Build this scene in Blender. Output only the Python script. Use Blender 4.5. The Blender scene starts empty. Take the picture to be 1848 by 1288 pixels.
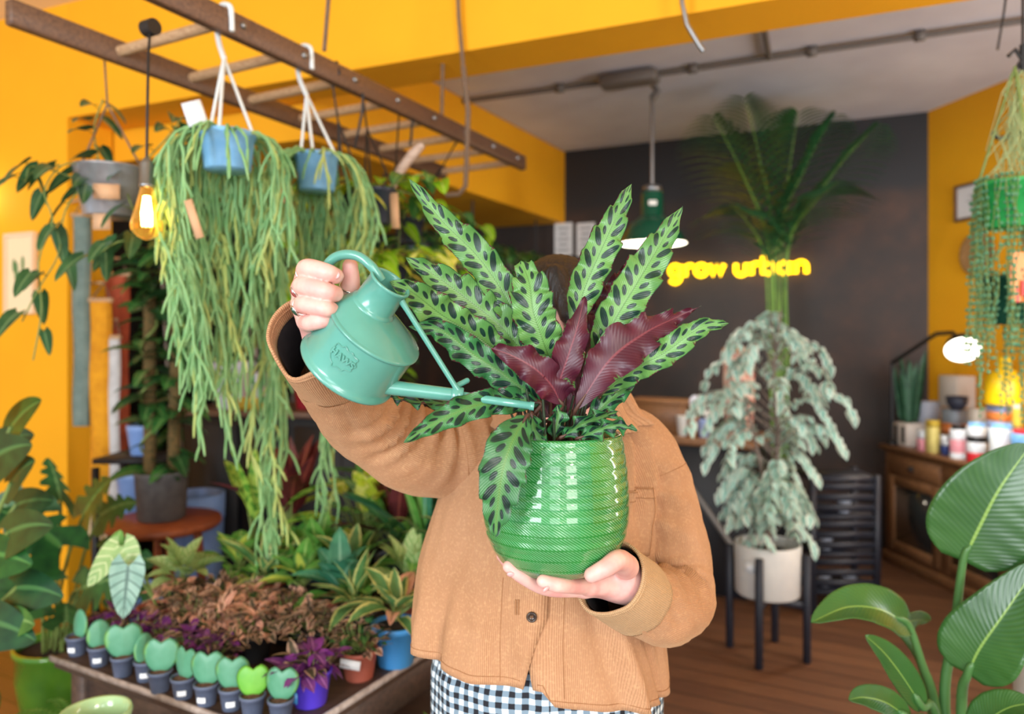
import bpy, math, random
import numpy as np
from mathutils import Vector, Matrix, noise
C = bpy.context.scene.collection
SC = bpy.context.scene
pi = math.pi
# ------------------------------------------------------------------ camera, world, light, exposure
F, HZ, CX, CZ = 1335.0, 615.0, 924.0, 1.45
cam_d = bpy.data.cameras.new('camera'); cam = bpy.data.objects.new('camera', cam_d); C.objects.link(cam)
cam.location = (0, 0, CZ); cam.rotation_euler = (pi/2, 0, 0)
cam_d.sensor_width = 36; cam_d.lens = F/1848*36; cam_d.shift_y = -(644-HZ)/1848
cam_d.clip_start = .05
cam_d.dof.use_dof = True; cam_d.dof.focus_distance = .95; cam_d.dof.aperture_fstop = 3.0
SC.camera = cam
SC.view_settings.view_transform = 'Standard'; SC.view_settings.look = 'None'
SC.view_settings.exposure = 0.0; SC.view_settings.gamma = 1.0
try: SC.view_settings.use_curve_mapping = False
except Exception: pass
w = bpy.data.worlds.new('sky'); SC.world = w; w.use_nodes = True
bg = w.node_tree.nodes['Background']; bg.inputs[0].default_value = (.75, .87, 1, 1); bg.inputs[1].default_value = .95
def area(name, loc, target, sx, sy, power, col):
    l = bpy.data.lights.new(name, 'AREA'); l.shape = 'RECTANGLE'; l.size = sx; l.size_y = sy; l.energy = power; l.color = col
    o = bpy.data.objects.new(name, l); C.objects.link(o); o.location = loc
    o.rotation_euler = (Vector(target)-Vector(loc)).to_track_quat('-Z', 'Y').to_euler(); return o
# daylight through the three panes of the shop window behind the photographer
area('shop_window_daylight', (-3.0, -3.6, 1.9), (-.6, 2, 1.3), 1.7, 2.6, 270, (.90, .95, 1))
area('shop_window_daylight', (-.4, -4.7, 1.5), (.1, 3, 1.6), 1.5, 2.6, 80, (.90, .95, 1))
area('shop_window_daylight', (2.2, -4.6, 1.6), (.6, 3, 1.6), 1.7, 2.6, 170, (1, .97, .93))
area('side_fill_light', (3.42, 1.55, 1.6), (1.6, 4.3, 2.75), 1.0, 1.6, 75, (.92, .95, 1))  # added fill lamp by the right wall, brightens the back ceiling
sun_l = bpy.data.lights.new('low_sun', 'SUN'); sun_l.energy = .6; sun_l.angle = math.radians(5); sun_l.color = (1, .86, .66)
sun = bpy.data.objects.new('low_sun', sun_l); C.objects.link(sun)
sun.rotation_euler = Vector((-.42, 1, -.38)).to_track_quat('-Z', 'Y').to_euler()
# ------------------------------------------------------------------ helpers
def P(px, py, d): return Vector(((px-CX)/F*d, d, CZ-(py-HZ)/F*d))
def PZ(px, py, z): return P(px, py, (CZ-z)*F/(py-HZ))
def lin(c):
    return tuple((x/255/12.92 if x/255 <= .04045 else ((x/255+.055)/1.055)**2.4) for x in c)
class NT:
    def __init__(s, name):
        s.m = bpy.data.materials.new(name); s.m.use_nodes = True; s.t = s.m.node_tree
        s.b = s.t.nodes['Principled BSDF']; s.out = s.t.nodes['Material Output']
    def put(s, sock, v):
        if isinstance(v, bpy.types.NodeSocket): s.t.links.new(v, sock)
        else: sock.default_value = (tuple(v)+(1,)) if isinstance(v, tuple) and len(v) == 3 and sock.type == 'RGBA' else v
    def n(s, typ, ins=None, **props):
        k = s.t.nodes.new('ShaderNode'+typ)
        for a, b in props.items(): setattr(k, a, b)
        for a, b in (ins or {}).items(): s.put(k.inputs[a], b)
        return k
    def math(s, op, a, b=0.0, c=0.0):
        k = s.n('Math', {0: a, 1: b, 2: c}, operation=op); return k.outputs[0]
    def mix(s, f, a, b):
        k = s.n('Mix', None, data_type='RGBA'); s.put(k.inputs[0], f); s.put(k.inputs[6], a); s.put(k.inputs[7], b); return k.outputs[2]
    def ramp(s, f, p0, p1):
        k = s.n('MapRange', {0: f, 1: p0, 2: p1}); return k.outputs[0]
    def uv(s):
        k = s.n('SeparateXYZ', {0: s.n('TexCoord').outputs['UV']}); return k.outputs[0], k.outputs[1]
    def obj(s): return s.n('TexCoord').outputs['Object']
    def noise(s, scale, vec=None, detail=3, rough=.5):
        k = s.n('TexNoise', {'Scale': scale, 'Detail': detail, 'Roughness': rough}); s.put(k.inputs['Vector'], vec if vec is not None else s.obj()); return k.outputs[0]
    def scaled(s, sc, vec=None):
        k = s.n('Mapping', {'Scale': sc}); s.put(k.inputs[0], vec if vec is not None else s.obj()); return k.outputs[0]
    def bump(s, h, strength=.3, dist=.001):
        k = s.n('Bump', {'Strength': strength, 'Distance': dist, 'Height': h}); s.put(s.b.inputs['Normal'], k.outputs[0])
    def col(s, c): s.put(s.b.inputs['Base Color'], c)
    def set(s, **k):
        for a, b in k.items(): s.put(s.b.inputs[a.replace('_', ' ')], b)
def mat(name, c, rough=.5, metal=0, var=.0, scale=20, bump=0, c2=None, coat=0, emit=None, es=0, spec=.5, dist=.002):
    t = NT(name); c = lin(c)
    if c2 is not None or var or bump:
        f = t.noise(scale, detail=4)
        b = lin(c2) if c2 is not None else tuple(x*(1-var) for x in c)
        t.col(t.mix(t.ramp(f, .35, .65), c, b))
        if bump: t.bump(f, bump, dist)
    else: t.col(c)
    t.set(Roughness=rough, Metallic=metal, Coat_Weight=coat, Specular_IOR_Level=spec)
    if emit: t.b.inputs['Emission Color'].default_value = lin(emit)+(1,); t.b.inputs['Emission Strength'].default_value = es
    return t.m
def wood(name, c1, c2, sc=(2, 30, 30), rough=.5, bump=.15):
    t = NT(name); v = t.scaled(sc); f = t.noise(3, v, 5, .6)
    t.col(t.mix(t.ramp(f, .3, .7), lin(c1), lin(c2))); t.bump(f, bump, .002); t.set(Roughness=rough); return t.m
def leafmat(name, c, c2=None, vein=None, edge=None, blotch=None, bs=60, rough=.38, trans=.22, veins=None, vn=9, tw=.5):
    """leaf: c main, c2 tone variation, vein midrib colour, edge margin colour, blotch spots, veins side-vein colour"""
    t = NT(name); u, v = t.uv(); a = t.math('ABSOLUTE', t.math('SUBTRACT', t.math('MULTIPLY', v, 2.0), 1.0))
    base = lin(c)
    f = t.noise(6, t.scaled((4, 4, 4)), 3)
    col = t.mix(t.ramp(f, .3, .7), base, lin(c2) if c2 else tuple(x*.62 for x in base))
    if blotch: col = t.mix(t.ramp(t.noise(bs, detail=2), .50, .56), col, lin(blotch))
    if edge: col = t.mix(t.ramp(t.math('ADD', a, t.math('MULTIPLY', t.math('SUBTRACT', t.noise(40), .5), .7)), tw, tw+.2), col, lin(edge))
    if veins:
        s = t.math('FRACT', t.math('SUBTRACT', t.math('MULTIPLY', u, float(vn)), t.math('MULTIPLY', a, 1.3)))
        s = t.math('ABSOLUTE', t.math('SUBTRACT', s, .5)); col = t.mix(t.ramp(s, .13, .05), col, lin(veins))
    if vein: col = t.mix(t.ramp(a, .14, .06), col, lin(vein))
    t.col(col); t.set(Roughness=rough)
    if trans:
        tr = t.n('BsdfTranslucent', {'Color': col}); mx = t.n('MixShader', {0: trans}); t.t.links.new(t.b.outputs[0], mx.inputs[1]); t.t.links.new(tr.outputs[0], mx.inputs[2])
        t.t.links.new(mx.outputs[0], t.out.inputs[0])
    return t.m
ORG = {}
def thing(name, label, cat, loc=(0, 0, 0), group=None):
    o = bpy.data.objects.new(name, None); C.objects.link(o); o.empty_display_size = .05
    o.location = loc; ORG[o.name] = Vector(loc); o['label'] = label; o['category'] = cat
    if group: o['group'] = group
    return o
def tag(o, label=None, cat=None, group=None, kind=None):
    for k, v in (('label', label), ('category', cat), ('group', group), ('kind', kind)):
        if v: o[k] = v
    return o
def frame(d, up=Vector((0, 0, 1))):
    d = d.normalized(); x = d.cross(up)
    if x.length < 1e-4: x = d.cross(Vector((1, 0, 0)))
    x.normalize(); return x, x.cross(d).normalized()
def spline(pts, n):
    """Catmull-Rom through tuples of any length"""
    pts = [np.array(p, float) for p in pts]; k = len(pts)-1; out = []
    for i in range(n):
        t = i/(n-1)*k; j = min(int(t), k-1); t -= j
        p1, p2 = pts[j], pts[j+1]; p0 = pts[j-1] if j else 2*p1-p2; p3 = pts[j+2] if j+2 <= k else 2*p2-p1
        out.append(.5*((2*p1)+(-p0+p2)*t+(2*p0-5*p1+4*p2-p3)*t*t+(-p0+3*p1-3*p2+p3)*t**3))
    return out
class MB:
    def __init__(s): s.v = []; s.uv = []; s.f = []; s.m = []
    def grid(s, rows, uvs=None, close=False, m=0, flip=False):
        o = len(s.v); R = len(rows); n = len(rows[0])
        for i, r in enumerate(rows):
            for j, p in enumerate(r):
                s.v.append(tuple(p)); s.uv.append(uvs[i][j] if uvs else (i/max(1, R-1), j/max(1, n-1)))
        for i in range(R-1):
            for j in range(n if close else n-1):
                a = o+i*n+j; b = o+i*n+(j+1) % n
                q = (a, b, b+n, a+n); s.f.append(q[::-1] if flip else q); s.m.append(m)
        return o
    def fan(s, ring, m=0, flip=False):
        o = len(s.v); c = sum((Vector(p) for p in ring), Vector())/len(ring)
        s.v.append(tuple(c)); s.uv.append((.5, .5))
        for p in ring: s.v.append(tuple(p)); s.uv.append((.5, .5))
        for j in range(len(ring)):
            q = (o, o+1+j, o+1+(j+1) % len(ring)); s.f.append(q[::-1] if flip else q); s.m.append(m)
    def tube(s, pts, r, n=8, m=0, cap=True, flat=1.0, up=None):
        pts = [Vector(p) for p in pts]; k = len(pts)
        rr = r if isinstance(r, (list, tuple)) else [r]*k
        rows = []; uvs = []; x = None; L = 0
        for i, p in enumerate(pts):
            d = (pts[min(i+1, k-1)]-pts[max(i-1, 0)])
            if d.length < 1e-9: d = Vector((0, 0, 1))
            d.normalize()
            if x is None:
                x, y = frame(d, up or Vector((.01, .02, 1)))
            else:
                x = (x-d*x.dot(d)); x = x.normalized() if x.length > 1e-6 else frame(d)[0]
                y = x.cross(d).normalized()
            if i: L += (p-pts[i-1]).length
            rows.append([p+x*math.cos(2*pi*j/n)*rr[i]+y*math.sin(2*pi*j/n)*rr[i]*flat for j in range(n)])
            uvs.append([(L, 2*pi*rr[i]*j/n) for j in range(n)])
        s.grid(rows, uvs, True, m, flip=True)
        if cap: s.fan(rows[0], m); s.fan(rows[-1], m, flip=True)
        return rows
    def lathe(s, prof, n=32, c=(0, 0, 0), M=None, m=0, cap0=False, cap1=False, fn=None):
        rows = []; uvs = []; c = Vector(c); L = 0
        for i, (r, z) in enumerate(prof):
            if i: L += math.hypot(r-prof[i-1][0], z-prof[i-1][1])
            row = []; uv = []
            for j in range(n):
                a = 2*pi*j/n; q = Vector((r*math.cos(a), r*math.sin(a), z))
                if fn: q = fn(q)
                row.append((M @ q if M else q)+c); uv.append((j/n, L))
            rows.append(row); uvs.append(uv)
        s.grid(rows, uvs, True, m, flip=False)
        if cap0: s.fan(rows[0], m, flip=True)
        if cap1: s.fan(rows[-1], m)
    def box(s, c, size, X=(1, 0, 0), Y=(0, 1, 0), Z=None, bev=0.0, m=0):
        c = Vector(c); X = Vector(X).normalized(); Y = Vector(Y).normalized(); Z = Vector(Z) if Z else X.cross(Y)
        hx, hy, hz = (q/2 for q in size); b = min(bev, hx*.9, hy*.9, hz*.9)
        if b <= 0:
            co = [c+X*a*hx+Y*e*hy+Z*g*hz for g in (-1, 1) for a, e in ((-1, -1), (1, -1), (1, 1), (-1, 1))]
            o = len(s.v); s.v += [tuple(p) for p in co]; s.uv += [(0, 0), (1, 0), (1, 1), (0, 1)]*2
            for q in ((0, 3, 2, 1), (4, 5, 6, 7), (0, 1, 5, 4), (1, 2, 6, 5), (2, 3, 7, 6), (3, 0, 4, 7)):
                s.f.append(tuple(o+k for k in q)); s.m.append(m)
            return
        def ring(ix, iy, z):
            pts = []
            for sx, sy in ((-1, -1), (1, -1), (1, 1), (-1, 1)):
                p1 = (sx*ix, sy*(iy-b)); p2 = (sx*(ix-b), sy*iy)
                pts += [p1, p2] if sx*sy > 0 else [p2, p1]
            return [c+X*a+Y*e+Z*z for a, e in pts]
        rows = [ring(hx-b, hy-b, -hz), ring(hx, hy, -hz+b), ring(hx, hy, hz-b), ring(hx-b, hy-b, hz)]
        s.grid(rows, None, True, m); s.fan(rows[0], m, flip=True); s.fan(rows[-1], m)
    def ball(s, c, r, n=12, m=0, sc=(1, 1, 1), M=None):
        c = Vector(c); rows = []
        for i in range(n//2+1):
            a = -pi/2+pi*i/(n//2); row = []
            for j in range(n):
                q = Vector((r*math.cos(a)*math.cos(2*pi*j/n)*sc[0], r*math.cos(a)*math.sin(2*pi*j/n)*sc[1], r*math.sin(a)*sc[2]))
                row.append((M @ q if M else q)+c)
            rows.append(row)
        s.grid(rows, None, True, m)
    def raw(s, V, Fa, m=0):
        o = len(s.v); s.v += [tuple(p) for p in V]; s.uv += [(0, 0)]*len(V)
        s.f += [tuple(int(k)+o for k in q) for q in Fa]; s.m += [m]*len(Fa)
    def build(s, name, mats, parent=None, smooth=True, org=None):
        me = bpy.data.meshes.new(name)
        root = parent
        if org is None:
            if parent is not None: org = ORG[parent.name]
            elif s.v:
                a = np.array(s.v); org = Vector(((a[:, 0].min()+a[:, 0].max())/2, (a[:, 1].min()+a[:, 1].max())/2, a[:, 2].min()))
        a = np.array(s.v, float)-np.array(org)
        me.from_pydata(a.tolist(), [], s.f)
        mats = mats if isinstance(mats, (list, tuple)) else [mats]
        for q in mats: me.materials.append(q)
        me.polygons.foreach_set('material_index', s.m)
        me.polygons.foreach_set('use_smooth', [smooth]*len(s.f))
        ul = me.uv_layers.new(name='UVMap'); idx = np.empty(len(me.loops), int); me.loops.foreach_get('vertex_index', idx)
        ul.data.foreach_set('uv', np.array(s.uv, float)[idx].ravel())
        me.update()
        o = bpy.data.objects.new(name, me); C.objects.link(o)
        if parent is not None: o.parent = parent; ORG[o.name] = Vector(org)
        else: o.location = org; ORG[o.name] = Vector(org)
        return o
def autosmooth(o, ang=40):
    me = o.data; me.update()
    import bmesh
    bm = bmesh.new(); bm.from_mesh(me);
    for e in bm.edges:
        if len(e.link_faces) == 2 and e.calc_face_angle(0) > math.radians(ang): e.smooth = False
    bm.to_mesh(me); bm.free(); return o
def copy_tree(o, parent=None):
    c = o.copy(); C.objects.link(c)
    if parent is not None: c.parent = parent
    ORG[c.name] = ORG.get(o.name, Vector())
    for ch in list(o.children): copy_tree(ch, c)
    return c
def place(proto, used, loc, rz=0, sc=1, label=None, group=None):
    o = proto if not used else copy_tree(proto)
    o.location = loc; o.rotation_euler = (0, 0, rz); o.scale = (sc, sc, sc)
    if label: o['label'] = label
    if group: o['group'] = group
    return o
# leaf outlines: half width as a function of u
SH = {'lance': lambda u: math.sin(pi*min(1, u**.8))**.8*(1-.25*u), 'ovate': lambda u: (math.sin(pi*u**.62))**.75,
      'strap': lambda u: min(1, (u*8)**.6)*min(1, ((1-u)*4)**.7), 'round': lambda u: math.sqrt(max(0, 1-(2*u-1)**2)),
      'heart': lambda u: (1-u)**.6*(1-(1-u)**9*.55)*1.02, 'obov': lambda u: (math.sin(pi*u**1.35))**.7}
def leaf(mb, base, d, L, W, shape='ovate', droop=.4, fold=.12, nu=6, m=0, roll=0.0, nv=2, wave=0, up=None, curl=0):
    base = Vector(base); d = Vector(d).normalized(); x, y = frame(d, up or Vector((.02, .03, 1)))
    if roll: q = Matrix.Rotation(roll, 3, d); x = q @ x; y = q @ y
    fn = SH[shape]; rows = []; uvs = []; p = base.copy(); dd = d.copy()
    for i in range(nu+1):
        u = i/nu; hw = W/2*(fn(u) if 0 < u < 1 else (fn(u) if shape == 'heart' else 0.02))
        row = []; uv = []
        for j in range(-nv, nv+1):
            v = j/nv
            off = -(1-u)**3*abs(v)**1.5*W*.28 if shape == 'heart' else 0
            row.append(p+x*v*hw+y*(abs(v)*hw*fold*2+wave*math.sin(u*22+v*2)*hw*abs(v))+dd*off); uv.append((u, v*.5+.5))
        rows.append(row); uvs.append(uv)
        dd = (dd+Vector((0, 0, -1))*(droop/nu)).normalized(); y = (y-dd*y.dot(dd)).normalized(); p = p+dd*(L/nu)
    mb.grid(rows, uvs, m=m)
    return p
def snets(fn, lo, hi, h):
    lo = np.array(lo, float); ns = np.ceil((np.array(hi)-lo)/h).astype(int)+1
    G = np.stack(np.meshgrid(*[np.arange(k) for k in ns], indexing='ij'), -1)
    V = fn(G.reshape(-1, 3)*h+lo).reshape(ns); cs = ns-1
    acc = np.zeros((cs.prod(), 3)); cnt = np.zeros(cs.prod()); E = []
    st = np.array([cs[1]*cs[2], cs[2], 1])
    for ax in range(3):
        sl0 = [slice(None)]*3; sl1 = [slice(None)]*3; sl0[ax] = slice(0, -1); sl1[ax] = slice(1, None)
        a = V[tuple(sl0)]; b = V[tuple(sl1)]; ix = np.argwhere((a < 0) != (b < 0))
        av = a[tuple(ix.T)]; bv = b[tuple(ix.T)]; p = ix.astype(float); p[:, ax] += av/(av-bv)
        o1, o2 = [k for k in range(3) if k != ax]; cells = []
        for da, db in ((0, 0), (1, 0), (1, 1), (0, 1)):
            c = ix.copy(); c[:, o1] -= da; c[:, o2] -= db; ok = ((c >= 0) & (c < cs)).all(1); k = c @ st
            np.add.at(acc, k[ok], p[ok]); np.add.at(cnt, k[ok], 1); cells.append(np.where(ok, k, -1))
        q = np.stack(cells, 1); fl = (av < 0) if ax != 1 else (av >= 0)
        q[~fl] = q[~fl][:, ::-1]; E.append(q[(q >= 0).all(1)])
    act = np.where(cnt > 0)[0]; mp = -np.ones(len(cnt), int); mp[act] = np.arange(len(act))
    return acc[act]/cnt[act][:, None]*h+lo, mp[np.concatenate(E)]
def sd_cone(p, a, b, ra, rb):
    a = np.array(a, float); b = np.array(b, float); ba = b-a; t = np.clip(((p-a) @ ba)/(ba @ ba), 0, 1)
    return np.linalg.norm(p-a-t[:, None]*ba, axis=1)-(ra+(rb-ra)*t)
def sd_ell(p, c, r):
    q = (p-np.array(c, float))/np.array(r, float); k = np.linalg.norm(q, axis=1); return (k-1)*min(r)
def smin(a, b, k):
    h = np.clip(.5+.5*(b-a)/k, 0, 1); return b*(1-h)+a*h-k*h*(1-h)
# ------------------------------------------------------------------ the room
M = {}
def yellow_wall(name, c1, c2):
    t = NT(name); f = t.noise(2.5, detail=4); t.col(t.mix(t.ramp(f, .3, .7), lin(c1), lin(c2)))
    t.bump(t.noise(160, detail=2), .08, .002); t.set(Roughness=.75); return t.m
M['yellow'] = yellow_wall('mustard_yellow_paint', (248, 178, 12), (244, 172, 10))
M['plaster'] = mat('grey_white_plaster', (224, 228, 240), .85, c2=(210, 213, 226), scale=2, bump=.1)
t = NT('rusted_brown_panel'); f = t.noise(1.6, detail=6, rough=.65); g = t.noise(7, detail=5)
t.col(t.mix(t.ramp(f, .42, .68), t.mix(t.ramp(g, .3, .7), lin((38, 30, 26)), lin((46, 35, 29))), t.mix(t.ramp(g, .35, .7), lin((78, 50, 34)), lin((52, 37, 29)))))
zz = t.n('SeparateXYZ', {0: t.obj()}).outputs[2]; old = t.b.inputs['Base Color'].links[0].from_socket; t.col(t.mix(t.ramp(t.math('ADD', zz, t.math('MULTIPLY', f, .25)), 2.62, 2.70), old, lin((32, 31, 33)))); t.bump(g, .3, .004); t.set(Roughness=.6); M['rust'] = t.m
t = NT('old_floorboards'); v = t.n('Mapping', {'Rotation': (0, 0, math.radians(27.5))}); t.t.links.new(t.obj(), v.inputs[0])
br = t.n('TexBrick', {'Vector': v.outputs[0], 'Scale': 1.0, 'Mortar Size': .004, 'Brick Width': 2.6, 'Row Height': .12, 'Color1': lin((142, 98, 68)), 'Color2': lin((114, 78, 56)), 'Mortar': lin((32, 22, 18))}, offset=.37)
gr = t.noise(4, t.scaled((2, 30, 2), v.outputs[0]), 5, .6)
t.col(t.mix(t.math('MULTIPLY', t.ramp(gr, .3, .7), .55), br.outputs[0], lin((74, 48, 34)))); t.bump(gr, .2, .002); t.set(Roughness=.42); M['floor'] = t.m
M['dark_alcove'] = mat('dark_alcove_paint', (46, 40, 38), .8, c2=(36, 32, 32), scale=3)
def struct(o): o['kind'] = 'structure'; return o
mb = MB(); mb.box((0, 2.6, -.05), (9, 11.4, .1)); struct(mb.build('floor', M['floor']))
R_ = Vector((.923, -.384, 0)); W_ = Vector((.384, .923, 0))      # along the front wall / into the shop
wl = Vector((-2.29, 3.81, 0))                                      # left jamb of the wide opening, front face
def wallp(t, z=0): return wl+R_*t+Vector((0, 0, z))
def slab(p, q, z0, z1, th, m, name, side=1):
    """upright slab from p to q (plan), thickness to the far side"""
    p = Vector(p); q = Vector(q); d = (q-p); L = d.length; d.normalize(); nrm = Vector((-d.y, d.x, 0))*side
    mb = MB(); c = (p+q)/2+nrm*th/2; mb.box((c.x, c.y, (z0+z1)/2), (L, th, z1-z0), d, nrm if side > 0 else nrm, Vector((0, 0, 1)))
    return struct(mb.build(name, m, smooth=False))
A = Vector((.44, 6.17, 0)); B = Vector((2.87, 5.1, 0))
dAB = (B-A).normalized()
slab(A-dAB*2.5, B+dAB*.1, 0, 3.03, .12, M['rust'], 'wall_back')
D = (Vector((3.02, 4.36, 0))-B).normalized()
slab(B, B+D*7.4, 0, 3.25, .12, M['yellow'], 'wall_right')
bd = Vector((-.484, -.875, 0))
# bulkhead above the plant shelves along the left side
jb = wl+W_*.27                                                     # back corner of the jamb
mb = MB(); q = [A, A+bd*2.95, jb-R_*.4, jb-R_*.4+W_*2.9]
mb.grid([[Vector((p.x, p.y, z)) for p in q] for z in (2.43, 3.025)], None, True); mb.fan([Vector((p.x, p.y, 2.43)) for p in q])
struct(mb.build('trim_1', M['yellow'], smooth=False))
slab(jb-R_*.45, jb-R_*.45+W_*3.6, 0, 3.03, .12, M['dark_alcove'], 'wall_left', side=1)
# front wall: solid to the left of the opening, a deep lintel above it
slab(wallp(-3.2), wallp(0), 0, 3.19, .26, M['yellow'], 'wall_front')
slab(wallp(0), wallp(6.2), 2.6, 3.19, .26, M['yellow'], 'trim_2')
slab(wallp(-3.2), wallp(-3.2)-W_*5.6, 0, 3.19, .12, M['yellow'], 'wall_side', side=-1)
mb = MB(); c = (A+B)/2; q = [A-dAB*2.6+W_*.1, B+dAB*.4+W_*.1, B+D*2.9+Vector((.4, 0, 0)), wallp(-.2)+W_*.2]
mb.grid([[(p.x, p.y, 3.03) for p in q[:2]], [(p.x, p.y, 3.03) for p in (q[3], q[2])]]); mb.grid([[(p.x, p.y, 3.09) for p in q[:2]], [(p.x, p.y, 3.09) for p in (q[3], q[2])]])
struct(mb.build('ceiling', M['plaster'], smooth=False))
M['cream'] = mat('cream_ceiling_paint', (238, 214, 170), .85)
mb = MB(); a0 = wallp(-3.3); a1 = wallp(6.3); mb.box(((a0+a1)/2-W_*2.7+Vector((0, 0, 3.22))), (9.8, 5.6, .06), R_, W_); struct(mb.build('ceiling_front', M['cream'], smooth=False))
mb = MB(); wn = Vector((-D.y, D.x, 0)); wn = wn if wn.x < 0 else -wn; wc_ = B+D*3.62+Vector((0, 0, 1.6))+wn*.01
for s_ in (-1, 1): mb.box(wc_+D*s_*.55, (.08, .06, 1.8), D, wn, Vector((0, 0, 1))); mb.box(wc_+Vector((0, 0, s_*.86)), (1.1, .06, .08), D, wn, Vector((0, 0, 1)))
struct(mb.build('fill_light_frame', mat('white_frame_paint', (228, 228, 224), .5), smooth=False))  # made-up frame, out of view, added to go with the side fill lamp
# ------------------------------------------------------------------ hero: glazed pot with its plant
pc = Vector((.0562, .95, 0))
def pot_r(z):
    prof = [(0.0, 1.158), (.045, 1.158), (.057, 1.161), (.073, 1.173), (.0825, 1.188), (.0895, 1.206), (.0932, 1.228), (.0932, 1.258), (.0908, 1.29), (.0868, 1.318), (.0845, 1.330)]
    for (r0, z0), (r1, z1) in zip(prof[1:], prof[2:]):
        if z <= z1: return r0+(r1-r0)*(z-z0)/(z1-z0)
    return prof[-1][0]
t = NT('green_ribbed_glaze'); u, v = t.uv()
bandf = t.math('FRACT', t.math('DIVIDE', v, .0162))
ph = t.math('ADD', t.math('MULTIPLY', u, 2*pi*118), t.math('MULTIPLY', v, 1900.0))
st = t.math('MULTIPLY', t.math('ADD', t.math('SINE', ph), 1.0), .5)
band_edge = t.ramp(t.math('ABSOLUTE', t.math('SUBTRACT', bandf, .5)), .5, .40)
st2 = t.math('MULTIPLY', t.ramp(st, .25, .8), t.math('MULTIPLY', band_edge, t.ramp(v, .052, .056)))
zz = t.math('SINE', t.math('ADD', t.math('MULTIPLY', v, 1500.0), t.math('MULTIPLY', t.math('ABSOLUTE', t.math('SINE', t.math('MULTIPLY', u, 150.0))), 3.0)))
low = t.math('MULTIPLY', t.ramp(v, .053, .050), t.math('MULTIPLY', t.ramp(zz, .1, .7), t.ramp(t.noise(14), .45, .55)))  # reflections near the foot, painted into the glaze as teal zigzags
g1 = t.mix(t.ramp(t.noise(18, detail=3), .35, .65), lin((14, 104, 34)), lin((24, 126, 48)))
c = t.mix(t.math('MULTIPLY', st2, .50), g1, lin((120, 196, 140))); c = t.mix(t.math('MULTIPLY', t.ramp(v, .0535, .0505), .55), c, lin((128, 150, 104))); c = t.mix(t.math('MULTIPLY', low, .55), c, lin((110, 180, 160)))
t.col(c); t.bump(t.math('MULTIPLY', st, band_edge), .35, .0012); t.set(Roughness=.16, Coat_Weight=.8, Coat_Roughness=.04); M['glaze'] = t.m
M['soil'] = mat('dark_potting_soil', (58, 42, 34), .95, c2=(30, 22, 18), scale=90, bump=.8)
hp = thing('potted_calathea', 'spotted wavy-leaved plant in a green ribbed glazed pot held by the person', 'potted plant', (pc.x, pc.y, 1.158))
mb = MB(); prof = [(.0, 1.158)]
zs = np.linspace(1.158, 1.330, 120)
for z in zs:
    r = pot_r(z); k = ((z-1.196)/.0162)
    if z > 1.196: r += .0011*abs(math.sin(pi*k))**.6-.0006
    prof.append((r, z))
prof += [(.0835, 1.3325), (.081, 1.3325), (.0795, 1.330), (.079, 1.300)]
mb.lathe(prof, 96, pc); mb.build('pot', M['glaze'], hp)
mb = MB(); mb.lathe([(.080, 1.309), (.05, 1.313), (.001, 1.316)], 32, pc); mb.build('soil', M['soil'], hp)
def calathea(name, lite, dark, mid):
    t = NT(name); u, v = t.uv(); vv = t.math('SUBTRACT', t.math('MULTIPLY', v, 2.0), 1.0); a = t.math('ABSOLUTE', vv)
    s = t.math('SUBTRACT', t.math('DIVIDE', u, .0300), t.math('MULTIPLY', a, .72))
    s = t.math('ADD', s, t.math('MULTIPLY', t.math('GREATER_THAN', vv, 0.0), .42))
    wob = t.math('MULTIPLY', t.math('SUBTRACT', t.noise(35, detail=2), .5), .22)
    f1 = t.math('ADD', t.math('SUBTRACT', t.math('FRACT', s), .5), wob); f2 = t.math('ADD', t.math('SUBTRACT', t.math('FRACT', t.math('ADD', s, .5)), .5), wob)
    def el(f, ra, c, rb): return t.math('ADD', t.math('POWER', t.math('DIVIDE', f, ra), 2.0), t.math('POWER', t.math('DIVIDE', t.math('SUBTRACT', a, c), rb), 2.0))
    d1 = el(f1, .205, .52, .36); d2 = el(f2, .15, .36, .17)
    spot = t.math('MAXIMUM', t.ramp(d1, 1.15, .85), t.ramp(d2, 1.2, .8))
    base = t.mix(t.ramp(t.noise(22, detail=3), .35, .65), lin(lite), lin(mid))
    base = t.mix(t.math('MULTIPLY', t.ramp(a, .4, .0), .25), base, lin((140, 184, 98)))
    c = t.mix(spot, base, t.mix(t.ramp(t.noise(120), .3, .7), lin(dark), tuple(x*.55 for x in lin(dark))))
    c = t.mix(t.ramp(a, .93, .99), c, lin((34, 74, 42))); c = t.mix(t.ramp(a, .05, .025), c, lin((84, 128, 62)))
    lat = t.math('SINE', t.math('MULTIPLY', s, 60.0))
    t.col(c); t.set(Roughness=.34); t.bump(t.math('ADD', t.math('MULTIPLY', lat, .12), t.math('MULTIPLY', spot, -.6)), .5, .0012); return t.m
M['cal'] = calathea('spotted_green_leaf', (98, 147, 76), (24, 58, 46), (76, 128, 64))
M['cal2'] = calathea('spotted_deep_green_leaf', (58, 120, 66), (18, 50, 42), (42, 100, 56))
t = NT('maroon_leaf_back'); u, v = t.uv(); a = t.math('ABSOLUTE', t.math('SUBTRACT', t.math('MULTIPLY', v, 2.0), 1.0))
c = t.mix(t.ramp(t.noise(30), .3, .7), lin((84, 24, 42)), lin((62, 18, 36))); c = t.mix(t.ramp(a, .07, .03), c, lin((112, 48, 58)))
lat = t.math('SINE', t.math('MULTIPLY', t.math('SUBTRACT', t.math('DIVIDE', u, .0265), t.math('MULTIPLY', a, .95)), 30.0))
t.col(c); t.set(Roughness=.42); t.bump(lat, .10, .001); M['maroon'] = t.m
M['petiole'] = mat('reddish_leaf_stalk', (96, 66, 52), .5, c2=(70, 44, 38), scale=60)
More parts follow.
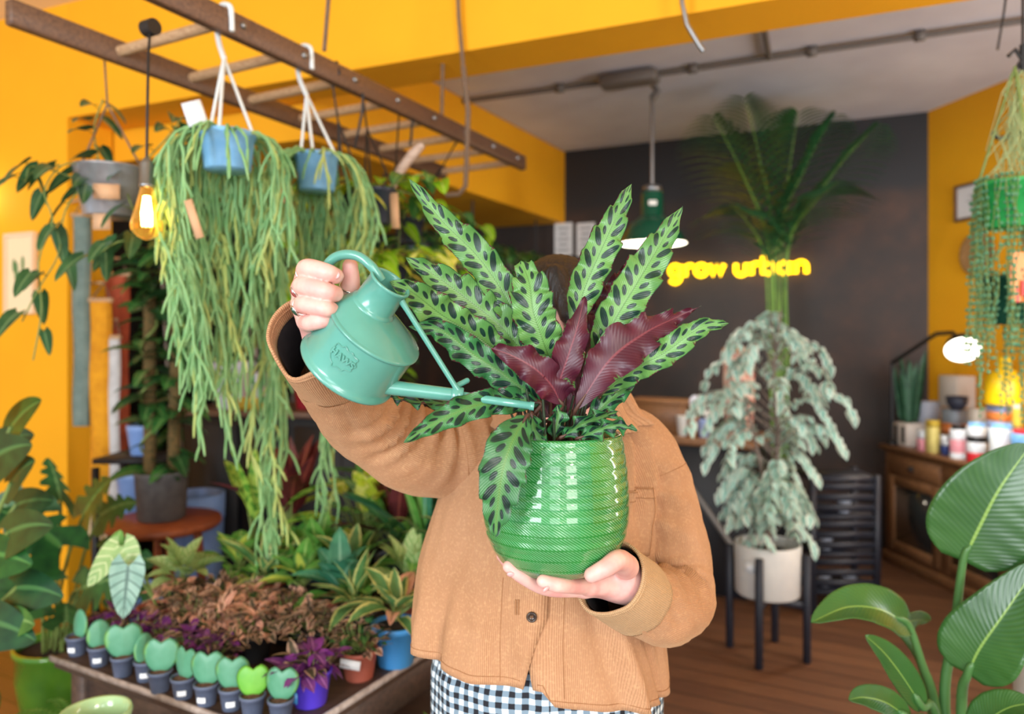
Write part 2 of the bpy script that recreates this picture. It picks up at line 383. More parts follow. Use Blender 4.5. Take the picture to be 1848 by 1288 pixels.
M['darkstalk'] = mat('dark_leaf_stalk', (52, 74, 46), .5, c2=(40, 42, 34), scale=60)
rng = random.Random(4)
def cal_leaf(pts, hw, foot, front='cal', back=False, tilt=.0, wavn=6.5, wamp=.0078, fold=.22, prof=None, seed=0):
    """pts: (px,py,depth) from tip to blade base; hw half width in metres; foot: where its stalk enters the soil"""
    mid = [P(*p) for p in pts][::-1]; sp = [Vector(q) for q in spline([tuple(p) for p in mid], 44)]
    mb = MB(); nv = 12; L = 0; rowsF = []; rowsB = []; uvs = []
    ca = Vector((0, 0, CZ))
    for i, p in enumerate(sp):
        u = i/43; d = (sp[min(i+1, 43)]-sp[max(i-1, 0)]).normalized()
        if i: L += (p-sp[i-1]).length
        nz = (ca-p).normalized(); x = d.cross(nz).normalized(); nz = x.cross(d).normalized()
        if tilt: q = Matrix.Rotation(tilt, 3, d); x = q @ x; nz = q @ nz
        w_ = (prof(u) if prof else min(1, (u/.22+.02)**.62)*min(1, ((1-u)/.42)**.72 if u < 1 else 0))
        rF = []; rB = []; uv = []
        for j in range(-nv, nv+1):
            v = j/nv; av = abs(v); ed = av**2.2*min(1, u*6)*min(1, (1-u)*5+.25)
            wv = math.sin(u*wavn*2*pi+(1.3 if v > 0 else 0)+seed)+.4*math.sin(u*wavn*3.4*pi+seed*2+v)
            off = wv*wamp*ed + fold*hw*w_*av*(1 if not back else .6)
            q = p+x*v*hw*w_*(1+.05*wv*av)+nz*off+d*(wv*.002*ed)
            rF.append(q); rB.append(q-nz*.0007*(1-av**6)); uv.append((L, v*.5+.5))
        rowsF.append(rF); rowsB.append(rB); uvs.append(uv)
    mb.grid(rowsF, uvs, m=1 if back else 0, flip=False); mb.grid(rowsB, uvs, m=0 if back else 1, flip=True)
    o = mb.build('leaf', [M[front], M['maroon']], hp)
    if foot:
        f = Vector(foot); b = sp[0]; k = (sp[1]-sp[0]).normalized()
        mid_ = f.lerp(b, .5)+Vector((0, 0, .01)); pts_ = [Vector(q) for q in spline([tuple(f), tuple(mid_), tuple(b-k*.004), tuple(sp[3])], 10)]
        mb = MB(); mb.tube(pts_, [.0024]*8+[.0018, .0008], 7); mb.build('leaf_stalk', M['petiole'], o)
    return o
def ft(a, r): return (pc.x+r*math.cos(a), pc.y+r*math.sin(a), 1.312)
cal_leaf([(738, 322, .93), (798, 398, .925), (862, 462, .93), (912, 535, .935), (948, 612, .94)], .0212, ft(2.6, .03), seed=.3)
cal_leaf([(732, 464, .92), (790, 500, .925), (850, 545, .93), (905, 590, .935), (955, 650, .94)], .0245, ft(2.9, .035), seed=1.1, tilt=.1)
cal_leaf([(703, 508, .862), (745, 528, .875), (800, 570, .90), (865, 610, .92), (925, 655, .935)], .0225, ft(3.1, .04), seed=2.0)
cal_leaf([(737, 589, .87), (795, 596, .885), (855, 640, .90), (915, 680, .91), (975, 728, .925)], .0190, ft(3.6, .035), seed=2.9, front='cal2', tilt=-.1)
cal_leaf([(940, 470, .915), (955, 510, .90), (962, 560, .895), (978, 610, .90), (995, 655, .915)], .0255, ft(1.9, .02), seed=.8, prof=lambda u: min(1, (u/.2+.02)**.6)*min(1, ((1-u)/.35)**.6))
cal_leaf([(1140, 331, .93), (1112, 392, .925), (1083, 455, .925), (1055, 520, .93), (1035, 590, .935)], .0208, ft(1.2, .02), seed=1.9)
cal_leaf([(1231, 373, .935), (1192, 440, .93), (1150, 510, .925), (1108, 580, .925), (1072, 655, .93)], .0248, ft(.6, .03), seed=3.1)
cal_leaf([(1140, 470, 1.0), (1110, 520, .995), (1080, 575, .985), (1060, 640, .97)], .017, ft(1.0, .04), back=True, seed=2.2)
cal_leaf([(1316, 583, .88), (1262, 592, .885), (1200, 636, .895), (1140, 668, .905), (1085, 712, .92)], .0168, ft(.2, .04), seed=4.2, wamp=.008, wavn=7)
cal_leaf([(1265, 552, .92), (1222, 572, .92), (1165, 600, .90), (1100, 650, .885), (1042, 735, .895)], .029, ft(-.4, .02), back=True, seed=.5, tilt=-.15, wavn=6, prof=lambda u: min(1, (u/.3+.03)**.7)*min(1, ((1-u)/.62)**1.35))
cal_leaf([(1055, 535, .90), (1042, 590, .89), (1026, 640, .888), (1010, 690, .895), (1008, 728, .905)], .0188, ft(4.7, .02), back=True, seed=1.5, wavn=4)
cal_leaf([(886, 628, .875), (925, 642, .875), (965, 665, .88), (995, 695, .89), (1012, 728, .90)], .0205, ft(4.2, .02), back=True, seed=2.6, tilt=.2, wavn=4)
cal_leaf([(728, 799, .83), (780, 766, .848), (850, 734, .872), (920, 722, .908), (972, 728, .918)], .0165, ft(3.5, .045), front='cal2', seed=3.6, wavn=6)
cal_leaf([(894, 968, .835), (898, 915, .83), (907, 850, .828), (925, 795, .84), (950, 752, .87)], .0268, ft(3.9, .05), front='cal2', seed=5, wamp=.0025, fold=.12, tilt=-.15, prof=lambda u: min(1, (u/.30+.02)**.6)*min(1, ((1-u)/.45)**.7))
cal_leaf([(690, 712, .93), (740, 724, .935), (800, 728, .94), (870, 735, .945), (930, 742, .945)], .010, ft(3.0, .05), front='cal2', seed=1.0, tilt=.8)
cal_leaf([(1150, 776, .865), (1118, 767, .87), (1085, 774, .872), (1045, 790, .885)], .0105, ft(5.6, .045), front='cal2', seed=.2, tilt=.5, wavn=4)
cal_leaf([(1116, 742, .90), (1085, 752, .89), (1050, 765, .885), (1015, 788, .89)], .0125, ft(5.3, .04), front='cal2', seed=2.8, tilt=.6, wavn=4)
cal_leaf([(1148, 688, .93), (1122, 706, .925), (1092, 730, .92), (1060, 765, .92)], .0135, ft(.0, .04), front='cal2', seed=.9, tilt=-.3, wavn=4)
cal_leaf([(992, 800, .87), (975, 792, .875), (965, 775, .88), (960, 750, .89)], .012, ft(4.2, .04), front='cal2', seed=1.9, tilt=.4, wavn=3)
cal_leaf([(1005, 730, .90), (1008, 748, .90), (1004, 768, .90), (1000, 790, .902)], .011, ft(4.7, .03), front='cal2', seed=1.2, tilt=.4, wavn=3)
for pts, hw, ang, sd in (([(968, 610, .985), (975, 650, .975), (986, 700, .965), (998, 745, .955)], .021, 2.0, .4), ([(1078, 622, .985), (1062, 660, .975), (1045, 705, .965), (1030, 748, .955)], .023, 1.0, 1.4), ([(930, 690, .965), (955, 705, .96), (978, 728, .955), (992, 752, .95)], .017, 2.8, 2.2), ([(1022, 640, .99), (1020, 680, .98), (1016, 720, .97), (1014, 758, .96)], .022, 1.5, 3.0)):
    cal_leaf(pts, hw, ft(ang, .03), back=True, seed=sd, wavn=4)
mb = MB()
for k in range(34):
    a = rng.uniform(0, 2*pi); r = rng.uniform(.01, .05); f = Vector(ft(a, r)); h = rng.uniform(.045, .085)
    mb.tube([f, f+Vector((math.cos(a)*.006, math.sin(a)*.006, h*.5)), f+Vector((math.cos(a)*.016, math.sin(a)*.016, h))], [.0023, .002, .0014], 6)
mb.build('stalk_clump', M['darkstalk'], hp)
# ------------------------------------------------------------------ hero: watering can
t = NT('sage_green_plastic'); t.col(t.mix(t.ramp(t.noise(30), .3, .7), lin((92, 160, 145)), lin((86, 152, 138)))); t.set(Roughness=.24, Coat_Weight=.35, Coat_Roughness=.08); t.bump(t.noise(60, detail=1), .04, .001); M['can'] = t.m
M['can_shade'] = mat('can_inside_shade', (36, 66, 58), .5)
Bc = P(625, 666, .90); az = Vector((.60, -.34, .724)).normalized(); ax = Vector((.77, 0, -.64)); ax = (ax-az*ax.dot(az)).normalized(); ay = az.cross(ax)
MC = Matrix((ax, ay, az)).transposed()
wc = thing('watering_can', 'small sage green watering can tilted to pour, gripped by its looped handle', 'watering can', tuple(Bc))
mb = MB(); fn = lambda q: q
prof = [(.0, .003), (.05, .003), (.058, .0), (.0625, .0015), (.0632, .004), (.0615, .0065), (.0598, .0085), (.0588, .012), (.0588, .03), (.0584, .0625), (.0584, .0635), (.0606, .0642), (.0614, .0660), (.0606, .0678), (.0580, .0686), (.0572, .0690)]
mb.lathe(prof, 72, Bc, MC)
rows = []
for i in range(9):
    k = i/8; r = .0572+(.0285-.0572)*k; cx = -.0185*k; z = .0690+(.0872-.0690)*k+.0012*math.sin(pi*k)
    rows.append([Bc+MC @ Vector((cx+r*math.cos(2*pi*j/72), r*math.sin(2*pi*j/72), z)) for j in range(72)])
mb.grid(rows, None, True); mb.build('body', M['can'], wc)
mb = MB(); nc = Bc+MC @ Vector((-.0185, 0, 0))
mb.lathe([(.0285, .0868), (.0283, .0890), (.0262, .0905), (.0252, .092), (.0246, .1215), (.0258, .1225), (.0264, .1245), (.0258, .1262), (.0243, .1265), (.0228, .124), (.0226, .0960), (.0226, .090)], 56, nc, MC); mb.build('neck', M['can'], wc)
mb = MB(); mb.lathe([(.0226, .0960), (.001, .0955)], 40, nc, MC); mb.build('neck_shade_disc', M['can_shade'], wc)  # disc inside the neck, shade of the hollow put into its dark colour
hpt = spline([(688, 505, .856), (681, 494, .853), (668, 478, .851), (648, 463, .853), (625, 459, .857), (604, 465, .862), (588, 482, .866), (578, 510, .870), (571, 545, .876), (567, 575, .882), (569, 597, .888)], 48)
mb = MB(); mb.tube([P(*q) for q in hpt], [.0058]*48, 14); mb.build('handle', M['can'], wc)
s0 = P(696, 698, .885); s1 = P(824, 713, .888); s2 = P(964, 733, .880)
mb = MB(); mb.tube([s0, s0.lerp(s1, .5), s1], [.0092, .0086, .0080], 20)
dv = (s1-s0).normalized(); mb.tube([s1-dv*.006, s1-dv*.005, s1+dv*.007, s1+dv*.008], [.009, .0102, .0102, .009], 20)
mb.tube([s1, s1.lerp(s2, .5), s2-(s2-s1).normalized()*.006, s2-(s2-s1).normalized()*.0055, s2], [.0056, .0050, .0046, .0054, .0054], 16); mb.build('spout', M['can'], wc)
mb = MB(); b0 = P(724, 542, .858); b1 = P(826, 704, .885); mb.tube([b0, b0.lerp(b1, .1), b0.lerp(b1, .93), b1], [.0042, .0034, .0034, .0046], 12); mb.build('brace', M['can'], wc)
mb = MB(); b0 = P(822, 697, .892); b1 = P(846, 685, .90); mb.tube([b0, b0.lerp(b1, .9), b1], [.0036, .0036, .0025], 10); mb.build('stub', M['can'], wc)
# raised leaf badge with its lettering, wrapped on the body
def wrap(x, y, h, r=.0592, th0=-1.585, z0=.041):
    a = th0+x/r; return Bc+MC @ Vector(((r+h)*math.cos(a), (r+h)*math.sin(a), z0+y))
out = [(-.006, -.019), (0, -.0135), (.008, -.0150), (.0095, -.0100), (.0175, -.0085), (.0165, -.0035), (.0200, .0015), (.0155, .0050), (.0175, .0110), (.0105, .0115), (.0060, .0150), (.0015, .0120), (-.005, .0165), (-.0085, .0110), (-.0165, .0120), (-.0165, .0060), (-.0185, .0000), (-.0160, -.0065), (-.0120, -.0120), (-.0065, -.0140)]
out = [(x*.92, y*.92) for x, y in out]
mb = MB(); pts = []
ring = []
for p_, q_ in zip(out, out[1:]+out[:1]): ring += [(p_[0]+(q_[0]-p_[0])*k, p_[1]+(q_[1]-p_[1])*k) for k in (0, .33, .67)]
ring = [tuple(sum(ring[(i+k) % len(ring)][e_]*w_ for k, w_ in ((-1, .25), (0, .5), (1, .25))) for e_ in (0, 1)) for i in range(len(ring))]
mb.tube([wrap(q[0], q[1], .0002) for q in ring]+[wrap(ring[0][0], ring[0][1], .0002)], .00065, 6)
cu = bpy.data.curves.new('letters', 'FONT'); cu.body = 'HAWS'; cu.size = .0112; cu.extrude = .0012; cu.bevel_depth = .00015; cu.offset = .00030; cu.align_x = 'CENTER'; cu.align_y = 'CENTER'; cu.resolution_u = 3
tmp = bpy.data.objects.new('letters', cu); C.objects.link(tmp); me = bpy.data.meshes.new_from_object(tmp.evaluated_get(bpy.context.evaluated_depsgraph_get()))
mb.raw([wrap(p.co.x*.98, p.co.y, p.co.z+.0002) for p in me.vertices], [tuple(q.vertices) for q in me.polygons])
bpy.data.objects.remove(tmp); bpy.data.meshes.remove(me); bpy.data.curves.remove(cu)
o = mb.build('embossed_badge', M['can'], wc); o['label'] = 'raised maple leaf outline with lettering'; autosmooth(o, 30)
# ------------------------------------------------------------------ the person behind the plant
pr = thing('person', 'person in tan corduroy jacket and checked trousers hiding behind a plant while watering it', 'person', (.07, 1.24, 0))
t = NT('fair_skin'); f = t.noise(40, detail=3); t.col(t.mix(t.ramp(f, .35, .65), lin((236, 190, 178)), lin((226, 166, 158)))); t.set(Roughness=.48, Subsurface_Weight=.12, Subsurface_Scale=.006); t.b.inputs['Subsurface Radius'].default_value = (1, .35, .2); t.bump(t.noise(420, detail=2), .12, .0006); M['skin'] = t.m
def X(*q): return tuple(P(*q))
def chain(p, pts, rad):
    sp = spline([tuple(q)+(r,) for q, r in zip(pts, rad)], 14); d = None
    for q0, q1 in zip(sp, sp[1:]):
        e = sd_cone(p, q0[:3], q1[:3], q0[3], q1[3]); d = e if d is None else np.minimum(d, e)
    return d
# right hand gripping the can handle
RF = [([X(553, 500, .905), X(554, 484, .860), X(588, 491, .842), X(606, 498, .850)], [.0115, .0112, .0103, .0092]),
      ([X(545, 522, .900), X(548, 515, .856), X(586, 525, .838), X(605, 530, .848)], [.0118, .0113, .0104, .0094]),
      ([X(545, 552, .900), X(549, 549, .856), X(583, 556, .838), X(598, 559, .847)], [.0112, .0106, .0098, .0090]),
      ([X(556, 580, .900), X(556, 583, .862), X(579, 579, .845), X(590, 577, .852)], [.0105, .0098, .0088, .0082])]
RT = ([X(602, 588, .925), X(626, 548, .908), X(633, 512, .892), X(632, 480, .884)], [.015, .0125, .0112, .0092])
wr = X(592, 612, .94); el = X(655, 772, 1.13); sh_r = X(872, 816, 1.25)
def hand_r(p):
    palm = None
    for pts, _ in RF:
        e = sd_cone(p, pts[0], wr, .0125, .021); palm = e if palm is None else smin(palm, e, .012)
    palm = smin(palm, sd_cone(p, X(575, 520, .918), X(588, 585, .925), .016, .018), .012)
    d = smin(palm, sd_cone(p, wr, el, .024, .030), .02); out = d
    for pts, rad in RF: out = np.minimum(out, smin(d, chain(p, pts, rad), .006))
    return np.minimum(out, smin(d, chain(p, *RT), .010))
LF = [([X(1062, 1058, .94), X(1016, 1056, .890), X(996, 1053, .882), X(980, 1048, .880)], [.0105, .0092, .0088, .0078]),
      ([X(1055, 1062, .965), X(990, 1062, .930), X(945, 1042, .905), X(918, 1022, .902)], [.0108, .0094, .0086, .0076]),
      ([X(1050, 1062, .99), X(985, 1058, .975), X(930, 1028, .955), X(906, 1002, .946)], [.0105, .0092, .0084, .0074]),
      ([X(1050, 1056, 1.015), X(1000, 1052, 1.01), X(950, 1030, 1.0), X(925, 1008, .99)], [.0098, .0084, .0078, .0070])]
LT = ([X(1130, 1022, .95), X(1116, 1010, .892), X(1092, 1025, .872), X(1068, 1037, .874)], [.0165, .0125, .0108, .0092])
wl_ = X(1128, 1050, .985); el_l = X(1228, 1112, 1.17); sh_l = X(1146, 822, 1.25)
def hand_l(p):
    palm = None
    for pts, _ in LF:
        e = sd_cone(p, pts[0], wl_, .0115, .019); palm = e if palm is None else smin(palm, e, .012)
    d = smin(palm, sd_cone(p, wl_, el_l, .023, .036), .02); out = d
    for pts, rad in LF: out = np.minimum(out, smin(d, chain(p, pts, rad), .006))
    return np.minimum(out, smin(d, chain(p, *LT), .010))
hd = np.array(P(1008, 592, 1.275))
def head(p):
    q = p-hd
    d = smin(sd_ell(q, (0, .012, .022), (.074, .092, .092)), sd_ell(q, (0, -.022, -.045), (.055, .062, .066)), .03)
    d = smin(d, sd_cone(q, (0, -.082, .006), (0, -.103, -.022), .008, .0115), .012)          # nose
    d = smin(d, sd_ell(q, (0, -.072, -.092), (.024, .016, .014)), .02)                        # chin
    for sx in (-1, 1):
        d = smin(d, sd_ell(q, (.031*sx, -.072, .024), (.024, .010, .006)), .012)              # brow
        d = -smin(-d, sd_ell(q, (.031*sx, -.090, .006), (.016, .014, .010)), .010)            # eye socket
        d = smin(d, sd_ell(q, (.031*sx, -.071, .006), (.0125, .0125, .0115)), .003)           # eye
        d = smin(d, sd_ell(q, (.040*sx, -.060, -.022), (.022, .018, .018)), .02)              # cheek
        d = smin(d, sd_ell(q, (.077*sx, .010, -.002), (.008, .018, .030)), .006)              # ear
    d = smin(d, sd_ell(q, (0, -.083, -.052), (.022, .008, .0048)), .004); d = smin(d, sd_ell(q, (0, -.081, -.062), (.019, .008, .0052)), .004)
    return smin(d, sd_cone(q, (0, .015, -.05), (0, .01, -.22), .050, .062), .03)
def trunk(p):
    d = sd_ell(p, (.07, 1.255, 1.19), (.14, .09, .20)); d = smin(d, sd_ell(p, (.06, 1.25, .93), (.155, .105, .17)), .06)
    d = smin(d, sd_cone(p, tuple(hd+np.array((0, .01, -.2))), (.07, 1.25, 1.26), .06, .09), .05)
    d = smin(d, sd_cone(p, (.07, 1.255, 1.25), sh_r, .06, .040), .03); d = smin(d, sd_cone(p, sh_r, el, .036, .030), .02)
    d = smin(d, sd_cone(p, (.07, 1.255, 1.25), sh_l, .06, .040), .03); d = smin(d, sd_cone(p, sh_l, el_l, .040, .034), .02)
    for sx in (-1, 1):
        d = smin(d, sd_cone(p, (.06+.085*sx, 1.25, .86), (.06+.10*sx, 1.25, .48), .080, .052), .04)
        d = smin(d, sd_cone(p, (.06+.10*sx, 1.25, .48), (.06+.105*sx, 1.27, .09), .052, .036), .02)
        d = smin(d, sd_cone(p, (.06+.105*sx, 1.27, .05), (.06+.12*sx, 1.10, .035), .036, .026), .02)
    return d
mb = MB()
def bb(chains, pad=.03):
    a = np.array(chains); return a.min(0)-pad, a.max(0)+pad
lo, hi = bb([q for c_, _ in RF for q in c_]+[q for q in RT[0]]+[wr]); mb.raw(*snets(hand_r, lo, hi+np.array((.01, .05, .0)), .002))
lo, hi = bb([q for c_, _ in LF for q in c_]+[q for q in LT[0]]+[wl_]); mb.raw(*snets(hand_l, lo, hi+np.array((.02, .03, .0)), .002))
mb.raw(*snets(head, hd-np.array((.1, .13, .24)), hd+np.array((.1, .13, .14)), .004))
mb.raw(*snets(trunk, (-.42, 1.0, .0), (.42, 1.42, 1.48), .010))
mb.build('body', M['skin'], pr)
M['eyewhite'] = mat('eye_white', (232, 228, 224), .2); M['iris'] = mat('brown_iris', (62, 42, 32), .15)
for sx in (-1, 1):
    q = Vector(hd)+Vector((.031*sx, -.0735, .006)); mb = MB(); mb.ball(q, .0112, 14); o = mb.build('eye', M['eyewhite'], pr); mb = MB(); mb.ball(q+Vector((0, -.0082, -.001)), .0052, 12, sc=(1, .7, 1)); mb.build('iris', M['iris'], o)
    mb = MB(); mb.tube([Vector(hd)+Vector((sx*x, y, z)) for x, y, z in ((.014, -.083, .027), (.030, -.083, .032), (.048, -.073, .028))], [.002, .003, .0012], 6); mb.build('eyebrow', M['hair'] if 'hair' in M else M['iris'], pr)
M['nail'] = mat('fingernail', (232, 176, 176), .25)
def nail(tip, prev, nrm, w_, l_):
    mb = MB(); a = Vector(tip); d = (a-Vector(prev)).normalized(); n_ = Vector(nrm); n_ = (n_-d*n_.dot(d)).normalized(); x = d.cross(n_)
    mb.ball(tuple(a), 1, 12, sc=(1, 1, 1), M=Matrix((x*w_, d*l_, n_*.0022)).transposed()); return mb
p_ = Vector(X(604, 498, .850)); nail(p_+Vector((.002, -.0088, .001)), X(588, 491, .842), (.25, -1, .1), .0055, .0068).build('fingernail', M['nail'], pr)
p_ = Vector(X(986, 1051, .880)); nail(p_+Vector((0, -.0064, -.0052)), X(1000, 1053, .882), (0, -.8, -.6), .0046, .006).build('fingernail', M['nail'], pr)
p_ = Vector(X(924, 1026, .902)); nail(p_+Vector((-.001, -.0060, -.0050)), X(945, 1042, .905), (-.1, -.8, -.6), .0046, .006).build('fingernail', M['nail'], pr)
# rings
M['silver'] = mat('silver', (214, 212, 208), .18, 1.0); M['green_stone'] = mat('green_stone', (16, 70, 52), .1, coat=1); M['red_stone'] = mat('red_stone', (140, 66, 62), .15, coat=1)
def ring_on(c, axis, r, stone=None, sdir=(-.5, -.8, -.3)):
    mb = MB(); x, y = frame(Vector(axis)); c = Vector(c)
    mb.tube([c+x*r*math.cos(a)+y*r*math.sin(a) for a in np.linspace(0, 2*pi, 33)], .0011, 8, cap=False)
    o = mb.build('finger_ring', M['silver'], pr)
    if stone:
        sd = Vector(sdir).normalized(); d = Vector(axis).normalized(); sd = (sd-d*sd.dot(d)).normalized(); z = d.cross(sd)
        mb = MB(); mb.ball(tuple(c+sd*(r+.0008)), 1, 14, M=Matrix((d*.0042, z*.0066, sd*.0030)).transposed()); mb.build('gemstone', stone, o)
        mb = MB(); q = c+sd*(r+.0002); mb.tube([q+d*.0046*math.cos(a)+z*.0070*math.sin(a) for a in np.linspace(0, 2*pi, 25)], .0011, 6, cap=False); mb.build('stone_setting', M['silver'], o)
def mid3(pts, i, k): return Vector(pts[i]).lerp(Vector(pts[i+1]), k)
for pts, k, st_, rr in ((RF[0][0], .62, None, .0122), (RF[1][0], .72, M['red_stone'], .0124), (RF[2][0], .70, M['green_stone'], .0118)):
    c_ = mid3(pts, 0, k); ring_on(c_, Vector(pts[1])-Vector(pts[0]), rr, st_, (-.75, -.3, -.6))
ring_on(mid3(RT[0], 1, .85), Vector(RT[0][2])-Vector(RT[0][1]), .0124)
# hair
t = NT('dark_brown_hair'); f = t.noise(8, t.scaled((26, 26, 2.2)), 4); t.col(t.mix(t.ramp(f, .35, .65), lin((34, 28, 32)), lin((14, 12, 15)))); t.bump(f, .9, .004); t.set(Roughness=.42); M['hair'] = t.m
def hair(p):
    q = p-hd
    cap_ = np.maximum(sd_ell(q, (0, .014, .026), (.084, .103, .103)), -sd_ell(q, (0, -.085, -.050), (.060, .075, .085)))
    d = smin(cap_, sd_cone(q, (-.070, .01, .02), (-.088, .005, -.20), .020, .024), .02)
    d = smin(d, sd_cone(q, (.070, .03, .02), (.075, .06, -.17), .018, .024), .02)
    d = smin(d, sd_ell(q, (0, .075, -.10), (.078, .036, .15)), .03)
    d = smin(d, sd_cone(q, (-.012, -.070, .085), (.008, -.098, .02), .018, .012), .012); d = smin(d, sd_cone(q, (.008, -.098, .02), (.016, -.102, -.02), .011, .003), .008)
    return d + .0007*np.sin(q[:, 0]*520+q[:, 2]*20+np.sin(q[:, 2]*25)*.8)
mb = MB(); mb.raw(*snets(hair, hd-np.array((.14, .14, .30)), hd+np.array((.14, .16, .15)), .0038)); mb.build('hair', M['hair'], pr)
# ---- jacket
def corduroy(name, c1, c2, c3, per=.0026):
    t = NT(name); u, v = t.uv(); s = t.math('SINE', t.math('MULTIPLY', u, 2*pi/per)); f = t.noise(9, detail=4); g = t.noise(240, detail=2)
    c = t.mix(t.ramp(f, .35, .65), lin(c1), lin(c2)); c = t.mix(t.math('MULTIPLY', t.ramp(s, -.2, -1.0), .42), c, lin(c3)); c = t.mix(t.math('MULTIPLY', t.ramp(g, .5, .75), .25), c, lin((232, 190, 140)))
    t.col(c); h = t.math('ADD', t.math('MULTIPLY', s, .5), t.math('MULTIPLY', f, 5.0)); t.bump(t.math('ADD', t.math('MULTIPLY', s, .35), t.noise(60, detail=3)), .45, .0016)
    t.set(Roughness=.85, Sheen_Weight=.35, Sheen_Roughness=.4, Specular_IOR_Level=.2); t.b.inputs['Sheen Tint'].default_value = lin((240, 205, 160))+(1,); return t.m
M['cord'] = corduroy('tan_corduroy', (192, 146, 110), (180, 134, 98), (132, 92, 62)); M['cord2'] = corduroy('pale_cuff_corduroy', (192, 160, 122), (180, 146, 108), (136, 102, 72))
M['cord_in'] = mat('brown_jacket_lining', (120, 76, 44), .9, c2=(98, 60, 36), scale=60); M['black_knit'] = mat('black_undershirt', (20, 18, 22), .9, c2=(28, 26, 30), scale=80)
M['thread'] = mat('brown_stitching', (160, 112, 72), .8)
cyT = 1.24
#      z      xl(px) xr(px)  ry    cy
TS = [(.885, 747, 1206, .150, 1.235), (.955, 749, 1200, .150, 1.237), (1.0, 752, 1196, .148, 1.238), (1.092, 769, 1190, .142, 1.24), (1.185, 796, 1184, .136, 1.242), (1.235, 822, 1178, .130, 1.245),
      (1.285, 850, 1163, .112, 1.25), (1.315, 885, 1138, .092, 1.256), (1.336, 926, 1112, .074, 1.26), (1.352, 940, 1096, .066, 1.262)]
def tsec(z):
    z = max(.885, min(1.352, z))
    for a, b in zip(TS, TS[1:]):
        if z <= b[0]+1e-9:
            k = (z-a[0])/(b[0]-a[0]); return [a[i]+(b[i]-a[i])*k for i in range(5)]
def S(th, z, off=0.0):
    """jacket torso: th=0 faces the camera, grows to the wearer's left (picture right)"""
    zz, xl, xr, ry, cy = tsec(z); x0 = ((xl+xr)/2-CX)/F*cy; rx = (xr-xl)/2/F*cy
    e = .86; s, c = math.sin(th), math.cos(th)
    x = math.copysign(abs(s)**e, s); y = math.copysign(abs(c)**e, c)
    n1 = noise.noise(Vector((th*2.1+3, z*5.0, .3))); n2 = noise.noise(Vector((th*5.0+z*6, z*3.2, 4.1)))
    low = max(0, min(1, (1.16-z)/.2)); d = .012*n1+.008*n2
    d += .009*math.sin(th*9+z*14)*low*math.exp(-((th-.35)/.7)**2)
    for (a, b, w_, am) in ((.32, 1.6, .07, .020), (.52, 2.4, .06, -.016), (-.35, -.6, .10, .010), (-.75, -.9, .08, -.012), (-1.05, -.5, .09, .010)):
        d += am*math.exp(-((th-a-b*(1.12-z))/w_)**2)*low
    for (a, b, w_, am) in ((.70, 1.1, .06, .014), (.88, 1.3, .05, -.015), (1.05, 1.2, .06, .014)):
        d += am*math.exp(-((th-a-b*(z-1.23))/w_)**2)*max(0, min(1, (z-1.16)/.06))
    k = 1+off
    return Vector((x0+(rx+d+off)*x, cy-(ry+d+off)*y, z))
def hem(th):
    s = math.sin(th); z = .917-.036*s if th >= 0 else .938-.022*s
    return z+.010*(1 if False else 0)-.004*math.cos(2*th)
def slit(side, z):
    """front edge angle of each panel by height"""
    if side < 0:                      # picture left panel, lies on top
        k = max(0, min(1, (1.045-z)/.115)); return .012-.13*k
    k = max(0, min(1, (1.02-z)/.10)); return -.10+.055*k
jk = None
mb = MB(); NZ = 54
def panel(mb, th0f, th1, n, off, flip=False):
    rows = []; uvs = []
    for i in range(NZ+1):
        k = i/NZ; row = []; uv = []
        for j in range(n+1):
            f = j/n
            zt = 1.352; zb = hem(th0f(1.0)*(1-f)+th1*f); z = zb+(zt-zb)*k
            th = th0f(z)*(1-f)+th1*f
            row.append(S(th, z, off)); uv.append((th*.2, z))
        rows.append(row); uvs.append(uv)
    mb.grid(rows, uvs, flip=flip)
panel(mb, lambda z: slit(-1, z), -pi, 70, .003, True); panel(mb, lambda z: slit(1, z), pi, 70, .0, False)
jk = mb.build('jacket_body', [M['cord']], pr)
so = jk.modifiers.new('thickness', 'SOLIDIFY'); so.thickness = .0024; so.offset = -1
# stitched placket lines, hem stitching, pocket, buttonhole
mb = MB()
for side, dth in ((-1, -.27), (1, .10)):
    pts = [S(dth, z, .0034 if side < 0 else .0004) for z in np.linspace(.945 if side < 0 else .925, 1.10, 40)]; mb.tube(pts, .0005, 5)
for a, b, o_ in ((-1.5, -.13, .0034), (-.03, 1.5, .0004)):
    mb.tube([S(th, hem(th)+.011, o_) for th in np.linspace(a, b, 60)], .0006, 5)
mb.build('stitching', M['thread'], jk)
mb = MB(); zt, zb = P(1134, 886, 1.13).z, P(1150, 1010, 1.13).z
rows = []; uvs = []
for i in range(17):
    z = zb+(zt-zb)*i/16; r = []; uv = []
    for j in range(17):
        th = .55+(.985-.55)*j/16-.03*(1-i/16); r.append(S(th, z, .0035+(.0012 if i > 13 else 0))); uv.append((th*.2+.0012, z))
    rows.append(r); uvs.append(uv)
mb.grid(rows, uvs); o = mb.build('chest_pocket', [M['cord']], jk); so = o.modifiers.new('thickness', 'SOLIDIFY'); so.thickness = .003; so.offset = -1
mb = MB(); q = [(.562, zt-.004), (.985, zt-.004)]; mb.tube([S(.555+.43*k, zt-.002, .0058) for k in np.linspace(0, 1, 20)], .0006, 5); mb.tube([S(.555+.43*k, zt-.016, .0056) for k in np.linspace(0, 1, 20)], .0005, 5); mb.tube([S(.983-.03*k, zt-(zt-zb)*k, .0048) for k in np.linspace(0, 1, 20)], .0006, 5); mb.tube([S(.525+.43*k, zb, .0042) for k in np.linspace(0, 1, 20)], .0005, 5); mb.build('pocket_stitching', M['thread'], o)
M['button'] = mat('dark_horn_button', (70, 56, 46), .25, c2=(40, 32, 28), scale=120)
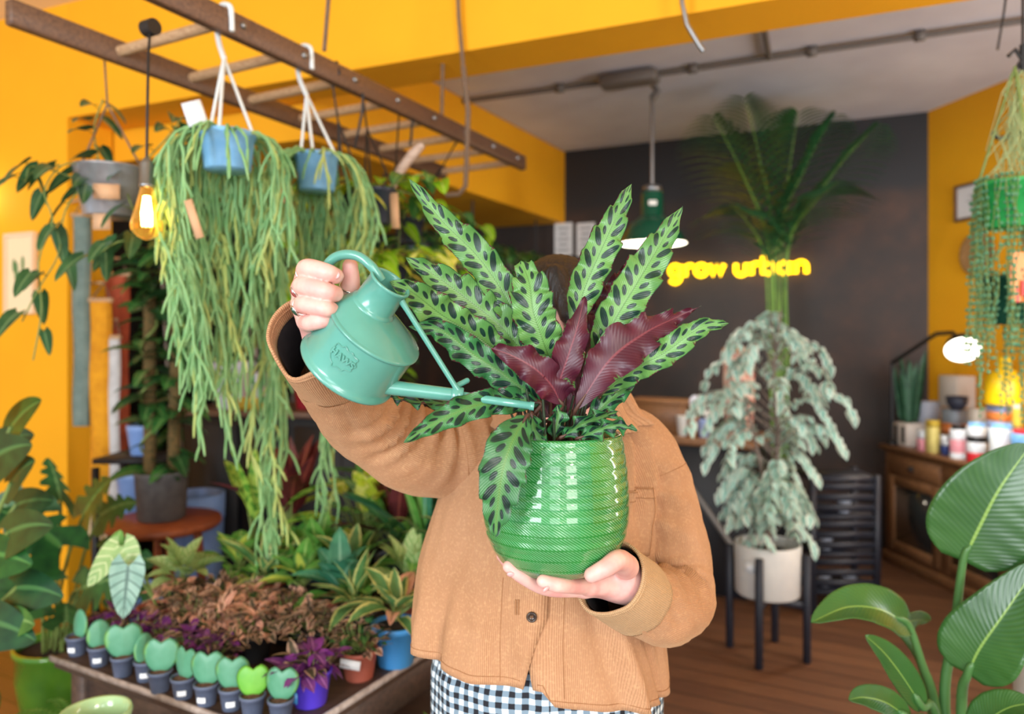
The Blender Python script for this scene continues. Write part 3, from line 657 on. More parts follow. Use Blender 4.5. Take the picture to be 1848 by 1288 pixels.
def button(px, py, r, off=.004):
    z = P(px, py, 1.10).z; th = 0
    for k in range(30):
        q = S(th, z, 0); th -= (CX+q.x/q.y*F-px)/F*1.1/.2*.6
    q = S(th, z, off); nrm = (S(th, z, .1)-S(th, z, 0)).normalized(); x, y = frame(nrm); Mx = Matrix((x, y, nrm)).transposed()
    mb = MB(); mb.lathe([(.0, .0005), (r*.45, .0005), (r*.55, .0012), (r*.7, .0026), (r*.9, .0026), (r, .0014), (r, 0)], 28, q, Mx)
    b = mb.build('button', M['button'], jk); mb = MB()
    for a in (.8, 2.4, 3.9, 5.5): mb.ball(tuple(q+Mx @ Vector((r*.2*math.cos(a), r*.2*math.sin(a), .0008))), .0009, 6)
    mb.build('button_thread', M['thread'], b)
button(960, 1106, .0078)
mb = MB()
for dx, dz in ((-.004, 0),):
    q = S(-.165, P(0, 1090, 1.1).z, .0042); mb.tube([q+Vector((0, 0, k)) for k in np.linspace(-.011, .011, 6)], .0012, 6); mb.tube([q+Vector((.004, 0, k)) for k in np.linspace(-.011, .011, 6)], .0012, 6)
mb.build('buttonhole', M['thread'], jk)
# collar: two folded wings
rows = []; uvs = []
mb = MB()
for i, (off, z) in enumerate(((.0, 1.330), (.004, 1.352), (.004, 1.376), (.012, 1.382), (.024, 1.370), (.034, 1.343), (.040, 1.325))):
    r = []; uv = []
    for j in range(61):
        th = .42+(2*pi-.84)*j/60; k = abs(j-30)/30
        b = S(th, min(z, 1.350)); cc = Vector(((1018-CX)/F*1.262, 1.262, z)); d_ = (b-cc); d_.z = 0
        q = cc+d_.normalized()*(d_.length*.98+off); q.z = z-(.022*max(0, k-.6)/.4 if i > 2 else 0)-.004; r.append(q); uv.append((j*.006, i*.02))
    rows.append(r); uvs.append(uv)
mb.grid(rows, uvs); o = mb.build('collar', [M['cord']], jk); so = o.modifiers.new('thickness', 'SOLIDIFY'); so.thickness = .003
# sleeves
def sleeve(name, pts, folds, n=64, k=56, m='cord', ell=1.0, parent=None, seed=0, ends=True, upv=None):
    sp = spline([tuple(P(*q[:3]))+(q[3],) for q in pts], n); mb = MB(); rows = []; uvs = []; x = None; L = 0
    for i, q in enumerate(sp):
        p = Vector(q[:3]); r = q[3]; d = Vector(sp[min(i+1, n-1)][:3])-Vector(sp[max(i-1, 0)][:3]); d.normalize()
        if x is None: x, y = frame(d, Vector(upv or (0, -1, .2)))
        else: x = (x-d*x.dot(d)).normalized(); y = x.cross(d).normalized()
        if i: L += (p-Vector(sp[i-1][:3])).length
        tt = i/(n-1); row = []; uv = []
        for j in range(k):
            a = 2*pi*j/k; dd = 0
            for (c0, wd, fr, ph, am, sk) in folds:
                dd += am*math.exp(-((tt-c0)/wd)**2)*(1-abs(math.sin(fr*pi*(tt-c0)/wd+sk*math.cos(a-ph)+ph))**.8*2)
            dd *= max(0, min(1, .45+.65*math.cos(a-.75)))
            dd += .006*noise.noise(Vector((math.cos(a)*1.5+seed, math.sin(a)*1.5, L*14)))+.003*noise.noise(Vector((math.cos(a)*4+seed, math.sin(a)*4, L*30)))
            row.append(p+x*math.cos(a)*(r+dd)+y*math.sin(a)*(r+dd)*ell); uv.append((a*.058, L))
        rows.append(row); uvs.append(uv)
    mb.grid(rows, uvs, True, flip=True); o = mb.build(name, [M[m]], parent or jk)
    so = o.modifiers.new('thickness', 'SOLIDIFY'); so.thickness = .0022; so.offset = 1; return o, rows
s1_, rowsR = sleeve('sleeve', [(905, 800, 1.245, .050), (868, 806, 1.24, .064), (800, 818, 1.22, .0685), (735, 806, 1.19, .0645), (675, 776, 1.15, .0575), (630, 735, 1.09, .0520), (603, 690, 1.03, .0470), (588, 652, .985, .0445)],
       [(.60, .17, 2.2, .4, .0105, 2.2), (.30, .14, 1.6, 1.4, .006, 1.6), (.82, .12, 1.4, .9, .004, 1.2)], seed=1)
s2_, rowsL = sleeve('sleeve', [(1108, 790, 1.25, .044), (1138, 796, 1.245, .056), (1163, 836, 1.24, .0600), (1188, 896, 1.23, .0570), (1208, 960, 1.215, .0555), (1222, 1030, 1.20, .0560), (1222, 1086, 1.165, .0560), (1190, 1092, 1.10, .0520), (1150, 1078, 1.045, .0475), (1118, 1062, 1.005, .0430)],
       [(.66, .14, 2.4, 2.0, .011, 2.4), (.36, .18, 1.7, .3, .008, 2.2), (.86, .1, 1.6, 1.0, .005, 1.4)], seed=5)
# drop shoulder seams
for rows, i in ((rowsR, 15), (rowsL, 17)):
    mb = MB(); r = rows[i]; mb.tube([q+(q-sum(r, Vector())/len(r)).normalized()*.0022 for q in r+[r[0]]], .0007, 5, cap=False); mb.build('shoulder_seam', M['thread'], s1_ if rows is rowsR else s2_)
def cuff(pts, m, rr, seed, parent, notch=0, up=(0, -1, .2)):
    n = 16; k = 56; sp = spline([tuple(P(*q[:3]))+(q[3],) for q in pts], n); mb = MB(); rows = []; uvs = []; L = 0; x = None
    for i, q in enumerate(sp):
        p = Vector(q[:3]); d = (Vector(sp[min(i+1, n-1)][:3])-Vector(sp[max(i-1, 0)][:3])).normalized()
        if x is None: x, y = frame(d, Vector(up))
        else: x = (x-d*x.dot(d)).normalized(); y = x.cross(d).normalized()
        if i: L += (p-Vector(sp[i-1][:3])).length
        row = []
        for j in range(k):
            a = 2*pi*j/k; r = q[3]+.004*noise.noise(Vector((math.cos(a)*1.6+seed, math.sin(a)*1.6, i*.08)))
            row.append(p+x*math.cos(a)*r+y*math.sin(a)*r*rr-d*notch*max(0, math.cos(a-notch_a))**8*(i/n))
        rows.append(row); uvs.append([(2*pi*j/k*.05, L) for j in range(k)])
    mb.grid(rows, uvs, True, flip=True); o = mb.build('cuff', [M[m]], parent); so = o.modifiers.new('thickness', 'SOLIDIFY'); so.thickness = .0036; so.offset = 0
    mb = MB(); mb.tube([q for q in rows[-3]]+[rows[-3][0]], .0028, 6, cap=False); mb.build('cuff_edge', M[m], o)
    mb = MB(); rr2 = [[q.lerp(sum(r, Vector())/len(r), .10) for q in r] for r in rows[:12]]; mb.grid(rr2, uvs[:12], True); mb.build('cuff_lining', M['black_knit'] , o)
    return o
notch_a = 2.2
cuff([(600, 676, 1.01, .0480), (583, 645, .968, .0505), (570, 618, .935, .0525), (562, 598, .912, .0535)], 'cord', 1.0, 2, s1_, .03)
notch_a = 4.0
cuff([(1150, 1076, 1.045, .0510), (1128, 1062, 1.012, .0500), (1108, 1048, .985, .0485), (1098, 1040, .97, .048)], 'cord2', .95, 7, s2_, 0)
# crop top glimpsed in the gap, trousers and shoes
mb = MB(); rows = [[S(th, z, -.012) for th in np.linspace(-.9, .9, 21)] for z in np.linspace(.985, 1.345, 14)]; mb.grid(rows); mb.build('undershirt', M['black_knit'], pr)
t = NT('gingham_cotton'); u, v = t.uv()
def chk(x): return t.math('GREATER_THAN', t.math('FRACT', t.math('DIVIDE', x, .0180)), .5)
n1 = t.math('MULTIPLY', t.math('SUBTRACT', t.noise(30), .5), .006)
a, b = chk(t.math('ADD', u, n1)), chk(t.math('ADD', v, n1)); sm_ = t.math('MULTIPLY', t.math('ADD', a, b), .5)
rp = t.n('ValToRGB', {0: sm_}); e = rp.color_ramp.elements; rp.color_ramp.interpolation = 'CONSTANT'
e[0].position = 0; e[0].color = lin((222, 234, 240))+(1,); e[1].position = .3; e[1].color = lin((120, 142, 158))+(1,); e2 = e.new(.8); e2.color = lin((24, 26, 34))+(1,)
t.col(rp.outputs[0]); t.bump(t.noise(500, detail=2), .3, .001); t.set(Roughness=.85); M['gingham'] = t.m
mb = MB(); rows = []; uvs = []
for i in range(25):
    z = .985-.205*i/24; hw = .172+.020*min(1, (.985-z)/.08); r = []; uv = []
    for j in range(97):
        a = 2*pi*j/96; ru = 1+.020*math.sin(a*34+math.sin(a*5)*2)*max(0, 1-i/14)+.010*math.sin(a*13+z*9)
        r.append(Vector((.058+(hw)*ru*math.sin(a), 1.238-(.122)*ru*math.cos(a), z))); uv.append((a*.165, z))
    rows.append(r); uvs.append(uv)
mb.grid(rows, uvs)
for sx in (-1, 1):
    rows = []; uvs = []
    for i in range(30):
        z = .82-.74*i/29; r0 = .108-.012*i/29; r = []; uv = []
        for j in range(49):
            a = 2*pi*j/48; ru = 1+.03*math.sin(a*6+z*8+sx)
            r.append(Vector((.058+.090*sx+.02*sx*i/29+r0*.86*ru*math.sin(a), 1.245-r0*1.02*ru*math.cos(a), z))); uv.append((a*.105, z))
        rows.append(r); uvs.append(uv)
    mb.grid(rows, uvs)
tr = mb.build('trousers', [M['gingham']], pr)
mb = MB(); mb.tube([Vector((.058+.1735*math.sin(a), 1.238-.123*math.cos(a), .978)) for a in np.linspace(0, 2*pi, 80)], .010, 8, cap=False, flat=.5); mb.build('waistband', M['gingham'], tr)
M['shoe'] = mat('black_leather', (24, 22, 22), .35); M['rubber'] = mat('dark_rubber', (40, 38, 36), .7)
for sx in (-1, 1):
    bx_ = .06+.105*sx; mb = MB()
    q = lambda p: smin(sd_cone(p, (bx_, 1.275, .06), (bx_, 1.275, .12), .047, .046), smin(sd_cone(p, (bx_, 1.28, .052), (bx_+.012*sx, 1.12, .046), .040, .042), sd_ell(p, (bx_+.014*sx, 1.09, .042), (.044, .06, .036)), .03), .03)
    mb.raw(*snets(lambda p: np.maximum(q(p), .014-p[:, 2]), (bx_-.08, .99, .0), (bx_+.08, 1.36, .15), .006)); o = mb.build('shoe', M['shoe'], pr)
    mb = MB(); mb.grid([[(bx_+.045*math.cos(a)+(.012*sx if math.sin(a) < 0 else 0), 1.185+.14*math.sin(a), z) for a in np.linspace(0, 2*pi, 33)[:-1]] for z in (.0, .018)], None, True); mb.fan([Vector((bx_+.045*math.cos(a), 1.185+.14*math.sin(a), 0)) for a in np.linspace(0, 2*pi, 33)[:-1]]); mb.build('sole', M['rubber'], o)
# ------------------------------------------------------------------ the hanging ladder
M['ladder'] = wood('weathered_brown_wood', (126, 92, 68), (84, 62, 50), (3, 40, 40)); M['rung'] = wood('pale_rung_wood', (206, 172, 134), (170, 132, 96), (3, 40, 40))
M['rope'] = mat('grey_brown_rope', (128, 104, 84), .9, c2=(98, 80, 66), scale=200); M['steel'] = mat('zinc_steel', (150, 152, 154), .35, .9); M['white_plastic'] = mat('white_plastic', (226, 234, 236), .4)
M['black'] = mat('matt_black_metal', (26, 26, 28), .5); M['brass'] = mat('brass', (176, 140, 80), .3, .9)
LW = Vector((.462, .887, 0)); LR = Vector((.887, -.462, 0)); zl = 2.35
def onplane(px, py, z): d = (CZ-z)*F/(py-HZ); return P(px, py, d)
fr_end = onplane(938, 292, zl); rr_st = onplane(28, 26, zl); back = (fr_end-rr_st).dot(LR)
ld = thing('ladder', 'old wooden ladder hung flat from the ceiling as a plant rail', 'ladder', tuple(rr_st))
def rail(p0, L, name='rail'):
    mb = MB(); mb.box(p0+LW*L/2, (L, .034, .070), LW, LR, Vector((0, 0, 1)), .004); return mb.build(name, M['ladder'], ld)
LL = (fr_end-rr_st).dot(LW)
rail(rr_st-LW*.02, LL+.06); fr0 = rr_st+LR*back; rail(fr0-LW*.02, LL+.06)
bolt_t = []
for k in range(10):
    tt = .30+.262*k
    if tt > LL: break
    mb = MB(); mb.tube([rr_st+LW*tt, fr0+LW*tt], .0165, 12); mb.build('rung', M['rung'], ld)
for tt in np.linspace(.35, LL-.06, 8):
    q = fr0+LW*tt-LR*.0+LR*.018; mb = MB(); mb.ball(q+Vector((0, 0, .004)), .011, 10, sc=(1, 1, 1)); mb.build('bolt', M['steel'], ld)
for q, lab in ((onplane(585, 92, zl+.035), 'frayed rope tied to the near rail of the ladder, rising to the ceiling'), (onplane(797, 226, zl), 'straight brown rope behind the ladder, left one of the two hanging close together')):
    mb = MB(); top = Vector((q.x+.06 if q.y < 2.5 else q.x, q.y-.05, 3.17)); mb.tube([q, q.lerp(top, .5)+Vector((.01, 0, 0)), top], .007, 7); tag(mb.build('rope', M['rope']), lab, 'rope', 'ropes holding the ladder')
q0 = onplane(846, 250, zl); mb = MB(); mb.tube([P(836, 120, 2.9), P(845, 200, 2.92), P(842, 300, 2.95), P(840, 336, 2.96), P(828, 350, 2.97), P(805, 352, 2.98)], .010, 10); mb.tube([P(824, -60, 2.9), P(828, 30, 2.9), P(836, 122, 2.9)], .008, 8); tag(mb.build('hanging_rail_bracket', M['rope']), 'thin rope and bent pipe hook hanging behind the end of the ladder', 'hook')
# hooks on the beam and black cable ties on rungs
mb = MB(); mb.tube([P(1229, -60, 2.5), P(1231, 5, 2.5), P(1240, 45, 2.5), P(1262, 82, 2.5), P(1270, 92, 2.5)], .0085, 10); tag(mb.build('hook', M['steel']), 'bent grey steel hook hanging from the beam at the top of the picture', 'hook')
def hanger_hook(mb, top, h):
    """white S hook over the rail; returns its lower end"""
    pts = [top+LR*.035+Vector((0, 0, -.045)), top+LR*.034+Vector((0, 0, .012)), top+LR*.012+Vector((0, 0, .034)), top-LR*.018+Vector((0, 0, .026)), top-LR*.018+Vector((0, 0, -.02)), top-LR*.0+Vector((0, 0, -h))]
    return pts
# ------------------------------------------------------------------ hanging planters
M['blue_pot'] = mat('light_blue_plastic', (134, 190, 232), .4, c2=(118, 176, 222), scale=30); M['dark_pot'] = mat('dark_slate_plastic', (46, 54, 70), .3); M['galv'] = mat('galvanised_metal', (176, 178, 184), .34, .45, c2=(146, 144, 146), scale=14)
M['kraft'] = mat('brown_paper_tag', (214, 168, 128), .8); M['pale_tag'] = mat('white_plant_tag', (236, 240, 244), .6); M['rhip'] = leafmat('pale_green_rhipsalis', (162, 206, 140), (126, 184, 118), rough=.5, trans=.2); M['rhip2'] = leafmat('yellow_green_rhipsalis', (200, 212, 124), (164, 192, 108), rough=.5, trans=.15)
def pot_mesh(c, rt, rb, h, rim=.006, n=32, wall=.004):
    mb = MB(); mb.lathe([(.001, 0), (rb*.96, 0), (rb, .003), (rt-rim*.3, h-rim*2.2), (rt+rim*.4, h-rim*2.1), (rt+rim*.5, h-.001), (rt+rim*.3, h), (rt-wall, h), (rt-wall*1.3, h-.02), (rb*.8, h*.5)], n, c); return mb
def soil_mesh(c, r, z, n=24):
    mb = MB(); c = Vector(c); mb.lathe([(r, z), (r*.5, z+.004), (.001, z+.006)], n, c); return mb
def rhipsalis(rt, c, z, R, bundles, seed):
    """drooping clumps of thin branching stems; bundle = (px, py of its end, depth, strands, spread)"""
    rg = random.Random(seed); mb = MB(); mb2 = MB(); c = Vector(c)
    for (bx, by, bd_, ns_, spr) in bundles:
        end = P(bx, by, bd_); ang = math.atan2(end.y-c.y, end.x-c.x)
        for k in range(ns_):
            a = ang+rg.gauss(0, .45); o = R*rg.uniform(.3, .9); B_ = mb if rg.random() < .68 else mb2
            p = c+Vector((o*math.cos(a), o*math.sin(a), z)); d = Vector((math.cos(a)*.7, math.sin(a)*.7, rg.uniform(.3, 1.3))).normalized(); pts = [p.copy()]; s_ = .032
            zend = end.z+(c.z+z-end.z)*(rg.random()**1.05)*.85; off = Vector((rg.gauss(0, spr), rg.gauss(0, spr), 0)); i = 0
            while p.z > zend and i < 70:
                i += 1; fr_ = max(0, min(1, (c.z+z-p.z)/(c.z+z-end.z))); tgt = Vector((end.x, end.y, p.z))+off*(1-.75*fr_)
                side = tgt-p; side.z = 0; rad = Vector((p.x-c.x, p.y-c.y, 0))
                pull = Vector((0, 0, -1)) if rad.length > R*1.08 or p.z < c.z-.02 else Vector((math.cos(a)*.9, math.sin(a)*.9, -.5))
                d = (d*.6+pull*.42+side*1.1*min(1, i/12)+Vector((rg.gauss(0, .13), rg.gauss(0, .13), 0))).normalized(); p = p+d*s_; pts.append(p.copy())
                if rg.random() < .62 and i > 3:
                    q = p.copy(); e = (d+Vector((rg.gauss(0, .5), rg.gauss(0, .4), .0))).normalized(); bp = [q.copy()]
                    for _ in range(rg.randint(2, 4)): e = (e*.8+Vector((0, 0, -.28))).normalized(); q = q+e*.022; bp.append(q.copy())
                    B_.tube(bp, [.0038]*(len(bp)-1)+[.002], 5, cap=False)
            if len(pts) > 3: B_.tube(pts, [.0041]*(len(pts)-2)+[.0034, .0018], 5, cap=False)
    mb.build('trailing_stems', M['rhip'], rt)
    o = mb2.build('trailing_stems', M['rhip2'], rt); o['label'] = 'yellower stems'
def basket(label, rail_px, pot_px, d, rt_, rb_, h, seed, bundles, potm='blue_pot', extra=None):
    top = onplane(*rail_px, zl); c = P(pot_px[0], pot_px[1], d); root = thing('hanging_planter', label, 'hanging plant', tuple(c), 'hanging planters on the ladder')
    mb = pot_mesh(c, rt_, rb_, h); o = mb.build('pot', M[potm], root); soil_mesh(c, rt_*.93, h-.012).build('soil', M['soil'], root)
    j = top+Vector((0, 0, -.115)); j = Vector((c.x*.25+j.x*.75, c.y*.25+j.y*.75, j.z)); pts = [top+LR*.036+Vector((0, 0, .012)), top+LR*.030+Vector((0, 0, .040)), top+LR*.004+Vector((0, 0, .052)), top-LR*.022+Vector((0, 0, .04)), top-LR*.024+Vector((0, 0, .0)), top-LR*.016+Vector((0, 0, -.05)), j]
    mb = MB(); mb.tube([Vector(q) for q in spline([tuple(p) for p in pts], 26)], .0078, 8)
    mb2 = MB(); mb2.tube([top+LR*.036+Vector((0, 0, .012)), top+LR*.037+Vector((0, 0, -.02))], .0055, 8); mb.tube([top+LR*.036+Vector((0, 0, .012)), top+LR*.038+Vector((0, 0, -.03))], .0075, 8)
    hk = mb.build('hanger_hook', M['white_plastic'], root)
    for k in range(3):
        a = .6+k*2*pi/3; mb = MB(); mb.tube([j, c+Vector((rt_*math.cos(a), rt_*math.sin(a), h-.004))], .0050, 6); mb.build('hanger_strap', M['white_plastic'], root)
    rhipsalis(root, c, h-.01, rt_*.95, bundles, seed)
    return root, c
b1, c1 = basket('light blue hanging basket of trailing rhipsalis nearest the light bulb', (402, 42), (411, 308), 1.93, .069, .058, .098, 1, [(362, 810, 1.95, 40, .026), (428, 860, 2.04, 28, .024), (395, 560, 2.03, 14, .04), (462, 520, 1.98, 14, .02), (342, 470, 1.9, 14, .02), (462, 255, 2.0, 7, .06), (345, 250, 1.9, 6, .05), (400, 300, 1.85, 9, .04)])
mb = MB(); mb.box(P(352, 205, 1.86), (.045, .012, .062), (.9, .2, .3)); mb.build('plant_tag', M['pale_tag'], b1)
mb = MB(); mb.box(P(350, 395, 1.84), (.02, .003, .10), (.95, .1, .3)); mb.build('paper_tag', M['kraft'], b1)
b2, c2_ = basket('light blue hanging basket of rhipsalis behind the first, above the hand', (547, 112), (572, 345), 2.28, .066, .054, .112, 3, [(487, 1010, 2.24, 24, .022), (498, 780, 2.26, 26, .03), (583, 985, 2.36, 8, .015), (580, 700, 2.38, 26, .03), (622, 560, 2.32, 14, .025), (525, 560, 2.3, 16, .035), (570, 350, 2.2, 7, .03)])
mb = MB(); mb.box(P(508, 340, 2.12), (.05, .003, .085), (.98, .1, .1)); mb.build('paper_tag', M['kraft'], b2)
# heart-leaved climbers in dark pots further along the ladder
M['lime'] = leafmat('lime_heart_leaf', (156, 206, 36), (120, 178, 30), vein=(196, 224, 110), trans=.35); M['pothos'] = leafmat('mid_green_heart_leaf', (70, 128, 60), (42, 98, 48), vein=(120, 164, 96), trans=.2); M['vine'] = mat('green_vine_stem', (120, 140, 72), .6)
M['yellowvar'] = leafmat('yellow_marbled_leaf', (226, 230, 72), (180, 208, 52), blotch=(246, 244, 130), bs=30, trans=.35)
def vine_plant(root, c, z, mats, stems, seed, L, leafL, spread=.8, rise=.5, gap=.05, shape='heart', droop=.8):
    rg = random.Random(seed); ml = MB(); ms = MB(); c = Vector(c)
    for k in range(stems):
        a = rg.uniform(0, 2*pi) if spread else 0; p = c+Vector((.02*math.cos(a), .02*math.sin(a), z)); d = Vector((math.cos(a)*spread, math.sin(a)*spread, rise+rg.uniform(-.1, .3))).normalized(); pts = [p.copy()]; n = max(3, int(L*rg.uniform(.5, 1.1)/gap)); sd = 1
        for i in range(n):
            d = (d+Vector((rg.gauss(0, .18), rg.gauss(0, .18), -droop*.3))).normalized(); p = p+d*gap; pts.append(p.copy()); sd = -sd
            s_ = frame(d)[0]*sd; ld_ = (s_*.9+d*.4+Vector((0, -.25, .15))).normalized(); st_ = p+ld_*leafL*.35; ms.tube([p, st_], .0016, 4, cap=False)
            q = leafL*rg.uniform(.75, 1.2); leaf(ml, st_, (ld_+Vector((0, 0, -.3))), q, q*.78, shape, .9, .10, 6, m=rg.randrange(len(mats)), roll=rg.uniform(-.5, .5))
        ms.tube(pts, .0026, 5, cap=False)
    ms.build('vine_stem', M['vine'], root); ml.build('foliage', [M[q] for q in mats], root)
def dark_hanger(label, rail_px, pot_px, d, rt_, rb_, h, seed, mats, stems, L, leafL, tagm=None, strap='black'):
    top = onplane(*rail_px, zl); c = P(*pot_px, d); root = thing('hanging_planter', label, 'hanging plant', tuple(c), 'hanging planters on the ladder')
    pot_mesh(c, rt_, rb_, h).build('pot', M['dark_pot'], root); soil_mesh(c, rt_*.93, h-.012).build('soil', M['soil'], root)
    for k in range(3):
        a = .4+k*2*pi/3; mb = MB(); mb.tube([top+Vector((0, 0, -.03)), top.lerp(c, .3), c+Vector((rt_*math.cos(a), rt_*math.sin(a), h-.004))], .0035, 5); mb.build('hanger_strap', M[strap], root)
    mb = MB(); mb.tube([top+Vector((0, 0, -.03)), top+LR*.03+Vector((0, 0, .0)), top+LR*.02+Vector((0, 0, .04)), top-LR*.02+Vector((0, 0, .04)), top-LR*.024], .005, 6); mb.build('hanger_hook', M['black'], root)
    vine_plant(root, c, h-.005, mats, stems, seed, L, leafL)
    if tagm:
        mb = MB(); mb.box(c+Vector((rt_*1.02, -.03, h*.35)), (.028, .003, .12), (.98, .15, .05)); mb.build('paper_tag', M['kraft'], root)
    return root
dark_hanger('dark slate hanging pot of lime heart leaves with a brown paper tag', (655, 163), (680, 405), 2.50, .064, .046, .118, 11, ['lime', 'lime', 'pothos'], 9, .42, .085, True)
dark_hanger('black hanging pot partly hidden to the left of the slate pot', (600, 135), (632, 400), 2.62, .055, .042, .10, 12, ['lime', 'yellowvar'], 5, .3, .08)
dark_hanger('dark hanging pot with yellow marbled leaves behind the watering can handle', (720, 195), (702, 530), 2.62, .065, .05, .11, 13, ['yellowvar', 'yellowvar', 'lime'], 16, .45, .085)
dark_hanger('small dark hanging pot with yellow-green leaves behind the longest spotted leaf', (820, 250), (738, 440), 2.95, .06, .045, .10, 14, ['lime', 'pothos'], 8, .35, .085)
mb = MB(); mb.tube([P(655, 168, 2.5), P(654, 200, 2.5), P(640, 268, 2.55)], .005, 6); tag(mb.build('black_strap', M['black']), 'black strap over the ladder rail to the left, right of the second blue basket', 'strap')
mb = MB(); mb.tube([P(745, 212, 2.9), P(742, 250, 2.9), P(740, 262, 2.9)], .005, 6); tag(mb.build('black_strap', M['black']), 'short black strap over the ladder rail above the driftwood', 'strap')
M['driftwood'] = wood('pale_driftwood', (206, 186, 172), (160, 136, 122), (6, 6, 30))
mb = MB(); mb.tube([P(762, 262, 2.75), P(745, 278, 2.74), P(722, 308, 2.72), P(705, 345, 2.7)], [.014, .020, .018, .012], 9); tag(mb.build('driftwood', M['driftwood']), 'short pale piece of driftwood hanging beneath the ladder', 'driftwood')
# metal bucket with a trailing philodendron, far left
M['philo'] = leafmat('grey_green_philodendron', (70, 112, 66), (42, 84, 52), vein=(120, 150, 100), rough=.3, trans=.15)
cb = P(200, 392, 2.35); root = thing('hanging_planter', 'galvanised metal bucket with long trailing philodendron left of the light bulb', 'hanging plant', tuple(cb), 'hanging planters on the ladder')
mb = MB(); mb.lathe([(.001, 0), (.077, 0), (.080, .004), (.107, .148), (.111, .150), (.111, .155), (.104, .155), (.100, .14), (.07, .05)], 40, cb); mb.build('pot', M['galv'], root); soil_mesh(cb, .102, .138).build('soil', M['soil'], root)
mb = MB(); mb.box(cb+Vector((.040, -.098, .062)), (.075, .004, .046), (.98, .2, 0), (-.2, .98, .12)); mb.build('wooden_label', M['kraft'], root)
mb = MB(); mb.box(cb+Vector((.01, -.07, -.025)), (.055, .003, .05)); mb.build('paper_tag', M['kraft'], root)
tp = onplane(188, 96, zl)
for dx in (-.1, .1):
    mb = MB(); mb.tube([tp, tp.lerp(cb+Vector((0, 0, .2)), .5), cb+Vector((dx, 0, .152))], .0035, 5); mb.build('hanger_cord', M['rope'], root)
ml = MB(); ms = MB(); rg = random.Random(21)
for pts in ([(200, 345, 2.35), (150, 300, 2.28), (110, 300, 2.22), (80, 345, 2.2), (95, 400, 2.2), (70, 470, 2.2), (75, 560, 2.2), (60, 650, 2.2)], [(200, 345, 2.35), (160, 330, 2.3), (118, 380, 2.25), (105, 460, 2.25), (70, 520, 2.25), (40, 580, 2.25)],
            [(210, 345, 2.35), (300, 250, 2.3), (330, 210, 2.3)], [(230, 350, 2.3), (250, 420, 2.25), (205, 440, 2.2), (160, 470, 2.2)], [(190, 340, 2.36), (170, 240, 2.36), (185, 180, 2.36)], [(180, 345, 2.3), (130, 320, 2.25), (60, 300, 2.2), (45, 330, 2.2)]):
    sp = [P(*q) for q in spline(pts, 26)]; ms.tube(sp, .0024, 5, cap=False)
    for i in range(3, 26, 3 if len(pts) < 7 else 4):
        d = (sp[i]-sp[i-1]).normalized(); x = frame(d)[0]*(1 if i % 2 else -1); q = rg.uniform(.085, .13)
        ms.tube([sp[i], sp[i]+(x+Vector((0, -.2, .2)))*.03], .0016, 4, cap=False); leaf(ml, sp[i]+(x+Vector((0, -.2, .2)))*.03, x*.7+d*.3+Vector((0, -.3, -.35)), q, q*.52, 'heart', .6, .14, 7, roll=rg.uniform(-.6, .6))
ms.build('vine_stem', M['vine'], root); ml.build('foliage', M['philo'], root)
# filament bulb
M['amber'] = NT('amber_bulb_glass'); t = M['amber']; t.col(lin((255, 216, 140))); t.set(Roughness=.02, Transmission_Weight=1.0, IOR=1.04, Emission_Strength=.3); t.b.inputs['Emission Color'].default_value = lin((255, 176, 70))+(1,); M['amber'] = t.m
M['filament'] = mat('glowing_filament', (255, 220, 150), emit=(255, 214, 140), es=26)
bt = P(267, 330, 1.85); tie = onplane(272, 52, zl)
root = thing('pendant_bulb', 'glowing amber teardrop filament bulb on a black cord from the ladder', 'light bulb', tuple(P(265, 432, 1.85)))
mb = MB(); mb.tube([P(271, 50, 1.9), P(268, 100, 1.86), P(266, 200, 1.85), P(265, 285, 1.85)], .0036, 7); mb.build('cord', M['black'], root)
q = P(271, 50, 1.90); mb = MB(); mb.tube([q+LR*-.018, q+LR*.018], .021, 14); mb.build('cable_tie', M['black'], root)
c = P(265, 336, 1.85); mb = MB(); mb.lathe([(.005, .072), (.008, .068), (.013, .062), (.0165, .055), (.017, .006), (.019, .004), (.019, -.002), (.014, -.004)], 20, c, cap0=True); mb.build('socket', M['steel'], root)
mb = MB(); mb.lathe([(.0135, .0), (.0165, -.012), (.0235, -.04), (.0335, -.075), (.0385, -.098), (.036, -.112), (.022, -.126), (.006, -.134), (.001, -.135)], 28, c); o = mb.build('bulb_glass', M['amber'], root)
mb = MB()
for k in range(7):
    a = 2*pi*k/7; mb.tube([c+Vector((.006*math.cos(a), .006*math.sin(a), -.025)), c+Vector((.012*math.cos(a), .012*math.sin(a), -.068)), c+Vector((.011*math.cos(a+.45), .011*math.sin(a+.45), -.10))], .0030, 6)
mb.build('filament', M['filament'], root)
l = bpy.data.lights.new('filament_light', 'POINT'); l.energy = 7; l.color = (1, .68, .30); l.shadow_soft_size = .01; lo_ = bpy.data.objects.new('filament_light', l); C.objects.link(lo_); lo_.location = (0, 0, c.z-.07-root.location.z); lo_.parent = root
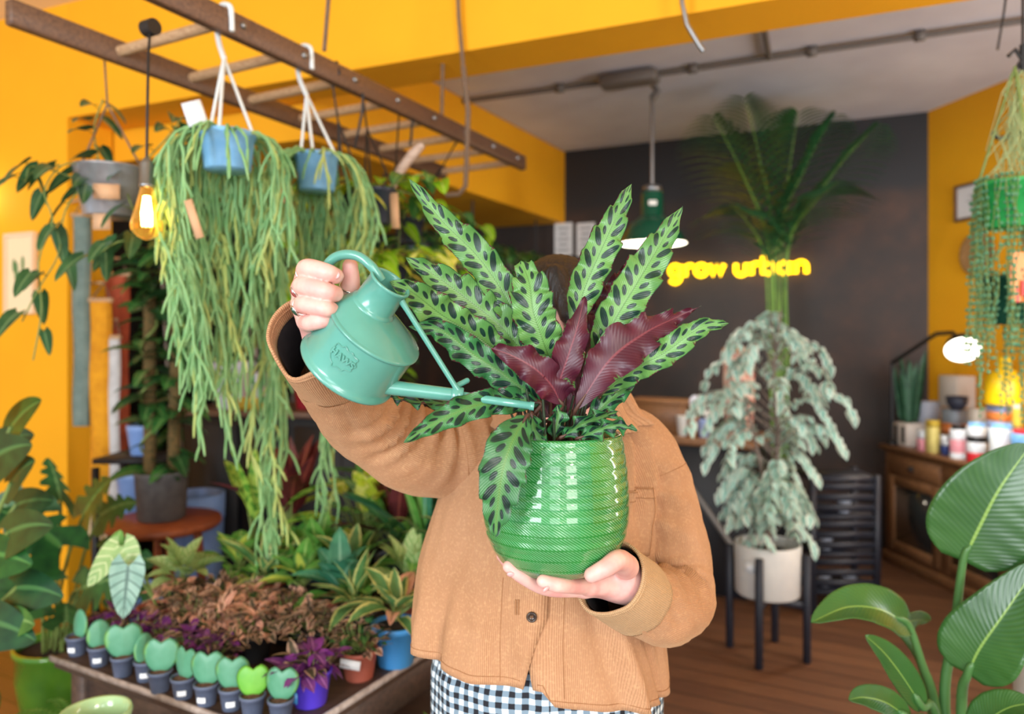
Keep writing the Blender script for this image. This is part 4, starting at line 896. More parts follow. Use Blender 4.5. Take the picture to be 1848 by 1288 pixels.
# ------------------------------------------------------------------ ceiling: conduit, enamel pendant, neon sign
M['conduit'] = mat('grey_conduit', (112, 108, 104), .5); M['enamel'] = mat('dark_green_enamel', (16, 78, 54), .25, coat=.5); M['enamel_in'] = mat('white_enamel', (240, 238, 230), .3); M['lamp_glow'] = mat('lit_lamp', (255, 244, 220), emit=(255, 240, 210), es=9)
def ceil(px, py, z=3.0): return onplane(px, py, z)
mb = MB(); mb.tube([ceil(836, 183), ceil(1100, 147), ceil(1390, 104), ceil(1900, 30)], .016, 8)
for px in (1010, 1250, 1465, 1660): q = ceil(px, 183-(px-836)*.1455+1); mb.box(q, (.05, .03, .05), R_, W_)
mb.tube([ceil(1388, 104), ceil(1376, 30)], .016, 8); tag(mb.build('conduit_pipe', M['conduit']), 'thin grey electrical conduit running across the plaster ceiling', 'pipe')
mb = MB(); q = ceil(1135, 143, 2.98); mb.box(q, (.34, .13, .07), R_, W_, None, .012); tag(mb.build('junction_box', M['conduit']), 'grey junction box on the ceiling conduit above the green lamp', 'junction box')
lt = ceil(1177, 152, 2.99); ls = Vector((lt.x-.0, lt.y, 0)); zb = CZ-(440-HZ)/F*lt.y; ls.z = zb
root = thing('pendant_lamp', 'dark green enamel factory pendant lamp hanging left of the neon sign', 'lamp', tuple(ls))
mb = MB(); mb.lathe([(.205, 0), (.207, .004), (.200, .012), (.185, .045), (.135, .12), (.085, .155), (.07, .165), (.066, .30), (.06, .31), (.03, .315)], 40, ls); o = mb.build('lamp_shade', M['enamel'], root)
mb = MB(); mb.lathe([(.203, .002), (.18, .043), (.13, .116), (.08, .15), (.001, .155)], 40, ls); mb.build('shade_lining', M['enamel_in'], root)
mb = MB(); mb.ball(ls+Vector((0, 0, .06)), .05, 14); mb.build('bulb', M['lamp_glow'], root)
mb = MB(); mb.lathe([(.001, .36), (.03, .355), (.055, .345), (.062, .312), (.03, .31)], 24, ls); mb.build('lamp_cap', M['steel'], root)
mb = MB(); mb.box(ls+Vector((-.01, -.068, .235)), (.05, .01, .03), bev=.004); mb.build('switch_plate', M['enamel_in'], root)
mb = MB(); mb.tube([ls+Vector((0, 0, .355)), Vector((ls.x, ls.y, 2.93))], .011, 8); n = 26
mb.build('suspension_chain', M['steel'], root)
mb = MB(); mb.tube([Vector((ls.x, ls.y, 2.90)), Vector((ls.x+.03, ls.y, 2.95)), Vector((ls.x, ls.y, 2.99))], .02, 8); mb.build('ceiling_hook', M['steel'], root)
l = bpy.data.lights.new('pendant_light', 'POINT'); l.energy = 14; l.color = (1, .9, .75); l.shadow_soft_size = .05; lo_ = bpy.data.objects.new('pendant_light', l); C.objects.link(lo_); lo_.location = (0, 0, -.03); lo_.parent = root
def onwall(px, py, p0=A, dr=dAB, off=.0):
    k = (px-CX)/F; t_ = (k*p0.y-p0.x)/(dr.x-k*dr.y); q = p0+dr*t_; q = P(px, py, q.y); nn = Vector((dr.y, -dr.x, 0)); return q+nn*off
M['neon'] = mat('lit_yellow_neon', (255, 214, 20), emit=(255, 196, 8), es=5)
nn = Vector((dAB.y, -dAB.x, 0)); nn = nn if nn.y < 0 else -nn
def arc(cx, cy, r, a0, a1, n=14): return [(cx+r*math.cos(math.radians(a0+(a1-a0)*i/n)), cy+r*math.sin(math.radians(a0+(a1-a0)*i/n))) for i in range(n+1)]
GL = {'g': ([arc(.5, .5, .42, 0, 360, 24), [(.92, .95), (.92, -.1)]+arc(.5, -.1, .42, 0, -150)], 1.25), 'r': ([[(.12, 0), (.12, .92)], [(.12, .5)]+arc(.5, .5, .40, 150, 55)], .92), 'o': ([arc(.5, .48, .44, 0, 360, 26)], 1.2),
      'w': ([[(0, .92), (.3, .03), (.58, .85), (.86, .03), (1.15, .92)]], 1.45), 'u': ([[(.1, .92), (.1, .4)]+arc(.5, .4, .40, 180, 360)+[(.9, .92)], [(.9, .5), (.9, .02)]], 1.22), 'b': ([[(.1, 1.45), (.1, .02)], arc(.5, .48, .42, 0, 360, 24)], 1.2),
      'a': ([arc(.5, .48, .42, 0, 360, 24), [(.92, .92), (.92, .02)]], 1.25), 'n': ([[(.1, .02), (.1, .92)], [(.1, .5)]+arc(.5, .52, .40, 180, 0)+[(.9, .02)]], 1.15)}
p0 = onwall(1210, 500); p1 = onwall(1462, 494); ns = thing('neon_sign', 'glowing yellow neon lettering of two words on the dark brown wall', 'sign', tuple(p0))
W0 = sum(GL[c][1] for c in 'growurban')+.55; sc_ = (p1-p0).length/W0; xx = 0; up_ = (p1.z-p0.z)/(p1-p0).length
for ch in 'grow urban':
    if ch == ' ': xx += .55; continue
    mb = MB()
    for st_ in GL[ch][0]:
        pts = [p0+(p1-p0).normalized()*((xx+x_)*sc_)+Vector((0, 0, y_*sc_))+nn*.05 for x_, y_ in st_]; mb.tube(pts, .0175, 8)
    o = mb.build('letter', M['neon'], ns)
    mb = MB(); q = p0+(p1-p0).normalized()*((xx+.5)*sc_)+Vector((0, 0, .05*sc_)); mb.tube([q, q+nn*.05], .006, 6); mb.build('standoff', M['black'], o); xx += GL[ch][1]
# white posters at the left end of the dark wall
M['paper'] = mat('white_paper', (232, 230, 228), .8); M['ink'] = mat('grey_print', (120, 116, 116), .8)
for px, lab in ((1018, 'white printed poster on the dark wall, left of the pair'), (1058, 'white printed poster on the dark wall, right of the pair')):
    q = onwall(px, 432, off=0)+nn*.012; root = thing('poster', lab, 'poster', (q.x, q.y, q.z-.14), 'posters on the dark wall'); mb = MB(); mb.box(q, (.155, .012, .27), dAB, nn, Vector((0, 0, 1))); mb.build('sheet', M['paper'], root, smooth=False)
    mb = MB()
    for k in range(5): mb.box(q+nn*.008+Vector((0, 0, .09-.045*k)), (.10-.02*(k % 2), .002, .012), dAB, nn, Vector((0, 0, 1)))
    mb.build('print', M['ink'], root, smooth=False)
# dark plants along the shelf under the yellow bulkhead
M['darkleaf'] = leafmat('dark_green_leaf', (44, 88, 44), (26, 60, 34), vein=(84, 124, 74), trans=.12); M['grey_pot'] = mat('grey_plastic_pot', (108, 116, 132), .5); M['deskwood'] = wood('oiled_oak_top', (150, 104, 64), (112, 74, 44), (3, 30, 30))
sa = A+bd*.15+Vector((0, 0, 1.93)); sb_ = A+bd*2.3+Vector((0, 0, 1.93)); shn = Vector((-bd.y, bd.x, 0)); shn = shn if shn.x < 0 else -shn
root = thing('wall_shelf', 'long dark wooden plant shelf under the yellow bulkhead', 'shelf', tuple((sa+sb_)/2)); mb = MB(); mb.box((sa+sb_)/2+shn*.14, ((sb_-sa).length, .30, .035), bd, shn, Vector((0, 0, 1)), .004); mb.build('board', M['ladder'], root)
for k in (.05, .5, .95): mb = MB(); q = sa.lerp(sb_, k)+shn*.14; mb.tube([q, q+Vector((0, 0, .52))], .008, 8); mb.build('support_rod', M['black'], root)
for i, (k, m_, lab, rt_) in enumerate(((.10, 'grey_pot', 'dark trailing plant in a grey pot at the far end of the wall shelf', .07), (.27, 'galv', 'trailing plant in a metal pot second from the far end of the wall shelf', .075), (.45, 'grey_pot', 'bushy dark green plant in the middle of the wall shelf', .08), (.62, 'dark_pot', 'leafy plant in a dark pot towards the near end of the wall shelf', .07), (.82, 'grey_pot', 'heart-leaved plant in a grey pot at the near end of the wall shelf', .08))):
    c = sa.lerp(sb_, k)+shn*.12+Vector((0, 0, .0185)); root = thing('shelf_plant', lab, 'potted plant', tuple(c), 'plants on the wall shelf'); pot_mesh(c, rt_, rt_*.75, .13).build('pot', M[m_], root); soil_mesh(c, rt_*.92, .118).build('soil', M['soil'], root)
    vine_plant(root, c, .12, ['darkleaf', 'pothos'] if i != 1 else ['lime', 'darkleaf'], 14, 40+i, .55, .085, droop=1.0)
# ------------------------------------------------------------------ display table and its plants
M['tablewood'] = wood('dark_stained_pine', (88, 66, 54), (58, 44, 38), (2, 26, 26), .6); M['edge'] = mat('pale_worn_edging', (176, 160, 150), .5, c2=(140, 124, 114), scale=40)
TZ = .62; T0 = onplane(518, 1331, TZ); el_ = (onplane(97, 1183, TZ)-T0); TLn = el_.length; el_.normalize(); ew = Vector((-el_.y, el_.x, 0)); ew = ew if ew.y > 0 else -ew
def T(a, b, z=TZ): q = T0+el_*a+ew*b; q.z = z; return q
TW = 1.45
tb = thing('display_table', 'dark wooden display table with worn pale edging crowded with potted plants', 'table', tuple(T(TLn/2, TW/2, 0)))
mb = MB(); mb.box(T(TLn/2, TW/2, TZ-.016), (TLn, TW, .032), el_, ew, Vector((0, 0, 1)), .003); mb.build('tabletop', M['tablewood'], tb)
mb = MB(); mb.box(T(TLn/2, -.004, TZ-.005), (TLn+.016, .009, .014), el_, ew, Vector((0, 0, 1))); mb.box(T(-.004, TW/2, TZ-.005), (.009, TW, .014), el_, ew, Vector((0, 0, 1))); mb.build('edging', M['edge'], tb)
mb = MB(); mb.box(T(TLn/2, .05, TZ-.085), (TLn-.1, .022, .105), el_, ew, Vector((0, 0, 1))); mb.build('apron', M['tablewood'], tb); mb = MB(); mb.box(T(.05, TW/2, TZ-.085), (.022, TW-.1, .105), el_, ew, Vector((0, 0, 1))); mb.build('apron', M['tablewood'], tb)
for a in (.055, TLn-.055):
    for b in (.055, TW-.055): mb = MB(); mb.box(T(a, b, (TZ-.03)/2), (.055, .055, TZ-.03), el_, ew, Vector((0, 0, 1)), .004); mb.build('leg', M['tablewood'], tb)
mb = MB(); mb.box(T(TLn/2, TW/2, .2), (TLn-.08, TW-.08, .022), el_, ew, Vector((0, 0, 1))); mb.build('lower_shelf', M['tablewood'], tb)
M['slate_pot'] = mat('slate_grey_plastic', (92, 102, 126), .5, c2=(80, 90, 112), scale=30); M['hoya'] = leafmat('jade_heart_leaf', (96, 162, 130), (78, 146, 110), edge=(112, 172, 100), tw=.75, rough=.42, trans=.12); M['hoya2'] = leafmat('bright_green_heart_leaf', (126, 196, 72), (100, 178, 62), rough=.42, trans=.15); M['bark'] = mat('bark_chip_soil', (120, 86, 66), .95, c2=(62, 44, 36), scale=160, bump=1)
def thick_heart(mb, base, h, w_, yaw, lobes, m=0, lean=0.1):
    n = 30; ou = []
    for i in range(n):
        a = 2*pi*i/n; x = math.sin(a); z = math.cos(a)
        if lobes: X_ = .5*abs(x)**1.0*math.copysign(1, x)*(1+.16*z); Z_ = .5+.5*z-.17*max(0, 1-abs(x)/.42)*max(0, z)**2
        else: X_ = .5*x*(1-.12*z); Z_ = .5+.5*z
        ou.append((X_*w_, Z_*h))
    cy, sy = math.cos(yaw), math.sin(yaw); b = Vector(base)
    def pt(x, y, z): return b+Vector((x*cy-(y+z*lean)*sy, x*sy+(y+z*lean)*cy, z))
    rows = []; uvs = []
    for k, th in ((.0, -.0040), (.45, -.0036), (.85, -.0024), (1, 0), (.85, .0020), (.45, .003), (0, .0034)):
        rows.append([pt(x*k, th+.010*(abs(x)/w_)**1.2*k, (z-h*.45)*k+h*.45) for x, z in ou]); uvs.append([(.5+.45*k*z/h, .5+x/w_*k) for x, z in ou])
    mb.grid(rows, uvs, True, m)
hoyas = [((140, 1184), 1, -.5, 'hoya', 0, 1.0), ((180, 1203), 1, .7, 'hoya', 0, .95), ((222, 1222), 1, .35, 'hoya', 1, 1.15), ((264, 1230), 1, 1.15, 'hoya', 0, .95), ((289, 1250), 1, .1, 'hoya', 1, 1.1), ((331, 1262), 1, -.5, 'hoya', 1, 1.0), ((373, 1274), 1, .0, 'hoya', 1, 1.05), ((418, 1282), 1, .1, 'hoya', 1, 1.0), ((456, 1296), 1, .15, 'hoya2', 1, .95), ((507, 1304), 1, -.1, 'hoya', 1, 1.0)]
wd = ['first from the left end', 'second from the left end', 'third from the left end', 'fourth from the left end', 'fifth from the left end', 'fifth from the right end', 'fourth from the right end', 'third from the right end', 'bright green one', 'nearest the corner']
for i, ((px, py), s_, yaw, mm, lob, sz) in enumerate(hoyas):
    c = onplane(px, py-4, TZ); root = thing('heart_leaf_hoya', 'little heart-leaf hoya in the front row of the table, '+wd[i], 'potted plant', tuple(c), 'heart-leaf hoyas along the front table edge')
    pot_mesh(c, .0275, .0205, .050, .0035, 24, .002).build('pot', M['slate_pot'], root); soil_mesh(c, .0255, .044, 16).build('soil', M['bark'], root)
    mb = MB(); thick_heart(mb, c+Vector((0, 0, .040)), (.078*sz), .076*sz*(.8 if not lob else 1), yaw, lob); mb.build('leaf', M[mm], root)
    if i not in (2, 4, 8, 9):
        a = -pi/2+.25*(1 if i % 2 else -.4); mb = MB(); q = lambda x, z: c+Vector((.0262*math.cos(a+x), .0262*math.sin(a+x), z)); mb.grid([[q(x, .014) for x in np.linspace(-.38, .38, 6)], [q(x, .026) for x in np.linspace(-.38, .38, 6)]]); mb.build('price_label', M['pale_tag'], root)
# leaf materials for the crowd
LM = lambda n, *a, **k: M.__setitem__(n, leafmat(n, *a, **k))
LM('purple_leaf', (128, 66, 138), (84, 40, 96), vein=(170, 110, 170), trans=.2); LM('violet_leaf', (140, 60, 150), (96, 40, 112), trans=.25); LM('bronze_leaf', (140, 104, 84), (78, 56, 48), edge=(220, 178, 154), trans=.15); LM('pink_bronze_leaf', (232, 182, 158), (196, 136, 116), vein=(110, 70, 62), trans=.2); LM('olive_leaf', (74, 68, 50), (44, 40, 34), edge=(160, 130, 110), trans=.1)
LM('cream_edge_leaf', (110, 158, 96), (74, 128, 76), edge=(222, 220, 140), trans=.25, tw=.6); LM('yellow_centre_leaf', (206, 210, 92), (170, 190, 80), edge=(92, 140, 70), trans=.25); LM('fresh_leaf', (120, 176, 80), (82, 148, 62), vein=(170, 208, 120), trans=.3); LM('silver_leaf', (144, 180, 162), (108, 150, 132), vein=(50, 90, 70), veins=(60, 100, 82), vn=6, trans=.15)
LM('pale_vein_leaf', (170, 200, 130), (136, 176, 104), veins=(216, 226, 172), vn=6, trans=.3); LM('maroon_leaf', (108, 44, 44), (72, 28, 34), vein=(140, 70, 60), trans=.15); LM('lime_bump_leaf', (186, 216, 96), (140, 186, 66), blotch=(90, 150, 50), bs=45, trans=.3); LM('deep_leaf', (62, 116, 58), (36, 82, 44), vein=(110, 150, 88), trans=.15); LM('teal_leaf', (70, 138, 104), (44, 106, 82), vein=(120, 170, 140), trans=.15); LM('croton_leaf', (150, 86, 50), (96, 60, 44), blotch=(200, 160, 60), bs=30, trans=.15)
LM('black_green_leaf', (36, 80, 44), (22, 56, 34), vein=(70, 116, 66), trans=.08, rough=.28); LM('monstera_leaf', (44, 100, 42), (24, 68, 32), vein=(80, 134, 66), trans=.15, rough=.28); LM('ficus_leaf', (178, 218, 206), (136, 192, 182), edge=(234, 242, 230), tw=.5, trans=.25)
M['terracotta'] = mat('terracotta_plastic', (172, 92, 74), .6); M['violet_pot'] = mat('violet_blue_plastic', (86, 62, 204), .35); M['bright_blue'] = mat('bright_blue_plastic', (72, 150, 214), .4); M['black_pot'] = mat('black_plastic_pot', (36, 38, 42), .5)
def rosette(mb, c, z, n, L, Wd, shape, rg, el=(.3, 1.3), droop=.7, mats=1, fold=.12, stem=0, sm=None, nu=6, wave=0):
    c = Vector(c)
    for k in range(n):
        a = k*2.4+rg.uniform(-.3, .3); e = rg.uniform(*el); q = L*rg.uniform(.7, 1.1); d = Vector((math.cos(a)*math.cos(e), math.sin(a)*math.cos(e), math.sin(e)))
        b = c+Vector((0, 0, z))
        if stem:
            s_ = stem*rg.uniform(.6, 1.1); e2 = min(1.45, e+.35); dd = Vector((math.cos(a)*math.cos(e2), math.sin(a)*math.cos(e2), math.sin(e2))); p = b+dd*s_
            if sm is not None: sm.tube([b, b+dd*s_*.5+Vector((0, 0, .004)), p], [.0035, .003, .0022] if L > .1 else .0016, 5, cap=False)
            b = p
        leaf(mb, b, d, q, q*Wd, shape, droop, fold, nu, rg.randrange(mats), rg.uniform(-.35, .35), wave=wave)
def bush(mb, c, z, n, R, H, leafL, Wd, shape, rg, mats=1, sm=None):
    c = Vector(c)
    for k in range(n):
        a = rg.uniform(0, 2*pi); r = R*math.sqrt(rg.random()); h = H*(1-(r/R)**2*.6)*rg.uniform(.35, 1); p = c+Vector((r*math.cos(a), r*math.sin(a), z+h)); q = leafL*rg.uniform(.7, 1.25)
        d = Vector((math.cos(a+rg.gauss(0, .6)), math.sin(a+rg.gauss(0, .6))-.25, rg.uniform(-.1, .9))); leaf(mb, p, d, q, q*Wd, shape, .6, .1, 4, rg.randrange(mats), rg.uniform(-.6, .6), nv=1)
        if sm is not None and k % 3 == 0: sm.tube([c+Vector((r*.3*math.cos(a), r*.3*math.sin(a), z)), p], .0012, 4, cap=False)
def potted(name, label, c, potm, rt_, h, mats, fn, group, seed, cat='potted plant', rb=None, stem='vine', soil='soil'):
    root = thing(name, label, cat, tuple(c), group); pot_mesh(c, rt_, rb or rt_*.76, h, .004 if rt_ < .06 else .007, 28).build('pot', M[potm], root); soil_mesh(c, rt_*.93, h*.9).build('soil', M[soil], root)
    mb = MB(); sm = MB(); fn(mb, sm, random.Random(seed)); 
    if sm.v: sm.build('stems', M[stem], root)
    mb.build('foliage', [M[q] for q in mats], root); return root
G2 = 'purple plants behind the hoyas'; G3 = 'bronze small-leaved plants on the table'; G4 = 'variegated plants across the middle of the table'; G5 = 'taller plants at the back of the table'
pur = [(.78, .13, 'behind the first two hoyas'), (.68, .13, 'left of the middle, behind the third hoya'), (.575, .13, 'behind the fifth hoya'), (.475, .13, 'behind the sixth and seventh hoyas'), (.37, .13, 'behind the eighth hoya')]
for i, (a, b, lab) in enumerate(pur):
    c = T(a, b); potted('purple_fittonia', 'small purple leafy plant in a dark pot '+lab, c, 'black_pot', .036, .055, ['purple_leaf', 'violet_leaf', 'olive_leaf'], lambda mb, sm, rg: bush(mb, c, .05, 60, .058, .045, .034, .6, 'ovate', rg, 3, sm), G2, 60+i)
c = onplane(560, 1268, TZ); root = potted('purple_gynura', 'drooping purple plant in a vivid violet-blue pot near the table corner', c, 'violet_pot', .048, .078, ['violet_leaf', 'purple_leaf', 'olive_leaf'], lambda mb, sm, rg: (bush(mb, c, .07, 46, .055, .05, .055, .5, 'ovate', rg, 3, sm), rosette(mb, c, .085, 9, .09, .4, 'lance', rg, (.0, .6), 1.6, 2)), G2, 71)
mb = MB(); mb.box(c+Vector((-.028, -.036, .03)), (.028, .002, .03), (.8, -.6, 0)); mb.build('price_label', M['bright_blue'], root)
names3 = ['at the far left of its block', 'second along the front of its block', 'in the front middle of its block', 'left of the terracotta pot', 'at the back left of its block', 'in the back middle of its block', 'at the back right of its block', 'at the right end beside the blue pot', 'in the very middle of its block']
br = [(.72, .27), (.60, .25), (.48, .245), (.36, .24), (.66, .40), (.52, .38), (.38, .37), (.25, .33), (.56, .31)]
for i, (a, b) in enumerate(br):
    c = T(a, b); ms_ = [['bronze_leaf', 'pink_bronze_leaf', 'olive_leaf'], ['olive_leaf', 'bronze_leaf'], ['pink_bronze_leaf', 'bronze_leaf']][i % 3]
    potted('bronze_pilea', 'bronze and pinkish small-leaved plant '+names3[i], c, 'black_pot', .046, .07, ms_, lambda mb, sm, rg: (bush(mb, c, .055, 115, .082, .085, .030, .62, 'ovate', rg, len(ms_), sm), rosette(mb, c, .11, 7, .07, .34, 'lance', rg, (.1, 1.0), .8, len(ms_))), G3, 80+i)
c = onplane(648, 1222, TZ); root = potted('small_olive_plant', 'dark small-leaved plant in a terracotta pot with a white tag', c, 'terracotta', .045, .072, ['olive_leaf', 'bronze_leaf', 'deep_leaf'], lambda mb, sm, rg: bush(mb, c, .06, 110, .065, .09, .03, .6, 'ovate', rg, 3, sm), G3, 95)
mb = MB(); mb.box(c+Vector((-.012, -.047, .052)), (.05, .003, .022), (.95, -.1, -.12)); mb.build('price_label', M['pale_tag'], root)
c = onplane(714, 1196, TZ); potted('variegated_peperomia', 'cream edged plant with pink tints in a bright blue pot', c, 'bright_blue', .060, .105, ['cream_edge_leaf', 'cream_edge_leaf', 'pink_bronze_leaf'], lambda mb, sm, rg: rosette(mb, c, .11, 20, .135, .36, 'ovate', rg, (.2, 1.35), .8, 3, .15, .05, sm), G4, 101)
mid4 = [(.80, .36, 'pale_vein_leaf', 'ovate', .10, .6, 'leafy pale veined plant at the far left of the table behind the alocasia', .06), (.72, .50, 'yellow_centre_leaf', 'obov', .12, .5, 'pale yellow-green upright plant behind the left end of the bronze plants', .05), (.60, .50, 'cream_edge_leaf', 'lance', .17, .26, 'cream striped plant with arching leaves left of the table middle', .03), (.45, .50, 'yellow_centre_leaf', 'ovate', .13, .42, 'yellow centred plant in the middle of the table', .05),
        (.50, .62, 'fresh_leaf', 'ovate', .14, .5, 'fresh green plant behind the middle yellow centred plant', .07), (.30, .50, 'teal_leaf', 'ovate', .15, .46, 'blue-green broad leaved plant right of the middle', .05), (.20, .45, 'cream_edge_leaf', 'lance', .15, .3, 'cream edged spear-leaved plant behind the blue pot', .03), (.36, .62, 'cream_edge_leaf', 'ovate', .12, .45, 'mottled cream plant behind the blue-green plant', .08), (.13, .60, 'pale_vein_leaf', 'ovate', .13, .45, 'pale veined plant at the right edge of the table by the jacket', .08), (.61, .64, 'cream_edge_leaf', 'obov', .11, .5, 'cream edged plant behind the left striped plant', .06)]
for i, (a, b, m_, sh, L, Wd, lab, stm) in enumerate(mid4):
    c = T(a, b); potted('variegated_plant', lab, c, ('black_pot', 'slate_pot', 'terracotta')[i % 3], .06, .095, [m_, 'fresh_leaf' if i % 2 else m_], lambda mb, sm, rg: rosette(mb, c, .09, 20, L, Wd, sh, rg, (.2, 1.4), .75, 2, .14, stm, sm), G4, 110+i)
bk = [(.80, .64, ['lime_bump_leaf'], 'lance', .21, .24, 'lime green bumpy upright plant beside dark maroon leaves', .14, 7), (.74, .74, ['maroon_leaf'], 'ovate', .19, .36, 'dark maroon broad-leaved plant right of the lime bumpy one', .13, 11), (.50, .86, ['yellowvar', 'fresh_leaf', 'cream_edge_leaf'], 'ovate', .085, .55, 'bushy yellow speckled plant behind the tips of the rhipsalis', .15, 44), (.36, .84, ['maroon_leaf', 'croton_leaf', 'deep_leaf'], 'lance', .20, .3, 'red and green croton towards the back of the table', .09, 14), (.24, .82, ['fresh_leaf', 'teal_leaf'], 'strap', .24, .2, 'green strap-leaved plant below the raised elbow', .04, 16), (.12, .86, ['cream_edge_leaf', 'deep_leaf'], 'ovate', .075, .5, 'fine mottled plant below the raised sleeve', .16, 50),
      (.28, 1.10, ['lime', 'fresh_leaf'], 'ovate', .20, .5, 'tall fresh lime-leaved plant behind the raised elbow', .22, 16), (.46, 1.12, ['deep_leaf', 'fresh_leaf'], 'lance', .26, .3, 'tall deep green plant at the back of the table', .12, 14), (.10, 1.12, ['deep_leaf', 'teal_leaf'], 'lance', .24, .26, 'dark green plant at the back right of the table', .1, 16), (.60, 1.14, ['deep_leaf', 'maroon_leaf'], 'ovate', .14, .4, 'dark leafy plant at the back left of the table', .10, 16)]
for i, (a, b, ms_, sh, L, Wd, lab, stm, n) in enumerate(bk):
    c = T(a, b); potted('table_plant', lab, c, ('black_pot', 'slate_pot')[i % 2], .07, .12, ms_, lambda mb, sm, rg: rosette(mb, c, .11, int(n*1.25), L*1.2, Wd, sh, rg, (.35, 1.5), .55, len(ms_), .13, stm+.05, sm, wave=.12 if 'lime_bump_leaf' in ms_ else 0), G5, 130+i)
# alocasia with big silvery veined leaves at the left of the table
c = T(.735, .225); root = thing('silver_alocasia', 'alocasia with big silvery dark-veined leaves at the left of the table', 'potted plant', tuple(c)); pot_mesh(c, .05, .038, .08).build('pot', M['terracotta'], root); soil_mesh(c, .046, .072).build('soil', M['soil'], root)
for tip, base, m_, L, Wd in (((222, 1108, 1.93), (232, 1020, 1.95), 'silver_leaf', .16, .10), ((250, 1045, 1.97), (222, 985, 2.0), 'pale_vein_leaf', .13, .085), ((160, 1050, 1.95), (215, 985, 2.0), 'pale_vein_leaf', .16, .075), ((215, 960, 2.05), (200, 1010, 2.02), 'fresh_leaf', .12, .07)):
    b = P(*base); d = P(*tip)-b; mb = MB(); leaf(mb, b, d, d.length*1.1, Wd*1.1, 'heart', .15, .06, 10, 0, nv=4, up=Vector((.1, -1, .25)) if True else None); o = mb.build('leaf', M[m_], root); mb = MB(); mb.tube([c+Vector((0, 0, .08)), (c+Vector((0, 0, .08))).lerp(b, .6)+Vector((0, 0, .05)), b], .003, 6); mb.build('leaf_stalk', M['vine'], o)
# plant under the table edge, beside the trousers
c = onplane(738, 1650, .0); c = Vector((-.20, 1.72, 0)); c = T(-.16, .42, 0)
potted('floor_plant', 'glossy green plant on the floor between the table and the checked trousers', c, 'black_pot', .11, .2, ['deep_leaf', 'teal_leaf', 'fresh_leaf'], lambda mb, sm, rg: rosette(mb, c, .2, 22, .19, .42, 'ovate', rg, (.2, 1.35), .9, 3, .12, .16, sm), None, 150)
c = Vector((-1.30, 2.2, 0)); potted('fern', 'small light green fern on the floor by the near table leg', c, 'black_pot', .09, .27, ['fresh_leaf', 'lime'], lambda mb, sm, rg: [leaf(mb, Vector(c)+Vector((0, 0, .27))+dv_*k*.022+Vector((0, 0, -.0009*k*k)), (Vector((-dv_.y, dv_.x, .1))*s_+dv_*.5), .045*(1-k/18), .014, 'ovate', .4, .1, 3, 0, nv=1) for dv_ in [Vector((math.cos(a), math.sin(a), .9)).normalized() for a in np.linspace(0, 5.8, 13)] for k in range(2, 14) for s_ in (-1, 1)], None, 151)
M['celadon'] = mat('pale_celadon_glaze', (172, 206, 152), .2, coat=.5); q = onplane(172, 1281, .68); c = Vector((q.x, q.y, 0)); mb = MB()
mb.lathe([(.001, 0), (.075, 0), (.088, .02), (.084, .35), (.067, .655), (.071, .672), (.068, .680), (.062, .677), (.060, .64), (.065, .4)], 40, c); root = thing('planter', 'pale celadon glazed planter rim at the bottom edge in front of the table', 'planter', tuple(c)); mb.build('vessel', M['celadon'], root); soil_mesh(c, .060, .635).build('soil', M['soil'], root)
# ------------------------------------------------------------------ left side: monsteras in green pots, pictures, textiles
M['green_pot'] = mat('leaf_green_glaze', (92, 148, 48), .15, c2=(72, 128, 40), scale=8, coat=.7)
def bigleaf(mb, b, d, L, Wd, rg, m=0, up=None, split=0):
    b = Vector(b); d = Vector(d).normalized(); x, y = frame(d, up or Vector((rg.uniform(-.5, .5), -1, .55))); nu, nv = 14, 5
    for s_ in (-1, 1):
        rows = []; uvs = []
        for i in range(nu+1):
            u = i/nu; hw = Wd/2*SH['heart'](min(.995, u)); k = 1-.55*split*(1 if i % 3 == 1 and 2 < i < nu-1 else 0); row = []; uv = []
            for j in range(nv+1):
                v = j/nv; lim = v*k if split else v; z_ = -(u**2)*L*.25-abs(lim)*hw*.18; row.append(b+d*(u*L-(1-u)**3*lim**1.5*Wd*.3+lim*.02*L)+x*s_*lim*hw+y*(lim*hw*.12)+Vector((0, 0, z_))); uv.append((u, .5+s_*v*.5))
            rows.append(row); uvs.append(uv)
        mb.grid(rows, uvs, m=m, flip=s_ > 0)
def floor_pot_plant(label, c, rt_, h, potm, leaves, mats, seed, name='monstera', split=1, stems='vine'):
    root = thing(name, label, 'potted plant', tuple(c)); mb = MB(); c = Vector(c); mb.lathe([(.001, 0), (rt_*.78, 0), (rt_*.84, .015), (rt_*.98, h*.6), (rt_*.96, h*.9), (rt_*1.03, h*.93), (rt_*1.03, h), (rt_*.95, h), (rt_*.93, h*.9), (rt_*.9, h*.5)], 44, c); mb.build('pot', M[potm], root); soil_mesh(c, rt_*.93, h*.9).build('soil', M['soil'], root)
    rg = random.Random(seed); sm = MB()
    for (px, py, d, L, ang, el_v, mi) in leaves:
        p = P(px, py, d); mb = MB(); dv_ = Vector((math.sin(math.radians(ang)), -.3, math.cos(math.radians(ang))*.6+el_v)); bigleaf(mb, p, dv_, L, L*.86, rg, 0, split=split); lf = mb.build('leaf', M[mats[mi]], root); sm = MB(); q = c+Vector((rg.uniform(-.05, .05), rg.uniform(-.05, .05), h*.9)); sm.tube([Vector(v) for v in spline([tuple(q), tuple(q.lerp(p, .5)+Vector((0, 0, .08))), tuple(p)], 10)], .006, 6); sm.build('leaf_stalk', M[stems], lf)
    return root
cm = onplane(112, 1232, .02); cm = Vector((-1.74, 2.86, 0))
